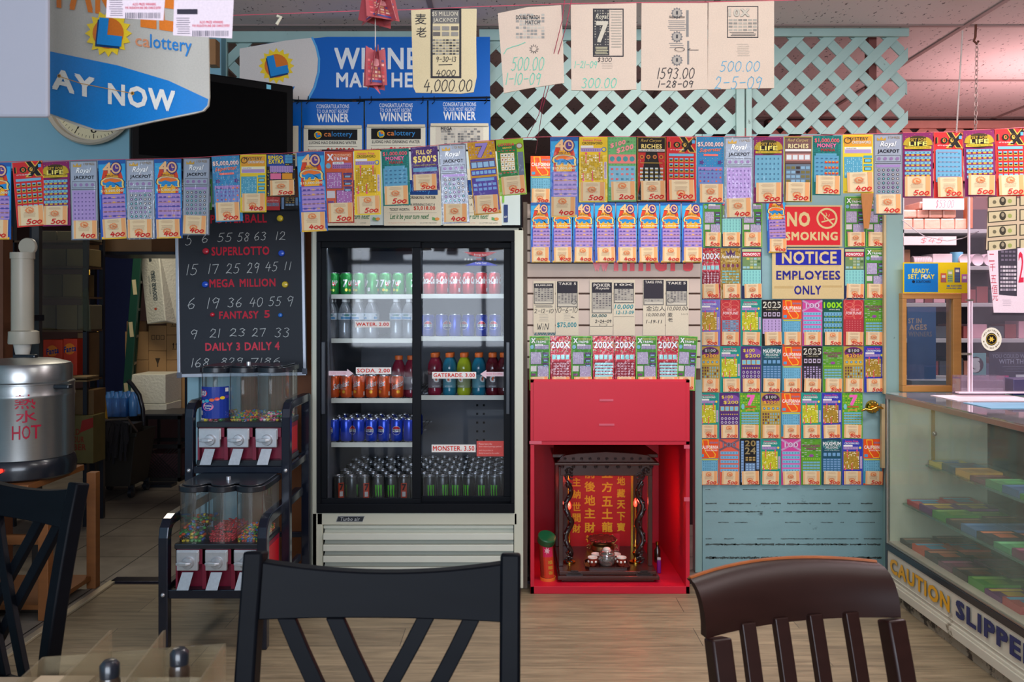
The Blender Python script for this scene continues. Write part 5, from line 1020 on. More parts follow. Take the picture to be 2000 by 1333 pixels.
def d_7(c, R, H):
    for q in (0, -1.02*WP*.98, ):
        c.disc(q+.010, .062, .0105, (214, 50, 44), 1); c.T('7', q-.028, .038, q-.004, .078, (240, 244, 240), 2, .06, shear=.1); c.T('UP', q+.000, .042, q+.030, .068, (240, 244, 240), 2, .06, shear=.2); c.disc(q-.01, .092, .008, (226, 196, 60), 1); c.disc(q+.008, .094, .007, (180, 206, 70), 1)
    c.rect(.055, .03, .075, .1, (20, 100, 60), 1); c.lines(.056, .035, .074, .08, 6, (200, 226, 206), 2, .3); c.rect(-.075, .08, -.06, .1, (230, 236, 230), 1)
def d_cola(c, R, H):
    for q in (0, -.10):
        c.T('Coca-Cola', q-.046, .024, q+.046, .062, (250, 244, 240), 1, .08, shear=.4); c.line([(q-.038, .064), (q-.01, .058), (q+.02, .063), (q+.04, .056)], .002, (244, 234, 232), 1)
    c.rect(.052, .085, .064, .105, (232, 226, 226), 1); c.T('ENJOY', .048, .04, .07, .05, (240, 220, 220), 1, .01)
def d_pepsi(c, R, H):
    for q in (0, -.10):
        c.disc(q, .06, .0235, (236, 238, 244), 1, n=28); n = 12
        up = [(q+.021*math.cos(math.pi*k/n+math.pi), .057+.019*math.sin(math.pi*k/n+math.pi)) for k in range(n+1)]; c.poly(up[::-1], (196, 44, 60), 2)
        dn = [(q+.021*math.cos(math.pi*k/n), .064+.018*math.sin(math.pi*k/n)) for k in range(n+1)]; c.poly(dn[::-1], (30, 50, 150), 2); c.rect(q-.023, .053, q+.023, .068, (236, 238, 244), 3); c.T('PEPSI', q-.0205, .0545, q+.0205, .066, (20, 24, 60), 4, .05)
    c.rect(.055, .08, .068, .104, (220, 226, 240), 1); c.lines(.05, .03, .072, .075, 9, (150, 170, 220), 1, .25)
def d_orange(c, R, H):
    for q in (0, -.10):
        c.T('Sunkist', q-.036, .034, q+.036, .066, (30, 50, 120), 1, .06, shear=.25, slope=-.35); c.T('Sunkist', q-.035, .034, q+.035, .065, (240, 240, 236), 2, .02, shear=.25, slope=-.35); c.disc(q+.006, .086, .010, (240, 150, 30), 1); c.disc(q+.006, .086, .007, (250, 190, 70), 2); c.T('ORANGE', q-.014, .068, q+.018, .074, (240, 226, 210), 1, .01)
    c.rect(.055, .085, .066, .106, (232, 220, 210), 1)
def d_claw(c, R, H):
    for q in (0, -.10):
        for dx_ in (-.014, 0, .014): c.poly([(q+dx_-.0045, .045), (q+dx_+.005, .047), (q+dx_+.003, .075), (q+dx_+.004, .10), (q+dx_, .112), (q+dx_-.003, .09)][::-1], (90, 206, 50), 1)
    c.lines(.05, .04, .07, .12, 9, (120, 124, 124), 1, .2)
def d_zero7(c, R, H):
    for q in (0, -.10): c.rect(q-.016, .035, q+.016, .125, (196, 66, 40), 1); c.T('7', q-.010, .040, q+.012, .075, (40, 30, 30), 2, .07); c.rect(q-.009, .082, q+.009, .108, (214, 210, 206), 2)
G7 = Can(d_7, (34, 150, 66)); CO = Can(d_cola, (206, 36, 48)); PE = Can(d_pepsi, (24, 64, 190)); OR = Can(d_orange, (226, 92, 36)); MO = Can(d_claw, (46, 50, 50), H=.157); Z7 = Can(d_zero7, (52, 50, 48), H=.157)
def bottle(prof, liqcol, capcol, labcol, draw, name_l, R, y0, y1, clear=False):
    m = GLASS('liquid_%s' % name_l, tuple(v**.6 for v in lin(liqcol)), 1.6, .22 if clear else .62, (225, 230, 235) if clear else liqcol)
    b = MB().lathe(prof, n=24, caps=False).build('bottle_body', m, smooth=50); bd = b.data; bpy.data.objects.remove(b)
    ct = MB().lathe(capcol[1], n=16).build('bottle_cap', M('cap_%d_%d_%d' % capcol[0], capcol[0], .45, var=.03), smooth=35); cd = ct.data; bpy.data.objects.remove(ct)
    c = Canvas(xf=lambda u, v, h: (u, -(h+.0006), v), eps=.0003); c.xf = lambda u, v, h: (u, -(h+.0006), v)
    n = 28; c.face([(-math.pi*R+2*math.pi*R*i/n, y0) for i in range(n+1)]+[(-math.pi*R+2*math.pi*R*i/n, y1) for i in range(n+1)], labcol, 0, [(i, i+1, n+2+i, n+1+i) for i in range(n)]); draw(c)
    ld = wrap_canvas(c, R); ld.materials.append(ink_lab); return bd, cd, ld
def put_bottle(pr, x, y, z, label, group, rot=0, name='drink_bottle', sc=.95):
    t = thing(name, label, 'bottle', (x, y, z), group); t.rotation_euler = (0, 0, rot); t.scale = (sc,)*3; link('bottle_body', pr[0], t); link('bottle_cap', pr[1], t, ); link('bottle_label', pr[2], t); return t
# helper: text in the (u, z up) frame
class UpCanvas(Canvas): pass
def up_text(c, t, x0, z0, x1, z1, col, l, bold=.03, shear=0):
    VV, Fc = text_copies(t, bold, shear)
    for i, V in enumerate(VV): c.face([(x0+a*(x1-x0), z0+b*(z1-z0)) for a, b in V], col, l+.07*i, Fc)
def dw(c):
    for q in (0, -.1): c.face([(q-.03, .105), (q+.03, .105), (q+.03, .115), (q-.03, .118)], (90, 160, 210), 1); c.face([(q-.012, .121), (q+.016, .121), (q+.014, .131), (q-.01, .131)], (110, 180, 120), 1); up_text(c, 'water', q-.022, .123, q+.022, .132, (60, 110, 170), 2)
wprof = [(.001, .004), (.026, 0), (.031, .008), (.030, .022), (.032, .03), (.030, .04), (.032, .05), (.030, .06), (.032, .07), (.030, .08), (.032, .092), (.0325, .10), (.0325, .137), (.031, .145), (.026, .165), (.016, .186), (.0125, .192), (.0125, .198)]
WB = bottle(wprof, (206, 216, 222), ((236, 238, 238), [(.014, .195), (.0145, .197), (.0145, .208), (.013, .21)]), (214, 228, 236), dw, 'water', .0330, .102, .136, True)
def dgt(c):
    for q in (0, -.12): up_text(c, 'G', q-.014, .07, q+.014, .105, (232, 232, 232), 2, .08); c.face([(q-.004, .078), (q+.004, .078), (q+.008, .098), (q+.0, .098)], (226, 96, 40), 3); up_text(c, 'GATORADE', q-.02, .045, q+.02, .052, (220, 220, 224), 2, .02)
gprof = [(.001, .004), (.032, 0), (.036, .01), (.036, .03), (.034, .036), (.034, .112), (.037, .12), (.0375, .14), (.034, .165), (.024, .188), (.0185, .196), (.0185, .203)]
capg = ((232, 110, 40), [(.021, .2), (.0215, .203), (.0215, .219), (.02, .222)])
GB = {n_: bottle(gprof, cl, capg, lc, dgt, n_, .0348, .04, .11) for n_, cl, lc in (('cherry', (150, 24, 60), (116, 110, 116)), ('teal', (30, 130, 160), (84, 140, 156)), ('lime', (186, 200, 40), (140, 150, 110)), ('deep_red', (110, 24, 40), (92, 88, 92)))}
def xat(px, Y): return (px-CX)/F*Y
cy1 = 4.14
rot = lambda i: (0, .5, -.6, 1.6, .1, -.4, .9, 2.2, -1, .3)[i % 10]
for i in range(7):
    G7.put(xat(651+i*25.5, cy1), cy1, SH['La'], 'green lemon-lime can, %s from the door edge, front of the top shelf' % ORD[i], 'green cans on the top shelf', rot(i))
    G7.put(xat(651+i*25.5, cy1), cy1+.07, SH['La'], 'green lemon-lime can standing behind the %s front one' % ORD[i], 'green cans on the top shelf', rot(i+3), False)
for i in range(6):
    CO.put(xat(838+i*25.6, cy1), cy1, SH['Ra'], 'red cola can, %s from the centre post, front of the top shelf' % ORD[i], 'red cans on the top shelf', (.1, -.5, -1.0, 1.9, -.7, 2.3)[i])
    CO.put(xat(838+i*25.6, cy1), cy1+.07, SH['Ra'], 'red cola can standing behind the %s front one' % ORD[i], 'red cans on the top shelf', .7, False)
for i, px in enumerate((646, 673, 699, 724, 773, 798)):
    put_bottle(WB, xat(px, cy1), cy1, SH['Lb'], 'clear water bottle with white cap, %s along the second shelf' % ORD[i], 'water bottles on the second shelf', rot(i), 'water_bottle')
    put_bottle(WB, xat(px, cy1), cy1+.07, SH['Lb'], 'clear water bottle in the row behind the %s front bottle' % ORD[i], 'water bottles on the second shelf', rot(i+2), 'water_bottle')
for i in range(6): 
    PE.put(xat(836+i*26.2, cy1), cy1, SH['Rb'], 'blue cola can, %s from the centre post, on the second shelf' % ORD[i], 'blue cans on the second shelf', (.1, 1.0, 1.8, 2.3, .0, -.3)[i])
    PE.put(xat(836+i*26.2, cy1), cy1+.07, SH['Rb'], 'blue cola can behind the %s can of the second shelf' % ORD[i], 'blue cans on the second shelf', 1.6, False)
for i in range(6):
    OR.put(xat(652+i*24.8, cy1), cy1, SH['Lc'], 'orange soda can, %s from the door edge, below the SODA label' % ORD[i], 'orange cans on the third shelf', (1.2, -.5, -.8, -.2, -.9, .1)[i])
    OR.put(xat(652+i*24.8, cy1), cy1+.07, SH['Lc'], 'orange soda can behind the %s front one below the SODA label' % ORD[i], 'orange cans on the third shelf', .4, False)
for i, (px, k_, s_) in enumerate(((779, 'cherry', 'Lc'), (803, 'cherry', 'Lc'), (849, 'cherry', 'Rc'), (878, 'teal', 'Rc'), (906, 'lime', 'Rc'), (935, 'teal', 'Rc'), (962, 'deep_red', 'Rc'), (984, 'deep_red', 'Rc'))):
    colr = {'cherry': 'cherry red', 'teal': 'turquoise', 'lime': 'yellow-green', 'deep_red': 'dark red'}[k_]
    y_ = cy1+.05 if s_ == 'Lc' else cy1
    where = ('beside the last orange can', 'touching the centre post behind the door frame', 'first past the centre post', 'between red and yellow-green ones', 'the only one of its colour', 'between yellow-green and dark red ones', 'behind the slide arrow', 'by the door end')[i]
    put_bottle(GB[k_], xat(px, y_), y_, SH[s_], '%s sports drink bottle with orange cap, %s' % (colr, where), 'sports drink bottles', (.2, .5, .3, -.1, -.5, .6, 0, .8)[i], 'sports_drink_bottle')
    if i > 1: put_bottle(GB[k_], xat(px, y_), y_+.08, SH[s_], '%s sports drink bottle standing behind the one %s' % (colr, where), 'sports drink bottles', .9, 'sports_drink_bottle')
for j in range(4):
    for i in range(7):
        PE.put(xat(652+i*24.6, cy1)+(.016 if j % 2 else 0), cy1+j*.064, SH['Ld'], 'blue cola can on the fourth shelf, row %s, %s from the door edge' % (('in front', 'behind', 'third back', 'fourth back')[j], ORD[i]), 'blue cans on the fourth shelf', (2.4, 1.4, 2.0, -.25, -.6, .05, 1.4)[i]+j, j == 0)
rr = random.Random(2); xs0, xs1 = xat(672, cy1), xat(984, cy1)-.02
for j in range(8):
    for i in range(14):
        x = xs0-.09+i*.0655+(.03 if j % 2 else 0)
        if x > ir-.04 or x < il+.04: continue
        z7 = j == 0 and i in (1, 3, 6); cn = Z7 if z7 else MO
        lb = ('black and red can marked with a seven, %s in the front row' % ORD[i]) if z7 else 'black energy drink can on the bottom, %s row, %s from the door edge' % (('front', 'second', 'third', 'fourth', 'fifth', 'sixth', 'seventh', 'back')[j], ORD[i])
        cn.put(x, cy1+j*.076+rr.uniform(-.004, .004), SH['floor'], lb, 'tall dark cans on the cooler bottom', rr.uniform(-.6, .6) if j == 0 and i not in (0, 2) else 1.6, j == 0, 'energy_drink_can', sc=.93)
fr_all = fr; 
# ================================================================ blackboard
Yk = 3.9
bb = thing('blackboard', 'tall blackboard with white frame, red game names and chalk numbers', 'blackboard', P(474, 738, Yk))
c = Canvas(Yk, eps=.0005); c.sheet(352, 405, 594, 729, (44, 48, 56), .012)
RD = (196, 34, 58)
c.T('POWERBALL', 416, 419, 526, 436, RD, 1, .05); c.T('SUPERLOTTO', 417, 482, 530, 499, RD, 1, .05); c.T('MEGA', 412, 545, 461, 561, RD, 1, .05); c.T('MILLION', 471, 545, 541, 561, RD, 1, .05); c.T('FANTASY', 430, 608, 507, 623, RD, 1, .05); c.T('5', 518, 607, 529, 622, RD, 1, .05); c.T('DAILY 3', 402, 669, 470, 685, (214, 60, 80), 1, .05); c.T('DAILY 4', 479, 669, 547, 685, (214, 60, 80), 1, .05)
CH = (196, 200, 200)
for t, x0, y0, x1, y1 in (('5', 364, 456, 380, 478), ('6', 396, 456, 412, 473), ('55', 427, 455, 458, 472), ('58', 466, 455, 492, 472), ('63', 499, 454, 525, 470), ('12', 541, 454, 563, 470), ('15', 365, 515, 390, 536), ('17', 408, 515, 430, 534), ('25', 443, 515, 472, 534), ('29', 484, 514, 510, 534), ('45', 520, 513, 546, 531), ('11', 556, 513, 574, 529),
                          ('6', 366, 581, 385, 602), ('19', 404, 581, 432, 602), ('36', 445, 582, 476, 600), ('40', 488, 582, 516, 600), ('55', 525, 581, 552, 599), ('9', 560, 580, 576, 600), ('9', 370, 643, 388, 661), ('21', 409, 642, 432, 659), ('23', 448, 642, 482, 657), ('27', 492, 642, 520, 658), ('33', 536, 642, 568, 660), ('168', 372, 699, 410, 716), ('829', 430, 699, 476, 712), ('7186', 488, 700, 550, 712)): c.hand(t, x0, y0, x1, y1, 1.1, CH, 1)
c.build('board_face', INK('chalkboard', .5, 0), bb)
al = M('white_aluminium', (190, 194, 206), .35, .5, .04)
MB().pbox(346, 400, 352, 736, Yk-.008, .022).pbox(592, 400, 598, 730, Yk-.008, .022).pbox(346, 729, 598, 736, Yk-.008, .022).pbox(346, 398, 598, 404, Yk-.008, .022).build('board_frame', al, bb, bevel=.002)
MB().pbox(345, 726, 355, 737, Yk-.010, .004).pbox(590, 722, 600, 733, Yk-.010, .004).build('corner_cap', M('corner_grey', (90, 96, 110), .5), bb, bevel=.001)
MB().pbox(372, 430, 384, 440, Yk+.014, 4.10-Yk-.014).pbox(372, 700, 384, 712, Yk+.014, 4.10-Yk-.014).build('wall_bracket', m_dark, bb)
bb.rotation_euler = (0, math.radians(-.9), 0)
for x, y, k, lab in ((547, 427, (226, 200, 40), 'yellow round magnet at the top of the blackboard'), (402, 491, (190, 24, 50), 'red round magnet before the second red title'), (550, 495, (40, 84, 206), 'blue round magnet after the second red title'), (401, 556, (30, 80, 200), 'blue round magnet before the third red title'), (557, 556, (230, 200, 60), 'yellow round magnet after the third red title'), (415, 615, (200, 30, 54), 'small red magnet before the fourth title'), (548, 616, (50, 120, 214), 'small blue magnet after the fourth title')):
    p = P(x, y, Yk-.002); r_ = (6.4 if y < 600 else 4.5)*Yk/F
    tag(MB().lathe([(r_, 0), (r_, -.004), (r_*.8, -.009), (r_*.4, -.011), (.0005, -.0115)], p, 20, 'y').build('magnet', M('magnet_%d_%d' % (k[0], k[2]), k, .25, var=.02, coat=.4), loc=p, smooth=40), lab, 'magnet', 'magnets on the blackboard')
# ================================================================ candy machines on their stand
m_rk = M('rack_black', (26, 32, 48), .22, .3, .15, 20, coat=.4); m_mar = M('maroon_plastic', (128, 20, 52), .4, coat=.2); m_mred = M('red_plastic', (190, 14, 34), .4, coat=.2); m_bk = M('black_plastic', (28, 32, 40), .28, coat=.3); m_chr = M('chrome', (206, 210, 216), .3, .55, .12, 60); m_chr2 = M('chrome_flap', (182, 186, 192), .35, .5, .2, 90)
rk = thing('candy_rack', 'black tubular two-tier stand carrying the candy machines', 'rack', P(452, 1150, 3.4))
YF1, YB1 = 3.22, 3.50      # lower front tier
YF2, YB2 = 3.48, 3.76      # upper tier behind
def px(x, Y): return (x-CX)/F*Y
def pz(y, Y): return EYE-(y-CY)/F*Y
# the four-legged stand: front arms of each tier bend back to the rear uprights
mb = MB(); W_ = .038
xl, xr = px(322, YF1), px(514, YF1); ztop1 = pz(1020, YF1)
for x in (xl, xr):
    pts = [(x, YF1, 0), (x, YF1, ztop1-.06)]+[(x, YF1+.06-.06*math.cos(math.radians(a)), ztop1-.06+.06*math.sin(math.radians(a))) for a in (30, 60, 90)]+[(x, YB2, ztop1+.0)]
    mb.sweep(pts, W_, W_, (1, 0, 0))
xl2, xr2 = px(372, YF2), px(560, YF2); ztop2 = pz(792, YF2)
for x in (xl2, xr2):
    pts = [(x, YF2, pz(1110, YF2)), (x, YF2, ztop2-.05)]+[(x, YF2+.05-.05*math.cos(math.radians(a)), ztop2-.05+.05*math.sin(math.radians(a))) for a in (30, 60, 90)]+[(x, YB2+.05, ztop2)]
    mb.sweep(pts, W_*.95, W_*.95, (1, 0, 0))
    mb.bar((x, YB2+.05, 0), (x, YB2+.05, ztop2+.012), W_, W_, (0, 1, 0))
    mb.bar((x, YF2, pz(1110, YF2)), (x, YF1+.0, pz(1110, YF2)), W_*.8, W_*.8)
mb.build('upright_frame', m_rk, rk, bevel=.004)
zs1, zs2 = pz(1160, YF1), pz(918, YF2)
mb = MB(); mb.bar((xl, YF1, zs1), (xr, YF1, zs1), .02, .035).bar((xl, YF1, zs1-.02), (xl, YB2, zs1-.02), .02, .03).bar((xr, YF1, zs1-.02), (xr, YB2, zs1-.02), .02, .03).bar((xl, YB1, zs1), (xr, YB1, zs1), .02, .03)
mb.bar((xl2, YF2, zs2), (xr2, YF2, zs2), .02, .03).bar((xl2, YF2, zs2), (xl2, YB2+.05, zs2), .02, .03).bar((xr2, YF2, zs2), (xr2, YB2+.05, zs2), .02, .03).bar((xl2, YB2+.05, zs2), (xr2, YB2+.05, zs2), .02, .03); mb.bar((xl2, YB2+.05, pz(1050, YB2)), (xr2, YB2+.05, pz(1050, YB2)), .02, .025)
mb.build('shelf_rail', m_rk, rk, bevel=.003)
mb = MB()
for x, z, Y in ((xl+.0, zs1, YF1-.014), (xr, zs1, YF1-.014), (xl2, zs2, YF2-.014), (xr2, zs2, YF2-.014)): mb.ball((x, Y-.004, z), .0085, 10)
mb.build('bolt', m_chr, rk, smooth=40)
CAND = {'big': [(40, 140, 60), (220, 190, 40), (214, 90, 40), (30, 90, 170), (60, 40, 30), (70, 160, 70)], 'red': [(200, 24, 50), (180, 20, 44), (216, 40, 60)], 'mix': [(220, 190, 40), (60, 150, 60), (40, 110, 190), (214, 60, 50), (230, 120, 50)], 'gum': [(232, 226, 214), (200, 30, 60), (150, 30, 60), (40, 120, 60), (226, 200, 60)], 'pink': [(240, 120, 160), (230, 200, 60), (60, 140, 190), (240, 234, 220), (60, 150, 80), (160, 20, 50)]}
def machine(x0, x1, ybot, yband, yflr, ylid, Yf, dep, label, candy, group='candy machines on the black stand', poster=False):
    xa, xb = px(x0, Yf), px(x1, Yf); w = (xb-xa)/3; Yb_ = Yf+dep; zb, zn, zf, zl = [pz(v, Yf) for v in (ybot, yband, yflr, ylid)]
    t = thing('candy_machine', label, 'candy machine', ((xa+xb)/2, Yf, zb), group)
    MB().box(xa-.004, xb+.004, Yf-.004, Yb_, zb, zb+.028).build('base_tray', m_bk, t, bevel=.004)
    mb = MB(); mb.mat(m_mar).box(xa, xb, Yf+.03, Yb_-.005, zb+.028, zn); 
    for i in range(4): mb.box(xa+w*i-(.0 if i == 0 else .008), xa+w*i+(.008 if i < 3 else 0), Yf, Yf+.03, zb+.028, zn)
    mb.mat(m_mar).box(xa, xb, Yf, Yf+.03, zb+.125, zn); mb.mat(m_mred).box(xb, xb+.0015, Yf+.03, Yb_-.02, zb+.04, zn-.02)
    mb.build('machine_body', None, t, bevel=.003)
    MB().box(xa-.004, xb+.004, Yf-.006, Yb_, zn, zf).build('top_band', m_bk, t, bevel=.005)
    # three-lobed clear hopper
    def outline(off, yb):
        pts = []
        for i in range(3):
            cx = xa+w*(i+.5); r_ = w/2+off
            for k in range(0, 9): a = math.radians(180+22.5*k if True else 0); pts.append((cx+r_*math.cos(a)*(1 if True else 1), Yf+.055+(.055+off)*math.sin(a)))
        return pts+[(xb+off, yb), (xa-off, yb)]
    ol = outline(0, Yb_-.01); n = len(ol); mb = MB(); mb.add([(x, y, z) for z in (zf, zl) for x, y in ol], [(i, (i+1) % n, (i+1) % n+n, i+n) for i in range(n)])
    for i in (1, 2): mb.add([(xa+w*i, Yf+.055, zf), (xa+w*i, Yb_-.01, zf), (xa+w*i, Yb_-.01, zl), (xa+w*i, Yf+.055, zl)], [(0, 1, 2, 3)])
    mb.build('clear_hopper', plastic_clear, t, smooth=50)
    ol = outline(.006, Yb_); mb = MB(); mb.slab(ol, zl-.002, zl+.020); mb.slab(outline(-.008, Yb_-.012), zl+.020, zl+.026); li = mb.build('lid', m_bk, t, smooth=40, bevel=.002)
    MB().cyl(((xa+xb)/2, Yf+dep*.45, zl+.024), ((xa+xb)/2, Yf+dep*.45, zl+.038), .009, 12).build('lid_lock', m_chr, li)
    for i in range(3):
        cx = xa+w*(i+.5)-.006; zc = zn-.05; hw = w*.37
        m_ = MB().box(cx-hw, cx+hw, Yf-.014, Yf+.004, zn-.082, zn-.006).box(cx-hw-.003, cx+hw+.003, Yf-.010, Yf, zn-.05, zn-.002).build('coin_mechanism', m_chr, t, bevel=.003)
        MB().lathe([(.001, -.030), (.021, -.028), (.024, -.016), (.024, -.012)], (cx+.004, Yf, zc), 24, 'y').build('dial', m_chr2, m_, smooth=40)
        MB().sweep([(cx-.034, Yf-.034, zc+.002), (cx-.018, Yf-.038, zc+.002), (cx+.006, Yf-.040, zc+.002), (cx+.022, Yf-.034, zc+.003)], [.010, .015, .013, .008], .012, (0, 0, 1)).build('turn_handle', m_chr, m_, bevel=.003)
        f_ = MB(); f_.add([(cx-.020, Yf-.012, zn-.088), (cx+.024, Yf-.012, zn-.088), (cx+.012, Yf-.032, zn-.152), (cx-.034, Yf-.032, zn-.152), (cx-.020, Yf-.009, zn-.088), (cx+.024, Yf-.009, zn-.088), (cx+.012, Yf-.029, zn-.152), (cx-.034, Yf-.029, zn-.152)], [(0, 3, 2, 1), (4, 5, 6, 7), (0, 1, 5, 4), (1, 2, 6, 5), (2, 3, 7, 6), (3, 0, 4, 7)])
        f_.build('dispense_flap', m_chr2, m_)
    for i, (kind, hgt, sz, name) in enumerate(candy):      # loose sweets inside each hopper
        rr = random.Random(i*7+int(x0)); mb = MB(); mats = [M('sweet_%d_%d_%d' % k, k, .2, var=.03, coat=.6) for k in CAND[kind]]
        cx0, cx1 = xa+w*i+.008, xa+w*(i+1)-.008; 
        y = Yf+.02
        while y < Yb_-.03:
            x = cx0
            while x < cx1:
                hh = hgt*(.35+.65*min(1, (y-Yf)/.12))*(.8+.4*rr.random()); z = zf+sz*.6
                edge = math.hypot(((x-(cx0+cx1)/2)/(w/2)), min(0, (y-Yf-.055)/.055)) < .93
                if edge:
                    near = y < Yf+.07 or x < cx0+sz or x > cx1-sz
                    zs = [z+q*sz*1.5 for q in range(int(hh/(sz*1.5))+1)] if near else [z+hh]
                    for zz in zs: mb.mat(mats[rr.randrange(len(mats))]).ball((x+rr.uniform(-.2, .2)*sz, y+rr.uniform(-.2, .2)*sz, zz), sz, 6, .72 if sz < .01 else 1)
                x += sz*1.9
            y += sz*1.9
        tag(mb.build('loose_sweets', None, loc=((cx0+cx1)/2, Yf+.1, zf), smooth=60), name, 'sweets', kind='stuff')
    if poster:
        c = Canvas(xf=lambda u, v, h: ((lambda a: (xa+w*.5+(w/2+.001+h)*math.sin(a), Yf+.055-(.056+h)*math.cos(a)))((u-.5)*2.6)+(zf+.012+(1-v)*.135,)), eps=.0006)
        for i in range(10): c.rect(i/10, 0, (i+1)/10, 1, (30, 56, 150), 0)
        c.disc(.2, .2, .17, (226, 60, 70), 1, .12); c.T('DUBBLE', .07, .13, .34, .2, WHT, 2, .04); c.T('BUBBLE', .07, .21, .34, .28, WHT, 2, .04); c.disc(.38, .62, .17, (236, 130, 170), 1, .13); c.T('Bubble', .27, .56, .5, .62, WHT, 2, .03); c.T('Gum', .30, .64, .46, .7, WHT, 2, .03)
        for i, k in enumerate(((200, 60, 80), (120, 200, 220), (60, 170, 200), (230, 110, 60), (220, 60, 50), (236, 200, 40), (90, 60, 160))): c.disc(.08+.14*i, .5-.03*i, .07, k, 1.5, .05)
        c.rect(.86, .04, .97, .16, WHT, 1); c.rect(.06, .76, .2, .9, WHT, 1); c.lines(.24, .8, .95, .95, 5, (150, 160, 210), 1, .4); c.build('gum_label', ink_gloss, t)
    return t
machine(386, 552, 912, 836, 824, 728, YF2, .25, 'upper three-bay candy machine, nearly empty, under the blackboard', [('gum', .010, .011, 'few large gumballs in the upper machine, white and maroon'), ('mix', .016, .006, 'small colourful candies in the middle bay of the upper machine'), ('pink', .010, .0075, 'pink, yellow and blue candies in the last bay of the upper machine')], poster=True)
machine(343, 511, 1165, 1073, 1062, 962, YF1, .25, 'lower three-bay candy machine, fuller, standing closest to the floor', [('big', .052, .0085, 'green, yellow and orange candy-coated sweets heaped in the lower machine'), ('red', .034, .006, 'heap of red candies in the middle bay of the lower machine'), ('mix', .022, .006, 'small colourful candies in the last bay of the lower machine')])
# ================================================================ slatted panel with papers and the red word
Ys = 3.90
sp = thing('slatted_panel', 'beige slatted display panel between the cooler and the green door', 'panel', P(1200, 745, Ys))
m_sl = M('slat_beige', (204, 184, 170), .55, var=.04, scale=4); mb = MB(); gy = [397, 428, 459, 490, 513.5, 543, 574, 605, 636, 667, 698, 722]
for a_, b2_ in zip(gy[:-1], gy[1:]): mb.pbox(1030, a_+1.7, 1368, b2_-1.7, Ys, .012)
mb.build('slat_board', m_sl, sp, bevel=.0012)
MB().pbox(1030, 397, 1368, 742, Ys+.012, .012).build('groove_backing', M('groove_brown', (92, 56, 34), .6), sp)
MB().pbox(1022, 395, 1030, 1150, Ys+.0, .03).build('edge_strip', M('edge_dark', (110, 96, 84), .6), sp)
c = Canvas(Ys-.003, eps=.0008); c.T('winners', 1153, 478, 1354, 530, (238, 84, 92), 1, .14); tag(c.build('lettering_sign', ink_gloss, loc=P(1250, 529, Ys)), 'large red word half covered by the bear tickets on the slatted panel', 'sign')
def sheet_paper(x0, y0, x1, y1, label, draw, Y=Ys, colr=(218, 206, 182)):
    c = Canvas(Y-.004, eps=.0005); c.sheet(x0, y0, x1, y1, colr, .0008); draw(c); return tag(c.build('winner_photocopy', ink_paper, loc=P((x0+x1)/2, y0, Y)), label, 'paper', 'winner photocopies on the slatted panel')
TC = (40, 140, 150)
def copy(c, x0, y0, x1, y1, title, dark=(54, 52, 60), top=.3, body=(176, 170, 158), dense=.3):
    c.rect(x0, y0, x1, y1, body, 1); h = y1-y0; c.rect(x0, y0, x1, y0+h*top, dark, 1.5); c.frame(x0, y0, x1, y1, .8, dark, 3); c.T(title, x0+3, y0+h*.04, x1-3, y0+h*.14, (220, 212, 200), 2, .04); c.grid(x0+1, y0+h*top, x1-1, y1-h*.14, 6, 7, 0, 2, .6, .5, cols=[(110, 104, 108), (90, 86, 92), (140, 134, 130)], skip=dense); c.rect(x0+2, y1-h*.11, x1-2, y1-h*.03, (206, 198, 180), 2)
def q1(c): copy(c, 1043, 554, 1081, 594, '$2,000,000', top=.22); c.lines(1043, 596, 1081, 602, 3, (130, 126, 120), 1, .5); c.hand('2-12-10', 1043, 604, 1081, 612, .9, INKK, 1); c.hand('WiN', 1048, 632, 1072, 644, 1.1, INKK, 1); c.lines(1052, 614, 1072, 630, 5, (180, 172, 160), 1, .2)
sheet_paper(1042, 549, 1084, 650, 'photocopied winning ticket marked WIN, nearest the cooler', q1)
c = Canvas(Ys-.002, eps=.0005); c.T('2,000,000', 1043, 647, 1085, 656, (30, 110, 120), 1, .03, shear=.1); tag(c.build('painted_figures', ink_paper, loc=P(1064, 656, Ys)), 'teal handwritten figure just above the first green crossword ticket', 'sign')
def q2(c): copy(c, 1088, 550, 1128, 600, 'TAKE 5', top=.46); c.ring(1121, 590, 5, 4.3, INKK, 4); c.hand('10-6-10', 1086, 601, 1128, 611, .9, INKK, 1); c.T('$75,000', 1088, 630, 1126, 641, TC, 1, .03); c.lines(1100, 613, 1115, 628, 5, (180, 172, 160), 1, .2); c.line([(1122, 621), (1115, 620), (1119, 618)], .8, INKK, 1)
sheet_paper(1085, 549, 1130, 656, 'photocopied ticket paper with teal 75,000 written on it', q2)
def q3(c): copy(c, 1156, 552, 1195, 612, 'POKER', top=.34); c.T('Royale', 1163, 561, 1190, 567, (220, 212, 200), 4, .02, shear=.3); c.T('50,000', 1155, 614, 1185, 621, (30, 90, 96), 1, .04, shear=.2); c.hand('2-24-09', 1162, 625, 1194, 631, 1, INKK, 1); c.line([(1152, 638), (1196, 638)], .7, INKK, 1); c.ring(1178, 635, 8, 7.2, INKK, 2, .35)
sheet_paper(1152, 547, 1197, 655, 'photocopied poker ticket paper with 50,000 written on it', q3)
def q4(c): copy(c, 1199, 553, 1238, 592, '10X', top=.3, dense=.5); c.T('10,000', 1200, 595, 1237, 605, TC, 1, .03, shear=.2); c.T('12-13-09', 1203, 607, 1238, 614, TC, 1, .03, shear=.2); c.line([(1199, 619), (1238, 619)], .6, INKK, 1)
sheet_paper(1198, 547, 1240, 656, 'photocopied ticket paper with teal 10,000 and date', q4)
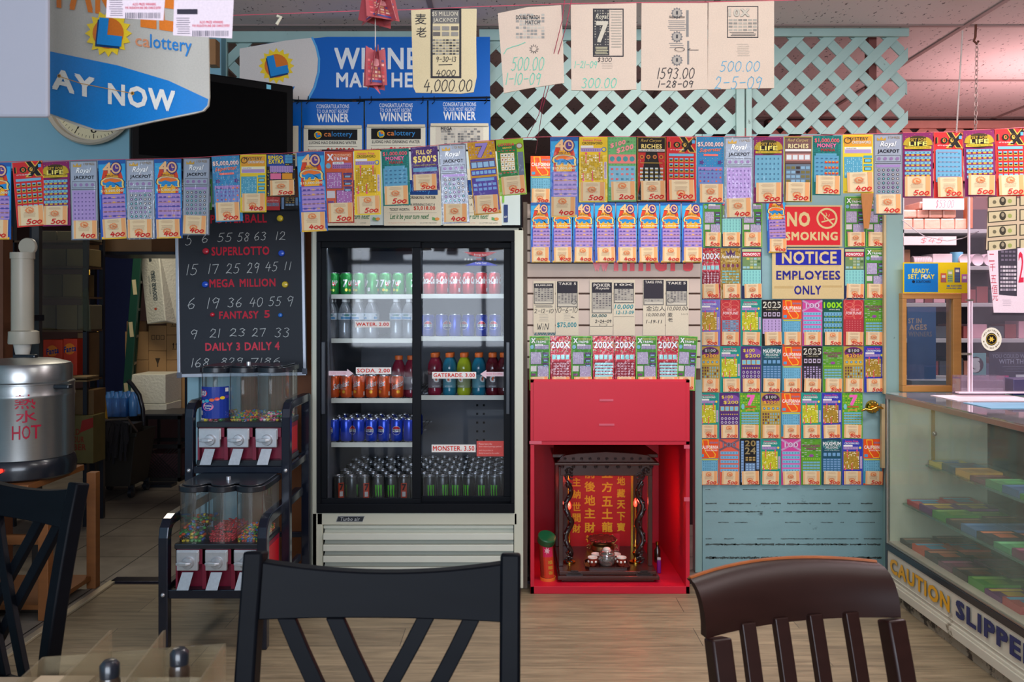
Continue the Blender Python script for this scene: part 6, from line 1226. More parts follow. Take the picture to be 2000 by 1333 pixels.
def q5(c): copy(c, 1257, 547, 1296, 596, 'TAKE FIVE', top=.75, dark=(58, 54, 62), dense=.8); c.T('金边人', 1262, 598, 1299, 608, INKK, 1, -.01); c.T('10,000.00', 1262, 612, 1298, 619, INKK, 1, .0, shear=.2); c.T('1-19-11', 1262, 625, 1293, 632, INKK, 1, .01, shear=.2)
sheet_paper(1256, 546, 1299, 656, 'photocopied dark ticket paper with Chinese note and 10,000.00', q5)
def q6(c): copy(c, 1301, 549, 1342, 597, 'TAKE 5', top=.42); c.ring(1310, 587, 7, 6.2, INKK, 4, .75); c.T('10,000.00', 1303, 599, 1343, 608, INKK, 1, 0, shear=.2); c.T('麦', 1304, 611, 1314, 620, INKK, 1, 0); c.T('老', 1304, 621, 1314, 629, INKK, 1, 0); c.T('1-1-11', 1331, 612, 1343, 616, INKK, 1, 0)
sheet_paper(1300, 546, 1345, 656, 'photocopied ticket paper nearest the door with small Chinese note', q6)
# ================================================================ red altar cabinet
m_red = M('lacquer_red', (206, 20, 50), .5, var=.06, scale=4); m_redd = M('red_inner', (196, 18, 46), .55)
YA = 3.83
ac = thing('altar_cabinet', 'bright red altar cabinet standing on the floor below the slatted panel', 'cabinet', (P(1190, 1160, YA).x, YA, 0))
xa, xb = P(1036, 0, YA).x, P(1347, 0, YA).x; zt_, zo, zi = pz(742, YA), pz(868, YA), pz(1150, YA)
YA2 = YA+.72
mb = MB(); mb.box(xa, xa+.018, YA, YA2, 0, zt_); mb.box(xb-.018, xb, YA, YA2, 0, zt_); mb.box(xa, xb, YA2-.01, YA2, 0, zt_); mb.box(xa, xb, YA, YA2, 0, .035); mb.box(xa, xb, YA, YA2, zo-.004, zo+.014); mb.box(xa, xb, YA, YA2, zt_-.015, zt_)
mb.build('cabinet_body', m_red, ac, bevel=.0015)
MB().pbox(1042, 745, 1340, 862, YA-.004, .014).build('front_panel', m_red, ac, bevel=.001)
mtape = M('pink_tape', (214, 90, 110), .5)
mb = MB().pbox(1171, 780, 1198, 784, YA-.006, .001).pbox(1170, 828, 1200, 832, YA-.006, .001).pbox(1034, 862, 1058, 868, YA-.006, .001).pbox(1336, 870, 1347, 877, YA-.006, .001).pbox(1336, 972, 1347, 980, YA-.006, .001); mb.build('tape_strip', mtape, ac)
# ---- the carved shrine
zfl = .035
m_carv = M('carved_rosewood', (64, 24, 16), .28, var=.3, scale=14, coat=.3); m_carv2 = M('dark_rosewood', (30, 12, 12), .3, coat=.3)
Y1, Y2 = 3.90, 4.34
sh = thing('shrine', 'carved dark rosewood shrine with gold characters inside the red cabinet', 'shrine', (px(1186, Y1), Y1, zfl))
def X(p, Y=Y1): return px(p, Y)
x0, x1 = X(1092), X(1282)
zbase = pz(1134, Y1); zbase = max(zbase, zfl+.005)
mb = MB(); mb.box(x0-.008, x1+.012, Y1-.02, Y2, zfl+.012, zfl+.03).box(x0+.01, x1-.01, Y1-.005, Y2, zfl, zfl+.012).box(x0, x1, Y1, Y2, zfl+.03, zfl+.048)
mb.build('plinth', m_carv, sh, bevel=.003)
zp = zfl+.048; ztop = pz(908, Y1+.1)
def scroll(mb, cx, cz, s, y, fl=1):     # openwork cloud scroll corner
    for r_, a0, a1, ox in ((.5, 0, 280, 0), (.3, 40, 330, .42), (.22, -60, 200, -.4)): mb.tube([(cx+(ox+r_*math.cos(math.radians(a)))*s*fl, y, cz+r_*s*math.sin(math.radians(a))) for a in range(a0, a1, 30)], s*.12, 6)
mb = MB()
for xx, f_ in ((X(1122), 1), (X(1258), -1)):      # fretwork corner pieces on the plinth
    for k, (w_, h_) in enumerate(((.04, .012), (.03, .010), (.018, .010))): mb.box(xx-w_, xx+w_, Y1-.008, Y1, zp+.010*k-.02, zp+.010*k+h_-.024)
mb.build('plinth_fretwork', m_carv2, sh, bevel=.001)
mb = MB()
for xx in (X(1093), X(1271)): mb.box(xx, xx+.022, Y1+.08, Y1+.102, zp, ztop); mb.box(xx, xx+.02, Y2-.04, Y2-.02, zp, ztop)
mb.box(X(1092), X(1282), Y2-.02, Y2-.01, zp, ztop); mb.box(X(1093), X(1282), Y1+.08, Y2-.02, ztop-.01, ztop); mb.build('post_frame', m_carv, sh, bevel=.002)
# dragon columns winding round the front posts
for s_, xx in ((1, X(1112)), (-1, X(1254))):
    mb = MB(); pts = []; rad = []
    for k in range(40):
        u = k/39; z = zp+.03+(ztop-zp-.10)*u; a = u*math.pi*5.2; pts.append((xx+s_*.014*math.sin(a), Y1+.06+.012*math.cos(a), z)); rad.append(.0095+.0045*math.sin(u*math.pi))
    mb.tube(pts, rad, 8)
    for k in range(4, 38, 3): p_ = Vector(pts[k]); mb.ball(p_+Vector((s_*-.007, -.012, .004)), .008, 6)
    for cz, s2 in ((zp+.04, .035), (zp+.075, .026), (ztop-.05, .036), (ztop-.09, .028)): scroll(mb, xx, cz, s2*.9, Y1+.05, s_)
    mb.build('dragon_column', m_carv2, sh, smooth=50)
mb = MB(); mb.box(X(1096), X(1278), Y1+.06, Y1+.085, pz(935, Y1), pz(908, Y1)); 
mb.build('lintel', m_carv, sh, bevel=.002)
mb = MB()
for k in range(9): scroll(mb, X(1100)+k*(X(1276)-X(1100))/8, pz(917, Y1), .014, Y1+.055, 1 if k % 2 else -1)
for px_ in (1113, 1265): scroll(mb, X(px_), pz(925, Y1), .03, Y1+.055, 1)
mb.build('lintel_carving', m_carv2, sh, smooth=50)
mb = MB(); zr = pz(910, Y1); mb.box(X(1083), X(1288), Y1, Y2, zr, zr+.012); mb.prism([(X(1088), zr+.012), (X(1284), zr+.012), (X(1268), zr+.045), (X(1240), zr+.055), (X(1186), zr+.062), (X(1130), zr+.055), (X(1104), zr+.045)], Y1+.02, Y1+.045)
mb.slab([(X(1080), Y1+.06), (X(1290), Y1+.06), (X(1280), Y2), (X(1092), Y2)], zr+.026, zr+.044); mb.build('roof', m_carv, sh, bevel=.003)
mb = MB()
for k in range(11): scroll(mb, X(1104)+k*(X(1268)-X(1104))/10, zr+.030, .011, Y1+.014, 1 if k % 2 else -1)
mb.build('roof_carving', m_carv2, sh, smooth=50)
# tablet with the gold characters
Yt = Y2-.03
tb_ = MB(); tb_.pbox(1112, 915, 1232, 1078, Yt, .006); tab = tb_.build('prayer_tablet', M('tablet_red', (186, 8, 18), .45), sh)
c = Canvas(Yt-.001, eps=.0005)
for s_, x, ys, w_, h_ in (('主納世間財', 1126, (942, 966, 990, 1012, 1033), 16, 17), ('前後地主財', 1152, (925, 951, 978, 1003, 1031), 21, 20), ('五方五土龍', 1186, (924, 952, 980, 1004, 1030), 21, 20), ('地藏天下寶', 1213, (940, 964, 986, 1009, 1030), 16, 17)):
    for ch, y in zip(s_, ys): c.T(ch, x-w_/2, y-h_/2, x+w_/2, y+h_/2, (232, 190, 50), 1, .05)
for x in (1152, 1186): c.T('神', x-8, 1046, x+8, 1060, (232, 190, 50), 1, .05)
c.build('gold_characters', INK('gold_leaf', .5, metal=.1), tab)
MB().pbox(1109, 915, 1112, 1082, Yt-.006, .01).pbox(1232, 915, 1237, 1082, Yt-.006, .01).pbox(1109, 1078, 1237, 1082, Yt-.006, .01).build('gilt_frame', m_gold, sh, bevel=.001)
# candle lamps
m_cand = M('red_bulb_glow', (255, 30, 20), .3, emit=9)
def candlelamp(xp, Y, y_top, y_bot, lab):
    x = px(xp, Y); z0 = zp; t = thing('candle_lamp', lab, 'lamp', (x, Y, z0), 'brass candle lamps in the shrine'); H = pz(y_top, Y)-z0
    MB().lathe([(.001, 0), (.030, .001), (.030, .006), (.020, .010), (.008, .018), (.006, .028), (.013, .040), (.015, .048), (.007, .058), (.005, .068), (.010, .076), (.010, .084), (.005, .09), (.0045, H*.62), (.009, H*.64), (.006, H*.67), (.0052, H)], (x, Y, z0), 16).build('candlestick', m_gold, t, smooth=50)
    MB().lathe([(.004, H), (.009, H+.010), (.0085, H+.020), (.004, H+.034), (.0005, H+.042)], (x, Y, z0), 12).build('flame_bulb', m_cand, t, smooth=50)
    return (x, Y, z0+H+.015)
pL = candlelamp(1112, 4.04, 995, 1092, 'brass candle lamp with small red bulb beside the chinese column nearest the cooler'.replace('chinese ', '')); pR = candlelamp(1241, 4.04, 990, 1092, 'brass candle lamp with pointed red bulb, on the door side of the tablet')
for p_ in (pL, pR): point('candle_lamp_light', (p_[0], p_[1]-.02, p_[2]+.01), .6, (1, .07, .05), .012)
# incense bowl, red envelope
t = thing('incense_burner', 'small brass incense burner with petal rim before the tablet', 'incense burner', (px(1176, 4.12), 4.12, zp)); b_ = (px(1176, 4.12), 4.12, zp)
BURN = t; MB().lathe([(.001, 0), (.030, .002), (.022, .010), (.030, .02), (.042, .032), (.040, .046), (.030, .052), (.030, .056)], b_, 24).build('bowl', M('aged_brass', (150, 116, 74), .3, .9, .3, 40), t, smooth=50)
mb = MB()
for k in range(12): a = k*math.pi/6; mb.ball((b_[0]+.040*math.cos(a), b_[1]+.040*math.sin(a), b_[2]+.066), .013, 8, .5)
mb.lathe([(.001, .054), (.028, .056), (.044, .066), (.042, .07), (.001, .062)], b_, 24); mb.build('petal_rim', M('petal_copper', (120, 60, 60), .4, .5), t, smooth=50)
mb = MB()
for s_ in (-1, 1): scroll(mb, b_[0]+s_*.046, b_[2]+.038, .014, b_[1], s_)
mb.build('scroll_handle', M('aged_brass', None), t, smooth=50)
c = Canvas(4.22, eps=.0005); c.sheet(1182, 1043, 1210, 1083, (190, 20, 44), .002); c.face([(1196, 1044), (1206, 1055), (1196, 1066), (1186, 1055)], (222, 190, 110), 1); c.T('福', 1191, 1049, 1201, 1060, (120, 20, 20), 2, .01); c.T('大', 1199, 1067, 1208, 1073, (232, 200, 170), 1, .01); c.T('利', 1199, 1074, 1208, 1081, (232, 200, 170), 1, .01)
tag(c.build('red_envelope', ink_gloss, loc=P(1196, 1083, 4.22)), 'red fortune envelope with gold diamond behind the incense burner', 'envelope')
# tray, cups, glass jar
SC = []
YT = 3.93; ct = (px(1186, YT+.03), YT+.06)
zt0 = zp
o = [(ct[0]+dx_*.106, ct[1]+dy_*.066) for dx_, dy_ in ((-1, -.7), (-.85, -1), (.85, -1), (1, -.7), (1, .7), (.85, 1), (-.85, 1), (-1, .7))]
mb = MB(); mb.slab(o, zt0, zt0+.004); n = len(o)
for i in range(n): mb.bar((*o[i], zt0+.006), (*o[(i+1) % n], zt0+.006), .004, .012)
tag(mb.build('serving_tray', M('tray_brown', (52, 22, 20), .25, coat=.4), loc=(ct[0], ct[1], zt0)), 'small dark octagonal tray holding cups on the shrine plinth', 'tray')
m_cup = M('cup_russet', (150, 50, 34), .3, coat=.4); m_cupw = M('cup_white', (236, 230, 220), .3)
for i, (dx_, dy_, lab) in enumerate(((-.070, -.022, 'front russet teacup on the cooler side of the tray'), (-.048, .030, 'rear russet teacup on the cooler side, partly behind another'), (.070, -.024, 'front russet teacup on the door side of the tray'), (.050, .030, 'rear russet teacup on the door side, partly behind the jar'))):
    p_ = (ct[0]+dx_, ct[1]+dy_, zt0+.0045); t = thing('teacup', lab+'', 'cup', p_, 'white-dotted teacups on the tray'); SC.append((t, 1.42))
    MB().lathe([(.001, 0), (.009, 0), (.013, .006), (.0165, .030), (.0155, .030), (.0125, .008), (.001, .004)], p_, 20, caps=False).build('cup_body', m_cup, t, smooth=50)
    MB().lathe([(.0168, .028), (.0168, .0312), (.0150, .0312), (.0125, .010), (.001, .008)], p_, 20, caps=False).build('cup_rim', m_cupw, t, smooth=50)
    mb = MB()
    for a in (200, 255, 310): mb.ball((p_[0]+.0145*math.cos(math.radians(a)), p_[1]+.0145*math.sin(math.radians(a)), p_[2]+.017), .0045, 8)
    mb.build('white_dot', m_cupw, t, smooth=60)
p_ = (ct[0], ct[1]-.01, zt0+.0045); t = thing('glass_jar', 'round lidded glass water jar in the middle of the tray', 'jar', p_); SC.append((t, 1.42))
MB().lathe([(.001, .0), (.020, 0), (.027, .010), (.029, .026), (.027, .040), (.022, .050), (.012, .056), (.0005, .058)], p_, 28, caps=False).build('jar_body', GLASS('jar_glass', (.86, .88, .9), 3.0, .08), t, smooth=60)
MB().lathe([(.025, .036), (.027, .038), (.025, .041)], p_, 28, caps=False).build('jar_rim', M('rim_red', (170, 70, 50), .3), t, smooth=60); MB().lathe([(.014, .053), (.016, .050), (.010, .060), (.0005, .062)], p_, 20, caps=False).build('jar_lid', m_cupw, t, smooth=60)
SC.append((BURN, 1.42))
for o_, k_ in SC: o_.scale = (k_,)*3
# incense stick tube with green lid
Yi = 3.93; p0 = Vector((px(1070, Yi), Yi, zfl)); p1 = Vector((px(1066, Yi), Yi, pz(1058, Yi)))
t = thing('incense_tube', 'tall red and pink incense tube with tilted green lid in the cabinet corner', 'incense tube', p0)
MB().cyl(p0+Vector((0, 0, .0)), p1, .038*.9, 24).build('tube_body', M('amber_tube', (150, 60, 40), .25, coat=.5), t, smooth=50)
c = Canvas(Yi-.037, eps=.0006)
xfq = lambda u, v, h: ((lambda a: (p0.x+(p1.x-p0.x)*(1-v)+(.0346+h)*math.sin(a), Yi-(.0346+h)*math.cos(a), zfl+.01+(p1.z-zfl-.02)*(1-v)))(u))
c = Canvas(xf=xfq, eps=.0006)
for i in range(6): a_ = -.5+i*.25; c.rect(a_, 0, a_+.25, .35, (214, 40, 90), 0); c.rect(a_, .35, a_+.25, .96, (206, 64, 40), 0)
for i, (ch, v) in enumerate((('福', .45), ('龍', .6), ('香', .75))): c.T(ch, .1, v, .8, v+.11, (206, 160, 60), 1, .03)
c.star(.1, .16, .45, .2, 7, (236, 190, 200), 1, .25); c.rect(-.6, .9, 1.1, .93, (230, 150, 40), 1); c.build('tube_label', ink_gloss, t)
MB().lathe([(.038, 0), (.038, .014), (.030, .014)], p0, 24).build('tube_foot', M('tube_orange', (226, 120, 50), .4), t, smooth=40)
lid = MB().lathe([(.0005, 0), (.043, 0), (.044, .005), (.044, .030), (.040, .034), (.0005, .034)], p0, 28).build('tube_lid', M('green_lid', (16, 92, 56), .3, coat=.4), t, smooth=40)
lid.location = p1-p0+Vector((.0, 0, .0)); lid.rotation_euler = (math.radians(24), math.radians(12), 0)
# purple lighter and little bottle beside the shrine
Yz = 4.02; q_ = (px(1287, Yz), Yz, zfl); t = thing('lighter', 'purple lighter standing beside the shrine plinth', 'lighter', q_)
MB().box(q_[0]-.010, q_[0]+.010, Yz-.006, Yz+.006, zfl, zfl+.065).build('lighter_body', M('purple_clear', (120, 20, 130), .25, coat=.4), t, bevel=.004); MB().box(q_[0]-.009, q_[0]+.009, Yz-.005, Yz+.005, zfl+.065, zfl+.078).build('metal_hood', m_chr, t, bevel=.002)
q_ = (px(1284, 4.2), 4.2, zfl); t = thing('oil_bottle', 'tiny dark bottle in the shadow behind the purple lighter', 'bottle', q_)
MB().lathe([(.001, 0), (.016, 0), (.016, .06), (.007, .075), (.007, .09)], q_, 16).build('bottle_glass', M('dark_oil', (50, 30, 20), .2, coat=.5), t, smooth=40); MB().lathe([(.009, .088), (.009, .105)], q_, 16).build('bottle_cap', m_gold, t)
# ================================================================ door signs
c = Canvas(YD-.012, eps=.0005); c.sheet(1526, 401, 1645, 482, (206, 186, 140), .002); c.rect(1530, 404, 1641, 479, (214, 44, 52), 1); TAN = (218, 196, 142)
c.T('NO', 1537, 414, 1582, 443, TAN, 2, .07); c.T('SMOKING', 1534, 453, 1636, 470, TAN, 2, .07); c.ring(1615, 427, 20.5, 16.8, TAN, 2); c.line([(1602, 414), (1629, 441)], 3, TAN, 3); c.line([(1605, 434), (1629, 428)], 2.6, TAN, 2.4); c.line([(1611, 430), (1609, 424), (1615, 421), (1613, 416)], 1.2, TAN, 2.4); c.line([(1618, 424), (1620, 419)], 1.1, TAN, 2.4)
tag(c.build('no_smoking_sign', ink_gloss, loc=P(1586, 482, YD-.012)), 'red and tan no smoking sign on the green door', 'sign')
c = Canvas(YD-.008, eps=.0005); c.sheet(1508, 485, 1648, 584, (212, 190, 138), .002); c.rect(1515, 488, 1643, 518, (40, 44, 160), 1); c.T('NOTICE', 1527, 491.5, 1634, 515.5, TAN, 2, .05); NV = (44, 42, 130); c.T('EMPLOYEES', 1516, 529, 1641, 547, NV, 1, .05); c.T('ONLY', 1551, 558, 1604, 576, NV, 1, .05)
for x0_, y0_, x1_, y1_ in ((1520, 517, 1640, 520.5), (1526, 540, 1643, 543), (1512, 559, 1550, 564), (1606, 558, 1644, 562)): c.rect(x0_, y0_, x1_, y1_, (196, 170, 116), .5)
tag(c.build('notice_sign', ink_gloss, loc=P(1578, 584, YD)), 'tan and navy notice sign for staff on the green door', 'sign')
mb = MB().prism([(px(1682, YD-.03), pz(376, YD)), (px(1707, YD-.03), pz(376, YD)), (px(1697, YD-.03), pz(448, YD)), (px(1688, YD-.03), pz(448, YD))], YD-.03, YD-.022)
tag(mb.build('shoehorn', M('varnished_wood', (196, 130, 66), .4, var=.2, scale=20, stretch=(6, 1, 1)), loc=P(1694, 448, YD-.03), bevel=.001), 'narrow orange wooden wedge hanging point-down above the notice door tickets', 'wooden tool')
# ================================================================ display case
XC, YC, XD = 1.734, 3.79, .47
dc = thing('display_case', 'glass display case with white base lettered in yellow and navy', 'display case', (XC, YC, 0))
YN = 1.9
m_wb = M('scuffed_white_base', (206, 202, 184), .45, var=.08, scale=6, dirt=(130, 120, 100), dscale=6, dthr=.62); m_cf = M('case_metal', (170, 162, 150), .3, .8, .1, 40)
mb = MB(); mb.box(XC, XC+XD, YN, YC, .06, .222).box(XC-.004, XC, YN, YC, .108, .114).box(XC-.012, XC+.02, YN, YC, .05, .085).box(XC-.006, XC+.02, YN, YC, .085, .096); mb.build('case_base', m_wb, dc, bevel=.002)
MB().box(XC+.01, XC+XD, YN, YC-.01, 0, .06).build('plinth', M('plinth_grimy', (150, 142, 122), .6, var=.3, scale=14, dirt=(60, 54, 46), dscale=10, dthr=.5), dc)
MB().box(XC-.006, XC+.03, YN, YC+.004, .222, .25).box(XC-.003, XC+.012, YC-.01, YC+.012, .0, .935).build('black_trim', m_bk, dc, bevel=.002)
MB().box(XC-.008, XC+.014, YN, YC, .918, .94).box(XC, XC+XD, YC-.014, YC, .918, .94).box(XC-.004, XC+.008, YC-.012, YC, .25, .92).box(XC-.002, XC+.01, YN, YC, .25, .258).build('metal_edge', m_cf, dc, bevel=.002)
MB().add([(XC+.001, YN, .255), (XC+.001, YC-.01, .255), (XC+.001, YC-.01, .92), (XC+.001, YN, .92)], [(0, 1, 2, 3)]).build('front_glass', case_glass, dc)
MB().box(XC-.006, XC+XD+.02, YN, YC, .940, .946).build('top_glass', GLASS('counter_glass', (.9, .94, .93), 2.0, .14, (196, 196, 196)), dc)
MB().box(XC+.01, XC+XD, YC-.01, YC, .25, .92).build('end_panel', M('end_panel_white', (204, 204, 180), .4, var=.12, scale=3), dc)
MB().box(XC+XD-.01, XC+XD, YN, YC-.01, .25, .92).build('back_panel', M('back_mirror_dark', (44, 40, 46), .15, .3), dc)
MB().box(XC+.005, XC+XD, YN, YC-.01, .25, .262).build('case_deck', M('deck_beige', (190, 176, 160), .5), dc)
m_gs = GLASS('shelf_glass', (.72, .88, .82), 2.0, .2, (130, 170, 150)); SHX = {}
for z, x in ((.612, XC+.165), (.435, XC+.06)): MB().box(x, XC+XD-.02, YN+.02, YC-.03, z, z+.008).build('glass_shelf', m_gs, dc)
MB().box(XC+.20, XC+.212, YC-.022, YC-.01, .62, .87).build('shelf_standard', M('tan_standard', (170, 140, 80), .5), dc); MB().ball((XC+.207, YC-.026, .76), .012, 8).ball((XC+.19, YC-.026, .612), .014, 8).build('shelf_bracket', m_cf, dc, smooth=50)
c = Canvas(xf=lambda u, v, h: (XC-.0045-h, u, -v), eps=.0008)
c.TO('CAUTION', 3.745, -.198, 3.235, -.132, (228, 168, 30), (70, 60, 40), 1, .07, .02); c.build('caution_lettering', ink_gloss, dc); c = Canvas(xf=lambda u, v, h: (XC-.0045-h, u, -v), eps=.0008); c.TO('SLIPPERY', 3.19, -.206, 2.60, -.136, (26, 42, 96), (70, 60, 70), 1, .07, .02); c.build('warning_lettering', ink_gloss, dc)
PK = [((226, 206, 110), (60, 120, 190), 'pale yellow and blue'), ((60, 90, 110), (60, 60, 80), 'dark blue-grey'), ((230, 176, 90), (220, 150, 40), 'golden'), ((120, 60, 90), (150, 70, 100), 'plum'), ((90, 160, 110), (110, 190, 120), 'mint green'), ((190, 60, 70), (60, 140, 180), 'red and blue'), ((110, 50, 110), (210, 170, 50), 'purple and gold'), ((80, 150, 60), (120, 170, 70), 'green'), ((70, 60, 60), (120, 80, 60), 'dark brown'), ((90, 120, 160), (70, 110, 160), 'slate blue'), ((214, 90, 60), (60, 150, 190), 'orange'), ((60, 50, 60), (200, 100, 60), 'near-black')]
def packs(z, xf_, y0, seq, lev, hgt=.028, rows=2):
    for i, k in enumerate(seq):
        a_, b_, nm = PK[k]
        for r_ in range(rows):
            x = xf_+.012+r_*.148; ya = y0-i*.112; z1 = z+hgt*(1 if (i+r_) % 3 else .7)
            t = thing('ticket_pack', '%s ticket pack on %s, %s from wall, %s row' % (nm, lev, ORD[i], ('glass-side', 'staff-side')[r_]), 'ticket pack', (x+.07, ya-.05, z), 'ticket packs in the display case')
            MB().box(x, x+.142, ya-.106, ya, z, z1).build('pack_body', M('pack_%d_%d_%d' % a_, a_, .4, var=.2, scale=30), t, bevel=.001)
            c = Canvas(xf=lambda u, v, h: (x+.142*u, ya-.106*(1-v), z1+.0003+h), eps=.0005); c.face([(0, 0), (1, 0), (1, 1), (0, 1)], a_, 0); c.face([(.25, .1), (.75, .1), (.75, .6), (.25, .6)], b_, 1); c.face([(.05, .66), (.9, .66), (.9, .9), (.05, .9)], tuple(min(255, v+40) for v in b_), 1); c.build('cover_print', ink_gloss, t)
packs(.620, XC+.165, YC-.035, (0, 1, 2, 3, 4, 9, 7, 5), 'the top glass shelf', rows=1); packs(.443, XC+.06, YC-.045, (5, 6, 7, 8, 9, 11, 4, 3), 'the middle glass shelf'); packs(.262, XC+.035, YC-.03, (8, 10, 11, 3, 8, 7, 6, 5), 'the case floor')
# papers on the case top
for i, (x, y, s_, lab, k) in enumerate(((2.03, 3.55, .16, 'white printed sheet lying on the case top near the clear screen', (226, 206, 214)), (2.0, 3.28, .14, 'blue and white leaflet lying on the case top', (120, 170, 200)))):
    tag(MB().box(x-s_, x+s_*1.2, y-s_*.7, y+s_*.7, .9465, .9485).build('leaflet', M('leaflet_%d' % i, k, .6, var=.15, scale=12), loc=(x, y, .9465)), lab, 'paper', 'papers on the case top')
# ================================================================ service window, clear screen and what is taped on it
Yw = 4.10; m_oak = M('oak_frame', (196, 140, 74), .45, var=.15, scale=10, stretch=(1, 1, 6))
wn = thing('service_window', 'small oak framed glass window beside the green door', 'window', P(1820, 770, Yw))
mb = MB(); ring4(mb, 1763, 573, 1878, 766, 1771, 584, 1862, 754, Yw-.02, .045); mb.pbox(1858, 584, 1864, 754, Yw-.0, .05); mb.build('window_frame', m_oak, wn, bevel=.002)
a_, b_ = P(1771, 584, Yw), P(1862, 754, Yw); MB().add([(a_.x, Yw, b_.z), (b_.x, Yw, b_.z), (b_.x, Yw, a_.z), (a_.x, Yw, a_.z)], [(0, 1, 2, 3)]).build('window_pane', GLASS('window_pane', (.82, .86, .88), 2.2, .10, (150, 170, 190)), wn)
c = Canvas(Yw-.03, eps=.0006); c.sheet(1764, 513, 1892, 573, (238, 206, 20), .004); c.rect(1766, 515, 1832, 571, (14, 128, 206), 1); YL_ = (240, 220, 70)
c.T('READY.', 1781, 525, 1816, 534, YL_, 2, .06); c.T('SET. PLAY', 1773, 536, 1825, 545, YL_, 2, .06); c.disc(1807, 540.5, 4.2, (236, 236, 226), 4); c.disc(1808, 540.5, 2.2, (60, 130, 200), 5); c.disc(1784, 550.5, 3, (20, 40, 60), 2); c.T('SCRATCHERS', 1789, 548, 1817, 553, (20, 40, 60), 2, .05); c.T('A LITTLE PLAY CAN MAKE YOUR DAY', 1780, 555.5, 1816, 557.5, (60, 150, 200), 2, .01)
for x0_, y0_, k in ((1837, 534, (214, 100, 70)), (1850, 527, (180, 200, 90)), (1864, 523, (90, 90, 120)), (1878, 536, (190, 110, 170))): c.rect(x0_, y0_, x0_+11, 552, k, 2); c.rect(x0_+2, y0_+4, x0_+9, y0_+9, (230, 226, 210), 3); c.grid(x0_+1, y0_+11, x0_+10, 551, 4, 3, (70, 120, 150), 3)
c.disc(1852, 559, 3.4, (60, 130, 180), 2, 2); c.T('SCRATCHERS', 1857, 557, 1878, 560.5, (40, 90, 150), 2, .04); c.T('AVAILABLE HERE', 1848, 562, 1878, 565, (40, 90, 150), 2, .03)
tag(c.build('ticket_advert', ink_gloss, loc=P(1828, 573, Yw-.03)), 'blue and yellow advertising board above the oak service window', 'sign')
Yx = 3.64
scn = thing('clear_screen', 'clear acrylic counter screen hanging from a rope and a chain', 'screen', P(1950, 770, Yx))
a_, b_ = P(1896, 386, Yx), P(2150, 768, Yx); MB().box(a_.x, b_.x, Yx, Yx+.004, b_.z, a_.z).build('acrylic_sheet', GLASS('acrylic_clear', (.95, .93, .97), 1.4, .05, (220, 210, 226)), scn)
m_edge = M('edge_light_pale', (236, 214, 226), .2, coat=.5); mb = MB(); mb.pbox(1892, 386, 1895, 768, Yx-.004, .01).pbox(1898, 586, 1900, 768, Yx-.004, .01).pbox(1873, 766, 2150, 769, Yx-.03, .03)  # bars along the sheet edges; their pale colour paints the edge-lit glow
mb.build('edge_light_bar', m_edge, scn); MB().pbox(1880, 690, 1898, 694, Yx-.006, .012).pbox(1888, 585, 1902, 588, Yx-.006, .012).build('clip', m_cf, scn)
c = Canvas(xf=lambda u, v, h: tuple(P(1925+u*50, 640+v*50, Yx-.002-h)), eps=.0005); c.disc(.23, .46, .40, (226, 220, 200), 0, .46, 28); c.disc(.23, .46, .22, (30, 26, 24), 1, .25, 20); c.star(.23, .46, .13, .06, 6, (214, 180, 70), 2); c.ring(.23, .46, .205, .19, (214, 180, 70), 2)
for i, ch in enumerate('PROTECTED BY'): a = math.radians(-160+i*13); c.T(ch, .23+.31*math.cos(a)-.025, .46+.35*math.sin(a)-.03, .23+.31*math.cos(a)+.025, .46+.35*math.sin(a)+.03, (90, 70, 30), 1, .03)
for i, ch in enumerate('1-800-350-1944'): a = math.radians(165-i*11); c.T(ch, .23+.31*math.cos(a)-.02, .46+.35*math.sin(a)-.03, .23+.31*math.cos(a)+.02, .46+.35*math.sin(a)+.03, (90, 70, 30), 1, .03) if ch != '-' else c.rect(.22+.31*math.cos(a), .455+.35*math.sin(a), .24+.31*math.cos(a), .465+.35*math.sin(a), (90, 70, 30), 1)
c.build('security_sticker', ink_gloss, scn, label='round cream security sticker with gold star')
c = Canvas(Yx-.006, eps=.0005); c.base([(1926, 488), (2080, 476), (2080, 380), (1930, 392)], (196, 176, 146), .001)
for j in range(4):
    for i in range(2):
        x, y = 1929+i*62, 381+j*29-i*4; c.poly([(x, y+26), (x+57, y+21), (x+57, y-1), (x, y+3)], (64, 60, 48), 1); c.poly([(x+2, y+24), (x+55, y+19.5), (x+55, y+1), (x+2, y+5)], (196, 184, 146), 2); c.disc(x+29, y+12, 6.5, (60, 56, 46), 3, 8.5); c.disc(x+29, y+10, 3, (150, 140, 116), 4, 4); c.disc(x+13, y+14, 3.6, (110, 104, 80), 3); c.disc(x+43, y+12, 4.2, (150, 160, 90), 3)
tag(c.build('banknote_poster', ink_paper, loc=P(1960, 488, Yx)), 'beige poster of old banknotes taped on the clear screen', 'poster')
c = Canvas(Yx-.008, eps=.0005); c.base([(1941, 611), (2080, 612), (2080, 478), (1928, 490)], (226, 206, 214), .001); c.poly([(1951, 576), (1986, 579), (1987, 485), (1949, 490)], (60, 56, 66), 1); c.grid(1953, 518, 1985, 570, 6, 7, 0, 2, .85, .6, cols=[(180, 166, 176), (140, 130, 142), (200, 190, 196)]); c.grid(1954, 488, 1984, 512, 4, 3, (110, 100, 116), 2, .7, .5)
for ch, y in (('二', 504), ('千', 523), ('五', 546), ('佰', 565), ('元', 581)): c.T(ch, 1931+(y-500)*.09, y-8, 1942+(y-500)*.09, y+7, (190, 50, 70), 1, .0)
c.T('2,500', 1989, 490, 2040, 560, (206, 40, 70), 1, .02, slope=-.1); c.lines(1957, 586, 1976, 600, 4, (186, 170, 180), 1, .3)
tag(c.build('winner_notice', ink_paper, loc=P(1970, 611, Yx)), 'white paper with red Chinese figures taped below the banknote poster', 'paper')
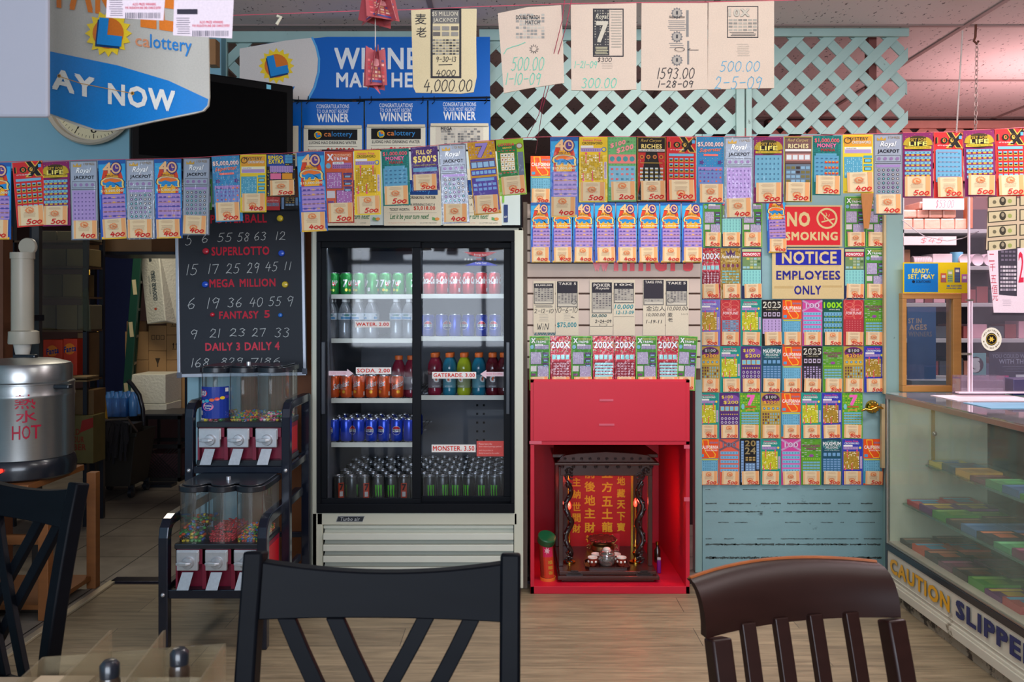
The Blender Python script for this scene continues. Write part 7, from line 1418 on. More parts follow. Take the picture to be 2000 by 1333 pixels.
tag(MB().tube([P(1880, 60, 3.66), P(1874, 160, 3.66), P(1868, 262, 3.66), P(1893, 386, 3.645)], .0035, 8).build('rope', M('grey_rope', (190, 176, 170), .8, bump=.6, scale=200), loc=P(1880, 60, 3.66)), 'pale rope running from the ceiling rail down to the clear screen', 'rope')
mb = MB(); a_, b_ = P(1908, 84, 3.66), P(1903, 386, 3.645); n = 34
for i in range(n):
    p = a_.lerp(b_, (i+.5)/n); q = [(p+(Vector((.0065*math.cos(t), 0, .0135*math.sin(t))) if i % 2 else Vector((0, .0065*math.cos(t), .0135*math.sin(t))))) for t in [k*math.pi/5 for k in range(11)]]; mb.tube(q, .0016, 5)
tag(mb.build('chain', M('rusty_chain', (160, 140, 134), .4, .7), loc=a_, smooth=60), 'thin metal chain beside the pale rope above the clear screen', 'chain')
mb = MB(); mb.bar((px(1850, 3.66), 3.66, CEIL-.014), (px(1912, 3.66), 3.66, CEIL-.014), .02, .014).tube([P(1906, 48, 3.66)+Vector((0, 0, -.0)), P(1905, 72, 3.66), P(1902, 80, 3.66), P(1908, 86, 3.66), P(1911, 80, 3.66)], .005, 6)
tag(mb.build('ceiling_bracket', M('rust', (96, 50, 34), .7, .3, .3, 20), loc=(px(1880, 3.66), 3.66, CEIL)), 'rusty bracket and hook at the ceiling carrying rope and chain', 'bracket')
tag(MB().tube([P(1762, 430, 4.116), P(1790, 452, 4.05), P(1806, 462, 4.0), P(1850, 471, 3.95), P(1880, 466, 3.9), P(1912, 452, 3.646)], .0022, 6).build('cable', M('white_cable', (206, 190, 196), .5), loc=P(1764, 430, 4.05)), 'thin white cable sagging across the shelves over the oak window', 'cable')
# small clear tray and dark card machine on the counter
t = thing('leaflet_tray', 'low clear acrylic tray standing on the case end beyond the window', 'tray', (px(1915, 3.72), 3.72, .9465)); mb = MB()
za, zb2 = .9465, 1.03; xa_, xb_ = px(1872, 3.72), px(1958, 3.72); mb.box(xa_, xb_, 3.70, 3.703, za, zb2).box(xa_, xb_, 3.77, 3.773, za, zb2).box(xa_, xa_+.003, 3.70, 3.773, za, zb2).box(xb_-.003, xb_, 3.70, 3.773, za, zb2).box(xa_, xb_, 3.70, 3.773, za, za+.003); mb.build('tray_wall', GLASS('tray_clear', (.9, .86, .9), 1.6, .22, (214, 190, 204)), t)
mb = MB().slab([(px(1958, 3.74), 3.66), (px(2040, 3.74), 3.66), (px(2040, 3.74), 3.76), (px(1964, 3.74), 3.76)], .9466, 1.02); tag(mb.build('card_machine', M('navy_device', (34, 40, 96), .4), loc=(px(2000, 3.74), 3.7, .9466), bevel=.004), 'dark navy device standing on the counter past the clear tray', 'device')
# ================================================================ back counter shelves
Yb3 = 5.15
m_shf = M('grey_green_shelf', (156, 164, 164), .5, var=.06)
sf = thing('wall_shelving', 'grey-green wall shelving with stock behind the counter', 'shelving', (px(1900, Yb3), Yb3, 0))
mb = MB(); xs0, xs1 = px(1760, Yb3), px(2250, Yb3)
ZS = [pz(v, Yb3) for v in (448, 520, 592, 662, 735, 850)]
for z in ZS: mb.box(xs0, xs1, Yb3, Yb3+.36, z-.025, z)
mb.box(xs0, xs0+.02, Yb3, Yb3+.36, 0, 2.2); mb.build('shelf_board', m_shf, sf, bevel=.002)
MB().box(xs0, xs1, Yb3+.36, Yb3+.38, 0, 2.0).build('shelf_back', M('shelf_back_dark', (70, 60, 66), .7, var=.2, scale=4), sf)
MB().pbox(1890, 386, 1900, 446, Yb3, .05).build('shelf_post', M('post_wood', (190, 120, 84), .5), sf)
m_pk = M('pink_wrap', (232, 178, 158), .35, coat=.5, var=.08, scale=20, bump=.5, bscale=30)
k_ = 0
for row, (yb, hh, xs) in enumerate(((446, 19, (1764, 1784, 1806, 1838, 1866)), (426, 16, (1764, 1792, 1815, 1842)), (409, 15, (1796, 1822, 1848)))):
    for i, x in enumerate(xs):
        x2 = xs[i+1]-1 if i+1 < len(xs) else x+ (26 if row else 24); Yq = Yb3+.02; a_, b_ = P(x, yb-hh, Yq), P(x2, yb-.6, Yq); z0 = ZS[0]+.0005 if row == 0 else b_.z
        tag(MB().box(a_.x, b_.x, Yq, Yq+.2, z0, a_.z).build('wrapped_bundle', m_pk, loc=((a_.x+b_.x)/2, Yq, z0), bevel=.008), 'pink plastic-wrapped bundle, %s row of the stack, %s from the door post' % (('bottom', 'middle', 'top')[row], ORD[i]), 'package', 'pink wrapped bundles on the upper shelf')
def shelfcard(x0, y0, x1, y1, Y, t, lab):
    c = Canvas(Y, eps=.0005); c.sheet(x0, y0, x1, y1, (232, 206, 206), .002); c.hand(t, x0+(x1-x0)*.3, y0+3, x1-(x1-x0)*.25, y1-4, .8, (206, 70, 90), 1); tag(c.build('price_card', ink_paper, loc=P((x0+x1)/2, y1, Y)), lab, 'price card', 'price cards on the back shelves')
shelfcard(1802, 388, 1883, 410, Yb3-.01, '$53.00', 'pale pink card priced 53.00 before the wrapped bundles'); shelfcard(1765, 462, 1868, 479, Yb3-.005, '$45', 'long whitish card priced 45 on the second shelf edge')
zz = ZS[1]
def onshelf(x0, x1, ytop, level, name, m, lab, cat, grp=None, d=.15, bev=.003, Y=Yb3+.03):
    a_, b_ = P(x0, ytop, Y), P(x1, 0, Y); z0 = ZS[level]+.0005; return tag(MB().box(a_.x, b_.x, Y, Y+d, z0, max(a_.z, z0+.02)).build(name, m, loc=((a_.x+b_.x)/2, Y, z0), bevel=bev), lab, cat, grp)
W_C = M('carton_white', (214, 200, 206), .5)
onshelf(1822, 1860, 496, 1, 'small_carton', W_C, 'white carton in the middle of the second shelf', 'box'); onshelf(1764, 1778, 488, 1, 'small_carton', M('carton_brown', (120, 84, 60), .6), 'small brown carton on the second shelf against the door post', 'box'); 
Yq = Yb3+.06
t = thing('cup_stack', 'white ribbed stack of cups lying on the second shelf', 'cups', (px(1798, Yq), Yq, zz+.0005)); mb = MB()
prof = []; x_ = 0
for k in range(11): prof += [(.030, x_), (.033, x_+.003), (.031, x_+.009)]; x_ += .0105
mb.lathe(prof, (px(1781, Yq), Yq, zz+.034), 18, 'x'); mb.build('cup_row', W_C, t, smooth=40)
tag(MB().lathe([(.001, 0), (.036, 0), (.038, .004), (.038, .085), (.036, .09), (.001, .09)], (px(1868, Yq), Yq, zz+.0005), 20).build('blue_tin', M('tin_blue', (96, 160, 190), .4), loc=(px(1868, Yq), Yq, zz), smooth=40), 'small light blue tin on the second shelf', 'tin')
for i, x in enumerate((1885, 1909, 1932)):
    Yr = Yb3+.01; p = (px(x, Yr), Yr, zz+.040); t = thing('round_tub', 'round white tub lying with its speckled end out, %s past the blue tin' % ORD[i], 'tub', (p[0], p[1], zz+.0005), 'round tubs on the second shelf')
    MB().lathe([(.030, .0), (.038, -.006), (.038, .12), (.001, .12)], p, 24, 'y').build('tub_body', W_C, t, smooth=40); MB().lathe([(.001, .002), (.030, .001)], p, 24, 'y').build('speckled_end', M('speckled', (120, 110, 130), .6, var=.7, scale=120), t)
onshelf(1766, 1790, 513, 1, 'small_carton', M('carton_grey', (170, 156, 164), .6), 'flat grey carton lying in front of the brown carton', 'box', Y=Yb3+.0, d=.028)
# lower shelves: dim goods, counted pieces
r = random.Random(8)
for lev, x0 in ((2, 1770), (3, 1768), (4, 1766)):
    i = 0
    while x0 < 2080:
        w_ = r.choice((16, 22, 28)); k = r.choice(((70, 84, 110), (120, 60, 60), (90, 70, 84), (60, 70, 76), (150, 110, 96), (190, 150, 160)))
        onshelf(x0, x0+w_, ((560, 628, 700)[lev-2])+r.choice((0, 6, 10)), lev, 'stock_box', M('stock_%d_%d_%d' % k, k, .6, var=.2, scale=20), '%s stock box on the %s shelf down, %s from the door side' % ({70: 'blue-grey', 120: 'dull red', 90: 'mauve', 60: 'slate', 150: 'tan', 190: 'pale pink'}[k[0]], ORD[lev+0], ORD[i]), 'box', 'stock boxes on the back shelves', Y=Yb3+.05); x0 += w_+r.choice((2, 5)); i += 1
c = Canvas(4.6, eps=.0005); c.sheet(1772, 600, 1828, 741, (52, 92, 140), .002); c.T('ST IN', 1774, 622, 1800, 632, (170, 150, 130), 1, .05); c.T('AGES', 1776, 634, 1810, 645, (170, 150, 130), 1, .05); c.T('WINNERS', 1774, 648, 1820, 658, (120, 120, 130), 1, .04); tag(c.build('reflection_panel', ink_paper, loc=P(1800, 741, 4.6)), 'blue panel painting the tan lettering reflected in the oak window', 'poster')  # panel behind the pane stands in for lettering reflected in the glass
c = Canvas(4.6, eps=.0005); c.sheet(1893, 690, 1926, 742, (110, 170, 172), .002); c.disc(1906, 713, 15, (56, 50, 66), 1, 16); c.disc(1906, 713, 8, (206, 216, 214), 2, 8); c.T('5', 1897, 700, 1914, 728, (206, 216, 214), 3, .06); c.T('SCRATCHERS', 1895, 734, 1924, 740, (200, 210, 210), 1, .03); tag(c.build('number_poster', ink_gloss, loc=P(1909, 742, 4.6)), 'teal poster with large white five behind the clear screen', 'poster')
c = Canvas(4.62, eps=.0005); c.sheet(1932, 688, 2120, 744, (52, 62, 82), .002); c.T('YOU COULD WIN', 1938, 692, 2010, 700, (120, 130, 146), 1, .02); c.T('WITH THE FUN', 1951, 702, 2030, 711, (150, 160, 176), 1, .02); c.lines(1955, 716, 2060, 730, 3, (100, 110, 130), 1, .2); c.rect(1946, 734, 1970, 742, (200, 70, 130), 1); c.rect(1984, 732, 2010, 742, (200, 206, 210), 1); tag(c.build('slate_poster', ink_gloss, loc=P(2000, 744, 4.62)), 'slate blue poster with grey lettering behind the clear screen', 'poster')
struct('trim_10', MB().box(px(1764, 4.66), 3.6, 4.56, 4.70, 0, pz(743, 4.6)), M('inner_counter', (120, 140, 146), .5))
# pink lattice over the back shelves
tl = thing('pink_lattice', 'salmon pink lattice running high along the back shop wall', 'lattice', (px(1950, 6.1), 6.1, 2.3))
zA, zB = pz(232, 6.1), 2.28
lattice(MB(), px(1500, 6.1), 5.9, zB, zA-.06, 6.1, .2, .05).build('lattice_strips', M('salmon_paint', (226, 150, 136), .5), tl); MB().box(px(1500, 6.1), 5.9, 6.07, 6.10, zA-.075, zA-.02).box(px(1500, 6.1), 5.9, 6.07, 6.10, zB, zB+.05).build('frame_bar', M('salmon_paint', None), tl)
struct('trim_11', MB().box(px(1500, 6.1), 5.9, 6.13, 6.2, zA-.02, CEIL), M('back_cornice', (96, 56, 54), .6))
struct('trim_11', MB().box(px(1500, 6.1), 5.9, 6.135, 6.2, zB, zA-.02), M('back_dark', (66, 46, 44), .7))
# ================================================================ chairs
m_dw = M('black_brown_wood', (9, 11, 16), .45, var=.25, scale=9, spec=.07, stretch=(1, 1, 5)); m_bw = M('red_brown_wood', (40, 20, 16), .38, var=.3, scale=9, spec=.28, stretch=(1, 1, 5)); m_worn = M('worn_edge', (150, 80, 36), .5, var=.4, scale=30)
def back_y(z, y0=.19, lean=.085, z0=.46): return y0 + (max(0, z-z0)/.53)**1.5*lean
def chair_x(label, loc, yaw, w=.40, H=.99, wt=.018):
    t = thing('dining_chair', label, 'chair', (0, 0, 0), None); hw = w/2
    for s_ in (-1, 1):
        pts = [(s_*(hw-.024-.0*(1-k/12)), (back_y(z) if z > .46 else .19+.04*(.46-z)/.46), z) for k, z in enumerate([H*i/12 for i in range(13)])]
        MB().sweep(pts, [.029]*13, [.022+.010*min(1, i/8) for i in range(13)], (1, 0, 0)).build('rear_leg', m_dw, t, bevel=.004, smooth=40)
        MB().bar((s_*(hw-.02), -.19, 0), (s_*(hw-.02), -.19, .44), .036, .036, (0, 1, 0)).build('front_leg', m_dw, t, bevel=.003)
        MB().bar((s_*(hw-.02), -.19, .2), (s_*(hw-.02), .19, .2), .018, .03).build('side_stretcher', m_dw, t, bevel=.002)
    MB().box(-hw, hw, -.215, .185, .44, .465).build('seat', m_dw, t, bevel=.008)
    # crest rail: dips in the middle and bows backwards
    n = 14; mb = MB(); vs = []
    for i in range(n+1):
        u = -1+2*i/n; x = u*(hw-.035); bow = .012*(1-u*u); zt = H-.012-.017*(1-u*u); zb_ = H-.090
        vs += [(x, back_y(zb_)+bow-.010, zb_), (x, back_y(zt)+bow-.010, zt), (x, back_y(zt)+bow+.010, zt), (x, back_y(zb_)+bow+.010, zb_)]
    mb.add(vs, [(i*4+a, i*4+(a+1) % 4, i*4+4+(a+1) % 4, i*4+4+a) for i in range(n) for a in range(4)]+[(0, 3, 2, 1), (n*4, n*4+1, n*4+2, n*4+3)]); mb.build('crest_rail', m_dw, t, smooth=50, bevel=.002)
    MB().box(-hw+.03, hw-.03, back_y(.56)-.01, back_y(.56)+.01, .54, .58).build('lower_rail', m_dw, t, bevel=.002)
    for x0, x1, o in ((-.128, .045, 0), (-.062, .115, 0), (.062, -.115, .012), (.125, -.045, .012)):
        pts = []
        for k in range(9): u = k/8; z = (H-.09)-(H-.09-.57)*u; x = x0*w/.4+(x1-x0)*w/.4*(u**1.05); pts.append((x, back_y(z)+.008*(1-(x/hw)**2)-.004+o, z))
        MB().sweep(pts, .026, .013, (1, 0, 0)).build('back_slat', m_dw, t, bevel=.0015)
    MB().box(-hw+.03, hw-.03, -.2, -.18, .39, .44).box(-hw+.02, -hw+.035, -.19, .19, .39, .44).box(hw-.035, hw-.02, -.19, .19, .39, .44).build('apron', m_dw, t)
    t.location = loc; t.rotation_euler = (0, 0, math.radians(yaw)); return t
chair_x('black-brown dining chair with crossed slats, directly before the drink cooler', (-.196, .925, 0), -1.5, .422, .982)
chair_x('black-brown crossed-slat dining chair standing near the hot water urn', (-1.176, 1.535, 0), -25, .40, .975)
def chair_s(label, loc, yaw, w=.37, H=.93):
    t = thing('dining_chair', label, 'chair', (0, 0, 0)); hw = w/2; zb0 = H-.080
    by = lambda z: .17+(max(0, z-.46)/.45)**1.3*.11
    for s_ in (-1, 1):
        pts = [(s_*(hw-.02), (by(z) if z > .46 else .17+.04*(.46-z)/.46), z) for z in [zb0*i/10 for i in range(11)]]
        MB().sweep(pts, .036, .034, (1, 0, 0)).build('rear_leg', m_bw, t, bevel=.004, smooth=40); MB().bar((s_*(hw-.02), -.2, 0), (s_*(hw-.02), -.2, .44), .036, .036, (0, 1, 0)).build('front_leg', m_bw, t, bevel=.003)
    MB().box(-hw, hw, -.215, .165, .44, .465).build('seat', m_bw, t, bevel=.008)
    n, m = 14, 6; vs = []; fs = []
    for side in (0, 1):
        for i in range(n+1):
            u = -1+2*i/n
            for j in range(m+1):
                v = j/m; z = zb0+(H-zb0)*math.sin(v*math.pi/2*.98)+.010*(1-u*u)*v; y = by(zb0)+.012+.060*v*v+.035*(1-u*u)*.9+(.020 if side else 0)*(1-.3*v); vs.append((u*hw*1.0, y-.012, z-(.004*v if side else 0)))
    K = (n+1)*(m+1); idx = lambda s_, i, j: s_*K+i*(m+1)+j
    for i in range(n):
        for j in range(m): fs += [(idx(0, i, j), idx(0, i+1, j), idx(0, i+1, j+1), idx(0, i, j+1)), (idx(1, i, j), idx(1, i, j+1), idx(1, i+1, j+1), idx(1, i+1, j))]
        fs += [(idx(0, i, 0), idx(1, i, 0), idx(1, i+1, 0), idx(0, i+1, 0)), (idx(0, i, m), idx(0, i+1, m), idx(1, i+1, m), idx(1, i, m))]
    for j in range(m): fs += [(idx(0, 0, j), idx(0, 0, j+1), idx(1, 0, j+1), idx(1, 0, j)), (idx(0, n, j), idx(1, n, j), idx(1, n, j+1), idx(0, n, j+1))]
    cr = MB().add(vs, fs).build('crest_rail', m_bw, t, smooth=50)
    e = MB(); e.tube([(u*hw*.995, by(zb0)+.060+.035*(1-u*u)*.9+.003, H+.010*(1-u*u)-.001) for u in [-1+2*i/n for i in range(n+1)]], .0045, 6); e.build('worn_top_edge', m_worn, cr, smooth=60)
    for k in range(4):
        x = -hw+.020+(k+1)*(w-.04)/5; pts = [(x, by(z)+.028*(1-(x/hw)**2), z) for z in [.55+(zb0+.01-.55)*i/8 for i in range(9)]]; MB().sweep(pts, .026, .016, (1, 0, 0)).build('back_slat', m_bw, t, bevel=.002)
    MB().box(-hw+.03, hw-.03, by(.56)+.00, by(.56)+.04, .53, .57).build('lower_rail', m_bw, t, bevel=.002); MB().box(-hw+.03, hw-.03, -.2, -.18, .39, .44).build('apron', m_bw, t)
    t.location = loc; t.rotation_euler = (0, 0, math.radians(yaw)); return t
chair_s('red-brown dining chair with rounded crest and upright slats before the green door', (.562, 1.16, 0), 14, .375, .873)
# table with clear condiment holder
tt = thing('dining_table', 'tan dining table carrying a clear plastic condiment holder', 'table', (-.95, .8, 0))
MB().slab(arc(-.52, 1.21, .10, 0, 90, 6)+[(-1.6, 1.31), (-1.6, .2), (-.42, .2)], .715, .75).build('table_top', M('tan_laminate', (150, 134, 110), .35, var=.1, scale=20), tt, bevel=.003); MB().cyl((-.95, .8, .02), (-.95, .8, .715), .035, 16).lathe([(.28, 0), (.27, .02), (.04, .03)], (-.95, .8, 0), 24).build('pedestal', m_dark, tt, smooth=40)
cd = thing('condiment_holder', 'blurry clear plastic condiment holder on the tan table', 'condiment holder', (-.58, 1.12, .75))
mb = MB(); z = .7505
mb.box(-.70, -.43, 1.03, 1.22, z, z+.004)
for (x0_, y0_, x1_, y1_, h0, h1) in [(a, b, c_, d_, e_-.022, f_-.022) for a, b, c_, d_, e_, f_ in ((-.70, 1.03, -.70, 1.22, .07, .09), (-.70, 1.22, -.43, 1.22, .09, .11), (-.43, 1.22, -.43, 1.03, .11, .09), (-.70, 1.03, -.43, 1.03, .07, .08), (-.60, 1.03, -.60, 1.22, .11, .13), (-.52, 1.03, -.52, 1.22, .10, .13), (-.52, 1.13, -.43, 1.13, .10, .10))]:
    mb.add([(x0_, y0_, z), (x1_, y1_, z), (x1_, y1_, z+h1), (x0_, y0_, z+h0), (x0_+.003, y0_+.003, z), (x1_+.003, y1_+.003, z), (x1_+.003, y1_+.003, z+h1), (x0_+.003, y0_+.003, z+h0)], [(0, 1, 2, 3), (7, 6, 5, 4), (3, 2, 6, 7)])
mb.build('clear_bin', acrylic, cd)
MB().box(-.69, -.61, 1.05, 1.20, z+.004, z+.05).build('napkin_fill', M('napkin_paper', (190, 170, 140), .8), cd)
for i, (x, y) in enumerate(((-.555, 1.13), (-.475, 1.17))):
    t = thing('sauce_shaker', ('small dark-topped shaker in the middle bin of the holder', 'small dark-topped shaker in the end bin of the holder')[i], 'shaker', (x, y, z+.0045), 'shakers in the condiment holder')
    MB().lathe([(.001, 0), (.014, 0), (.014, .07), (.011, .078)], (x, y, z+.0045), 16).build('shaker_body', M('sauce_brown', (60, 46, 36), .3, coat=.5), t, smooth=40); MB().lathe([(.013, .076), (.013, .092), (.008, .098), (.0005, .099)], (x, y, z+.0045), 16).build('shaker_cap', m_bk, t, smooth=40)
# ================================================================ hot water urn and its stand
Yu = 3.72; ux = px(50, Yu); m_urn = M('brushed_urn', (170, 172, 172), .30, .9, .08, 90, stretch=(.3, .3, 3)); R = .200
zt = pz(918, Yu)
st = thing('wooden_stand', 'honey wood stand under the hot water urn', 'stand', (ux, Yu, 0)); m_hw = M('honey_wood', (136, 84, 42), .5, var=.2, scale=9, stretch=(1, 1, 5))
mb = MB(); xs = (ux-.36, px(140, 3.9)); mb.box(ux-.38, px(152, 3.9)+.0, Yu-.22, Yu+.24, zt-.05, zt-.022); mb.box(ux-.38, px(160, 3.6), Yu-.22, Yu-.2, zt-.09, zt-.05); mb.build('stand_top', m_hw, st, bevel=.003)
for x in (ux-.36, ux+.205):
    for y in (Yu-.20, Yu+.20): MB().box(x-.022, x+.022, y-.022, y+.022, 0, zt-.05).build('stand_leg', m_hw, st, bevel=.003)
MB().box(ux-.36, ux+.205, Yu-.2, Yu+.2, .04, .06).box(ux-.36, ux+.2, Yu-.21, Yu-.19, zt-.28, zt-.24).build('stand_shelf', m_hw, st)
u = thing('hot_water_urn', 'large steel hot water urn painted with red HOT and characters', 'urn', (ux, Yu, zt-.022)); z0 = zt-.0215
MB().lathe([(R*.95, 0), (R*1.02, .01), (R*1.04, .05), (R*1.0, .085), (R*.98, .09)], (ux, Yu, z0), 40).build('urn_base', m_bk, u, smooth=40)
zb_ = z0+.088; zl_ = pz(748, Yu)
MB().lathe([(R*.96, 0), (R*.98, .004), (R*.99, zl_-zb_-.06), (R*1.0, zl_-zb_-.055), (R*1.0, zl_-zb_-.045), (R*.99, zl_-zb_-.04), (R*.99, zl_-zb_)], (ux, Yu, zb_), 48).build('urn_body', m_urn, u, smooth=40)
l_ = MB().lathe([(R*1.0, 0), (R*1.0, .006), (R*.95, .012), (R*.955, .075), (R*.91, .09), (R*.6, .108), (R*.15, .115), (.0005, .116)], (ux, Yu, zl_+.001), 48).build('urn_lid', m_urn, u, smooth=35)
MB().box(ux-.05, ux+.05, Yu-.015, Yu+.015, zl_+.112, zl_+.128).build('lid_knob', m_bk, l_, bevel=.005)
MB().box(ux+R*.78, ux+R*1.22, Yu-.09, Yu-.05, zl_-.02, zl_-.0).box(ux+R*.74, ux+R*.86, Yu-.10, Yu-.06, zl_-.05, zl_-.0).build('side_handle', m_bk, u, bevel=.006)
c = Canvas(xf=lambda uu, v, h: (ux+(R*.992+h)*math.sin(uu/R), Yu-(R*.992+h)*math.cos(uu/R), zb_+v), eps=.0006); RC = (176, 26, 56)
hh = zl_-zb_
def urnt(t, x0, z0_, x1, z1_, b, du=.105):
    VV, Fc = text_copies(t, b, 0)
    for i, V in enumerate(VV): c.face([(x0+du+a*(x1-x0), z0_+q*(z1_-z0_)) for a, q in V], RC, 1+.07*i, Fc)
urnt('熱', -.04, hh*.70, .04, hh*.89, .01); urnt('水', -.035, hh*.52, .045, hh*.68, .02); urnt('H', -.05, hh*.30, -.018, hh*.48, .01); urnt('O', -.012, hh*.30, .02, hh*.48, .01); urnt('T', .022, hh*.30, .062, hh*.48, .01); c.build('red_characters', ink_gloss, u)
MB().tube([(ux-.17, Yu-.16, zb_-.0), (ux-.17, Yu-.16, zb_+.26)], .012, 10).build('sight_gauge', m_chr, u); MB().box(ux-.17, ux-.05, Yu-R*1.06, Yu-R*.98, z0+.04, z0+.062).build('switch_panel', m_bk, u, bevel=.003)
MB().lathe([(.009, 0), (.009, -.012), (.005, -.016), (.0005, -.017)], (px(5, Yu-.2), Yu-R*1.05, z0+.058), 12, 'y').build('power_light', M('red_indicator', (255, 30, 20), .3, emit=4), u)
# cup dispenser tubes
Yd = 3.98
cdp = thing('cup_dispenser', 'long white paper cup dispenser tube mounted above the urn', 'dispenser', P(47, 690, Yd)); x = px(44, Yd); zT, zB_ = pz(494, Yd), pz(668, Yd); m_pl = M('cream_plastic', (186, 178, 160), .4, var=.05)
MB().lathe([(.046, 0), (.049, .16-.16+.01), (.049, zT-zB_-.03), (.054, zT-zB_-.03), (.054, zT-zB_), (.001, zT-zB_)], (x, Yd, zB_), 28).build('tube', m_pl, cdp, smooth=40)
MB().lathe([(.066, -.0), (.068, .005), (.066, .06), (.05, .066)], (x+.006, Yd, zB_-.01), 28).build('collar', m_pl, cdp, smooth=40); MB().lathe([(.026, -.075), (.040, -.0)], (x, Yd, zB_-.01), 24).build('paper_cup', M('white_cup', (214, 208, 196), .6), cdp, smooth=40)
MB().box(x-.02, x+.02, Yd+.04, 4.13, zB_+.1, zB_+.13).build('wall_bracket', m_dark, cdp); 
p = P(54, 482, 4.02); tag(MB().lathe([(.0005, -.01), (.040, -.009), (.043, -.004), (.043, .01), (.001, .01)], p, 28, 'y').build('vent_disc', m_pl, loc=p, smooth=40), 'round greyish cap hanging just over the cup dispenser', 'cap')
mb = MB().lathe([(.17, .0), (.20, .38), (.215, .385), (.215, .40), (.19, .40)], (-2.2, 3.2, 0), 4, sx=1, sy=.9); tag(mb.build('waste_bin', M('dusty_blue_bin', (96, 130, 160), .5), loc=(-2.2, 3.2, 0), bevel=.01), 'dusty blue bin on the floor beside the wooden stand', 'bin')
# ================================================================ storeroom
CARD = (164, 128, 84)
m_card = M('cardboard', CARD, .75, var=.12, scale=8); m_card2 = M('cardboard_dark', (130, 98, 64), .75, var=.15, scale=8); m_sty = M('styrofoam', (222, 222, 206), .7, var=.06, scale=60, bump=.5)
def cbox(x0, y0, x1, y1, Y, lab, m=m_card, d=.3, name='cardboard_box', grp='cardboard boxes in the storeroom', draw=None, z0=None, yaw=0, cat='box'):
    a_, b_ = P(x0, y0, Y), P(x1, y1, Y); zb2 = b_.z if z0 is None else z0; cx, cz = (a_.x+b_.x)/2, zb2
    t = thing(name, lab, cat, (cx, Y+d/2, cz), grp); MB().box(a_.x, b_.x, Y, Y+d, zb2, a_.z).build('box_body', m, t, bevel=.004)
    MB().box(a_.x, b_.x, Y-.001, Y+d+.001, a_.z-.04, a_.z+.0008).build('tape', M('carton_tape', (176, 150, 104), .4), t) if name == 'cardboard_box' and False else None
    c = Canvas(Y-.0008, eps=.0006)
    if draw: draw(c); c.build('box_print', ink_paper, t)
    t.rotation_euler = (0, 0, math.radians(yaw)); return t
def arrows(x, y, s=1): 
    def f(c):
        for q in (0, 6*s): c.rect(x+q, y, x+q+1.4*s, y+9*s, (60, 50, 40), 1); c.poly([(x+q-1.6*s, y+2*s), (x+q+3*s, y+2*s), (x+q+.7*s, y-2*s)], (60, 50, 40), 1)
        c.rect(x-2*s, y+10*s, x+10*s, y+11*s, (60, 50, 40), 1)
    return f
YB_ = 6.9
cbox(325, 704, 372, 800, YB_, 'tall cardboard box by the blackboard edge, under the yellow carton', d=.4, draw=arrows(334, 745), z0=pz(806, YB_))
cbox(325, 655, 372, 703.5, YB_, 'cardboard box one up from the tall box at the blackboard edge', d=.4, draw=arrows(338, 672))
cbox(325, 606, 372, 654.5, YB_, 'cardboard box below the yellow carton printed with upright arrows', d=.4, draw=arrows(336, 625, 1.2))
cbox(328, 555, 372, 605.5, YB_+.02, 'bright yellow carton with small red mark above the cardboard stack', M('yellow_carton', (214, 176, 60), .6), d=.3, draw=lambda c: (c.rect(335, 572, 341, 586, (200, 50, 40), 1)))
cbox(290, 686, 324.5, 731, YB_, 'square cardboard box with a glass symbol above the small foam box', d=.35, draw=lambda c: c.poly([(303, 700), (313, 700), (309, 711), (309, 717), (307, 717), (307, 711)][::-1], (60, 50, 40), 1))
cbox(290, 636, 324.5, 685.5, YB_, 'cardboard box directly under the leaning foam box', d=.35, draw=lambda c: [c.frame(296+i*9, 655, 303+i*9, 664, 1, (60, 50, 40), 1) for i in range(3)])
cbox(246, 704, 289.5, 732, YB_, 'low cardboard box with a red patch beside the glass symbol box', d=.35, draw=lambda c: c.rect(247, 724, 262, 732, (180, 60, 70), 1))
cbox(244, 648, 289.5, 703.5, YB_, 'open square cardboard box close by the green ladder', d=.35); cbox(247, 628, 286, 647.5, YB_+.1, 'flat folded cardboard box at the top beside the ladder', m_card2, d=.2)
t = cbox(255, 732, 323, 788, 6.56, 'small white foam box on the storeroom floor stack', m_sty, d=.32, name='foam_box', grp='foam boxes', z0=pz(789, 6.56)); cbox(258, 789.5, 325, 806, 6.56, 'crushed lower foam lid under the small white foam box', m_sty, d=.3, name='foam_tray', grp='foam boxes')
# leaning foam box with printed side
fbx = thing('foam_box', 'tall white foam fish box leaning with vertical lettering', 'box', P(312, 634, 6.75), 'foam boxes')
def Q(x, y, Y=6.75): p = P(x, y, Y); return p
pf = [Q(272, 491), Q(287, 634), Q(310, 634, 6.62), Q(308, 482, 6.62), Q(352, 480, 6.78), Q(345, 634, 6.78)]
pf[2] = pf[3]+(pf[1]-pf[0]); bk = [p+Vector((.12, .35, 0)) for p in (pf[0], pf[1])]
MB().add([pf[0], pf[1], pf[2], pf[3]]+[pf[4], pf[5]]+[pf[0]+Vector((.04, .3, 0)), pf[1]+Vector((.04, .3, 0)), pf[4]+Vector((.0, .3, 0)), pf[5]+Vector((0, .3, 0))], [(0, 1, 2, 3), (3, 2, 5, 4), (0, 3, 4, 8, 6), (1, 7, 9, 5, 2), (4, 5, 9, 8), (0, 6, 7, 1), (6, 8, 9, 7)]).build('foam_body', m_sty, fbx, bevel=.008)
A0, A1, A2 = pf[0], pf[1], pf[3]; nn = ((A2-A0).cross(A1-A0)).normalized(); nn = nn if nn.y < 0 else -nn
c = Canvas(xf=lambda uu, v, h: tuple(A0+(A2-A0)*uu+(A1-A0)*v+nn*(.002+h)), eps=.0006)
def vt(t, u0, u1, v0, v1, col, b=.03):   # text running downwards
    VV, Fc = text_copies(t, b, 0)
    for i, V in enumerate(VV): c.face([(u1-q*(u1-u0), v0+a*(v1-v0)) for a, q in V], col, 1+.07*i, Fc)
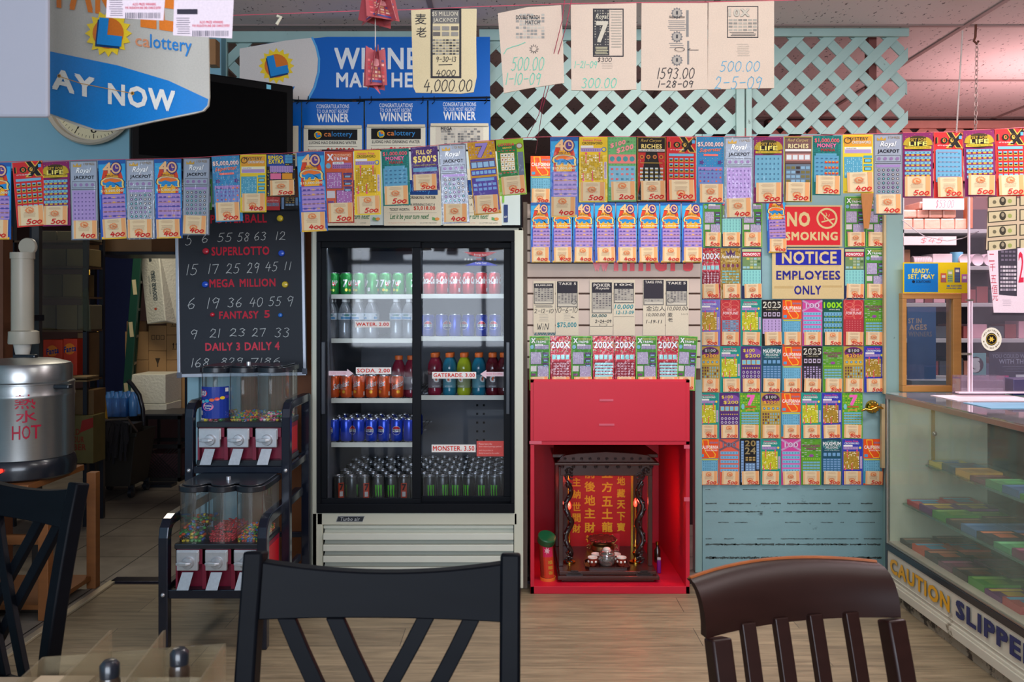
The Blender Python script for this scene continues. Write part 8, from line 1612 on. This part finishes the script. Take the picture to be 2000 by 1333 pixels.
vt('GRIEG SEAFOOD', .50, .72, .30, .70, (60, 80, 84)); vt('FRESH SALMON', .34, .42, .36, .60, (140, 150, 150), 0); c.rect(.48, .12, .62, .17, (70, 80, 80), 1); c.rect(.5, .8, .62, .83, (200, 90, 60), 1); c.build('box_print', ink_paper, fbx)
# milk crate with lid
Yc = 6.3; cr = thing('milk_crate', 'black plastic crate with grey lid on the storeroom floor', 'crate', (px(312, Yc), Yc, 0)); x0, x1 = px(272, Yc), px(352, Yc); zt2 = pz(812, Yc)
mb = MB()
for z_ in (0, zt2*.5, zt2-.03): mb.box(x0, x1, Yc, Yc+.01, z_, z_+.03).box(x0, x1, Yc+.33, Yc+.34, z_, z_+.03).box(x0, x0+.01, Yc, Yc+.34, z_, z_+.03).box(x1-.01, x1, Yc, Yc+.34, z_, z_+.03)
for x_ in (x0, x1-.02): mb.box(x_, x_+.02, Yc, Yc+.02, 0, zt2).box(x_, x_+.02, Yc+.32, Yc+.34, 0, zt2)
for k in range(13):
    for sg in (1, -1):
        xa_ = x0+.005+k*(x1-x0-.01)/12; zz0 = .03; L = zt2-.06; dx_ = sg*L
        xe = max(x0, min(x1, xa_+dx_)); ze = zz0+abs(xe-xa_); mb.bar((xa_, Yc+.004, zz0), (xe, Yc+.004, ze), .004, .005)
mb.build('crate_wall', M('crate_black', (18, 18, 22), .5), cr); MB().box(x0+.01, x1-.01, Yc+.06, Yc+.33, .005, .2).build('crate_content', M('crate_content', (70, 40, 50), .6, var=.3), cr); MB().box(x0-.05, x1+.02, Yc-.01, Yc+.36, zt2, zt2+.012).build('crate_lid', M('crate_lid', (70, 70, 72), .5), cr)
# green ladder
ld = thing('stepladder', 'tall green fibreglass ladder leaning in the storeroom', 'ladder', (px(250, 6.5), 6.5, 0)); m_lg = M('ladder_green', (14, 62, 46), .45, var=.1); 
a0, a1 = Vector((px(236, 6.57), 6.57, 0)), P(272, 470, 6.57); b0 = a0+Vector((-.0, .75, 0)); b1 = a1+Vector((.02, .15, 0))
mb = MB(); mb.bar(a0, a1, .065, .03, (0, 1, 0)); mb.bar(a0+Vector((-.09, .27, 0)), a1+Vector((-.08, .22, 0)), .05, .03, (0, 1, 0)); mb.build('ladder_rail', m_lg, ld, bevel=.003)
for k in range(1, 8): p0_ = a0.lerp(a1, k/8.5); p1_ = (a0+Vector((-.09, .27, 0))).lerp(a1+Vector((-.08, .22, 0)), k/8.5); MB().bar(p0_, p1_, .06, .02, (0, 0, 1)).build('ladder_step', M('ladder_step', (140, 144, 140), .4, .6), ld)
for u_2 in (.36, .62, .8): p0_ = a0.lerp(a1, u_2); MB().obox(p0_+Vector((0, -.018, 0)), (.03, .002, .12), (0, math.radians(-6), 0)).build('ladder_sticker', M('sticker_cream', (190, 180, 140), .5), ld)
struct('door_2', MB().pbox(183, 430, 262, 800, 7.9, .05), M('navy_door', (26, 38, 84), .5))
# wire shelving with bagged goods and soda cartons
Ysh = 5.0; ws_ = thing('stock_shelving', 'dark metal shelving with plastic-covered goods in the storeroom', 'shelving', (px(120, Ysh), Ysh, 0)); x0, x1 = px(20, Ysh), px(168, Ysh)
mb = MB()
for x_ in (x0, x1-.02): mb.box(x_, x_+.025, Ysh, Ysh+.025, 0, 2.3).box(x_, x_+.025, Ysh+.20, Ysh+.225, 0, 2.3)
mb.build('shelving_post', m_bk, ws_); zsh = [pz(v, Ysh) for v in (470, 520, 580, 645, 742, 812, 905)]
for z_ in zsh: MB().box(x0, x1, Ysh, Ysh+.22, z_-.012, z_).build('shelving_board', M('board_brown', (90, 66, 44), .6, var=.2), ws_)
c_ = MB().add([P(80, 450, Ysh-.02), P(176, 452, Ysh-.02), P(172, 560, Ysh-.05), P(178, 648, Ysh-.02), P(82, 640, Ysh-.03)], [(0, 1, 2, 3, 4)]); c_.build('plastic_cover', GLASS('dull_plastic', (.8, .78, .66), 1.6, .12, (130, 124, 90)), ws_)
r = random.Random(12)
def goods(level, x0_, x1_, ytop, lab, k, nm='stock_carton', yy=.03, dd=.15, draw=None, grp='goods on the storeroom shelving'):
    Yg_ = Ysh+yy; a_, b_ = P(x0_, ytop, Yg_), P(x1_, 0, Yg_); z_ = zsh[level]+.0005; t = thing(nm, lab, 'box', ((a_.x+b_.x)/2, Yg_, z_), grp); MB().box(a_.x, b_.x, Yg_, Yg_+dd, z_, a_.z).build('box_body', M('goods_%d_%d_%d' % k, k, .6, var=.2, scale=12), t, bevel=.004)
    if draw: c = Canvas(Yg_-.001, eps=.0006); draw(c); c.build('box_print', ink_gloss, t)
for lv, yt, items in ((0, 452, ((82, 110), (112, 140), (142, 176))), (1, 486, ((80, 128), (130, 174))), (2, 536, ((84, 120), (122, 160))), (3, 596, ((80, 108), (110, 150), (152, 176)))):
    for i, (xa_, xb_) in enumerate(items): goods(lv, xa_, xb_, yt, 'dim olive-brown stock carton, %s shelf from the top, %s from the urn' % (ORD[lv], ORD[i]), ((96, 82, 50), (120, 104, 66), (104, 96, 74))[i])
def fan(x, y):
    def f(c): c.disc(x+14, y+14, 11, (236, 130, 30), 1); c.T('Fanta', x+3, y+8, x+27, y+20, (30, 50, 120), 2, .06, slope=-.15)
    return f
goods(4, 84, 122, 664, 'orange soda carton beside the urn lid', (206, 60, 24), 'soda_carton', -.03, .15, fan(88, 672), 'orange soda cartons'); goods(4, 123, 150, 662, 'orange soda carton farther from the urn', (206, 56, 24), 'soda_carton', -.03, .15, fan(122, 668), 'orange soda cartons')
goods(4, 151, 172, 650, 'plain brown carton beside the orange soda cartons', (120, 90, 54), yy=.06)
mb = MB()
for k in range(4): mb.box(px(128, Ysh-.1), px(180, Ysh-.1), Ysh-.16, Ysh-.02, pz(742, Ysh)+.001+k*.02, pz(742, Ysh)+.010+k*.02) if k < 2 else None
tag(mb.build('egg_tray', M('pulp_tray', (150, 126, 86), .8), loc=(px(154, Ysh), Ysh-.1, pz(742, Ysh))), 'pulp trays stacked loosely on the shelf below the soda cartons', 'tray')
goods(5, 134, 183, 762, 'brown carton low behind the urn', (126, 96, 56), yy=.02)
goods(6, 138, 182, 812, 'olive printed carton beside the mop bucket', (120, 110, 60), yy=-.02, draw=lambda c: (c.T('LD', 142, 838, 156, 850, (150, 60, 40), 1, .04), c.T('OUR', 142, 853, 164, 865, (150, 60, 40), 1, .04), c.T('BER', 144, 868, 168, 880, (150, 60, 40), 1, .04), c.poly([(156, 846), (182, 835), (182, 816), (160, 822)], (170, 50, 40), 1)))
# mop bucket, mop, broom, water pack, hand truck
Ym = 5.75; mbk = thing('mop_bucket', 'dark wheeled mop bucket with wringer in the storeroom', 'bucket', (px(215, Ym), Ym, 0)); x0, x1 = px(160, Ym), px(268, Ym); zt3 = pz(845, Ym)
mb = MB(); mb.add([(x0+.05, Ym, .08), (x1-.05, Ym, .08), (x1-.05, Ym+.28, .08), (x0+.05, Ym+.28, .08), (x0, Ym-.03, zt3), (x1, Ym-.03, zt3), (x1, Ym+.31, zt3), (x0, Ym+.31, zt3)], [(0, 3, 2, 1), (0, 1, 5, 4), (1, 2, 6, 5), (2, 3, 7, 6), (3, 0, 4, 7)]); mb.box(x0-.012, x1+.012, Ym-.04, Ym-.02, zt3-.03, zt3).box(x0+.02, x1-.05, Ym+.02, Ym+.2, zt3-.04, zt3+.05)
mb.build('bucket_body', M('bucket_grey', (44, 40, 34), .5, var=.2), mbk, bevel=.005)
mb = MB()
for x_ in (x0+.07, x1-.05):
    for y_ in (Ym+.02, Ym+.26): mb.lathe([(.001, -.014), (.036, -.012), (.036, .012), (.001, .014)], (x_, y_, .036), 16, 'x').box(x_-.02, x_+.02, y_-.01, y_+.01, .04, .09)
mb.build('caster', m_bk, mbk, smooth=40)
MB().tube([(x0-.02, Ym+.02, zt3-.01), (x0-.02, Ym-.05, zt3+.08), (x1-.04, Ym-.05, zt3+.10), (x1-.02, Ym+.04, zt3)], .008, 8).build('wringer_frame', m_cf, mbk)
bm_ = thing('mop', 'wet mop with yellow and dark handle resting in the bucket', 'mop', (px(214, Ym), Ym, zt3)); 
MB().tube([(px(214, Ym-.0), Ym-.04, zt3+.04), P(173, 505, Ym+.5)], .013, 10).build('mop_handle', M('mop_handle_yellow', (190, 150, 40), .4), bm_); mb = MB(); r = random.Random(3)
for k in range(70): 
    x_ = px(172, Ym)+r.random()*(px(262, Ym)-px(172, Ym)); z_ = zt3+.05+r.uniform(-.01, .02); l_2 = r.uniform(.10, .26); mb.tube([(px(216, Ym)+r.uniform(-.05, .05), Ym-.03, z_+.03), (x_, Ym-.06-r.random()*.02, z_), (x_+r.uniform(-.02, .02), Ym-.075-r.random()*.02, z_-l_2)], .009, 5)
mb.build('mop_strands', M('mop_grey', (50, 48, 52), .9), bm_, smooth=60)
Yp = 6.2; bs = thing('crate_pallet', 'dark low crate carrying the pack of water bottles', 'crate', (px(218, Yp), Yp, 0)); MB().box(px(186, Yp), px(250, Yp), Yp, Yp+.35, 0, pz(815, Yp)).build('crate_body', M('crate_dark', (26, 26, 30), .6), bs, bevel=.01)
wp = thing('water_pack', 'blue shrink-wrapped pack of water bottles in the storeroom', 'water bottles', (px(218, Yp), Yp+.15, pz(815, Yp)+.001)); zz = pz(815, Yp)+.001; mb = MB()
for i in range(4):
    for j in range(2): mb.lathe([(.001, 0), (.030, 0), (.032, .01), (.032, .13), (.014, .17), (.014, .185)], (px(196, Yp)+.035+i*.063, Yp+.05+j*.065, zz), 12)
mb.build('bottle_group', M('blue_bottles', (70, 130, 200), .2, coat=.6), wp, smooth=50, kind='stuff'); MB().box(px(192, Yp), px(246, Yp), Yp+.0, Yp+.17, zz, zz+.14).build('shrink_wrap', GLASS('blue_wrap', (.6, .8, .95), 2.5, .1, (60, 120, 190)), wp)
ht = thing('hand_truck', 'black hand truck whose curved handle shows beside the foam box', 'hand truck', (px(282, 6.1), 6.1, 0)); MB().tube([P(250, 744, 6.1), P(258, 752, 6.1), P(272, 772, 6.1), P(279, 800, 6.1), (px(283, 6.1), 6.1, .05)], .016, 10).tube([(px(283, 6.1), 6.1, .3), (px(283, 6.1)+.0, 6.2, .3)], .012, 8).build('truck_frame', m_bk, ht, smooth=50)
MB().box(px(283, 6.1)-.02, px(283, 6.1)+.2, 6.09, 6.2, .0, .02).build('toe_plate', m_bk, ht)
# overhead dark board above the doorway opening
cbox(172, 446, 296, 492, 5.4, 'long brown cardboard box lying high across the storeroom opening', m_card2, d=.4); 
struct('trim_12', MB().box(px(172, 5.4), px(372, 5.4), 5.38, 5.82, pz(492, 5.4)-.02, pz(492, 5.4)-.0005), m_dark)
struct('trim_12', MB().box(px(176, 5.4), px(176, 5.4)+.03, 5.4, 5.43, 0, pz(492, 5.4)-.02).box(px(372, 5.4)-.03, px(372, 5.4), 5.38, 5.41, 0, pz(492, 5.4)-.02), m_dark)
# ceiling lamp housings and the street window wall behind the camera, with added bars
for i, (x, y, sx, sy) in enumerate(((.6, 3.25, 1.16, .4), (.8, 1.30, 1.26, .60), (2.35, 2.5, 1.06, .46))):
    t = thing('ceiling_light', ('added ceiling light fitting just before the lattice', 'ceiling light fitting over the middle of the shop', 'ceiling light fitting over the display case')[i], 'ceiling light', (x, y, CEIL), 'ceiling lights')  # the fitting before the lattice is added along with its lamp
    MB().box(x-sx/2, x+sx/2, y-sy/2, y+sy/2, CEIL-.05, CEIL-.0005).build('light_housing', M('housing_white', (220, 220, 216), .5), t, bevel=.004)
struct('wall_front', MB().box(-3, 6, -2.9, -2.8, 0, .7).box(-3, 6, -2.9, -2.8, 2.62, CEIL).box(-3, -2.3, -2.9, -2.8, .7, 2.62).box(1.8, 6, -2.9, -2.8, .7, 2.62), M('front_wall', (170, 160, 150), .7))
mb = MB()
for x in (-2.05, -1.2, -.35, .5, 1.35): mb.box(x-.03, x+.03, -2.5, -2.46, .7, 2.62)
for z in (.78, 1.9, 2.56): mb.box(-2.05, 1.4, -2.5, -2.46, z-.03, z+.03)
struct('added_window_bars', mb, M('added_bar_grey', (60, 62, 66), .4))  # unseen bars added before the window light to break up its reflection
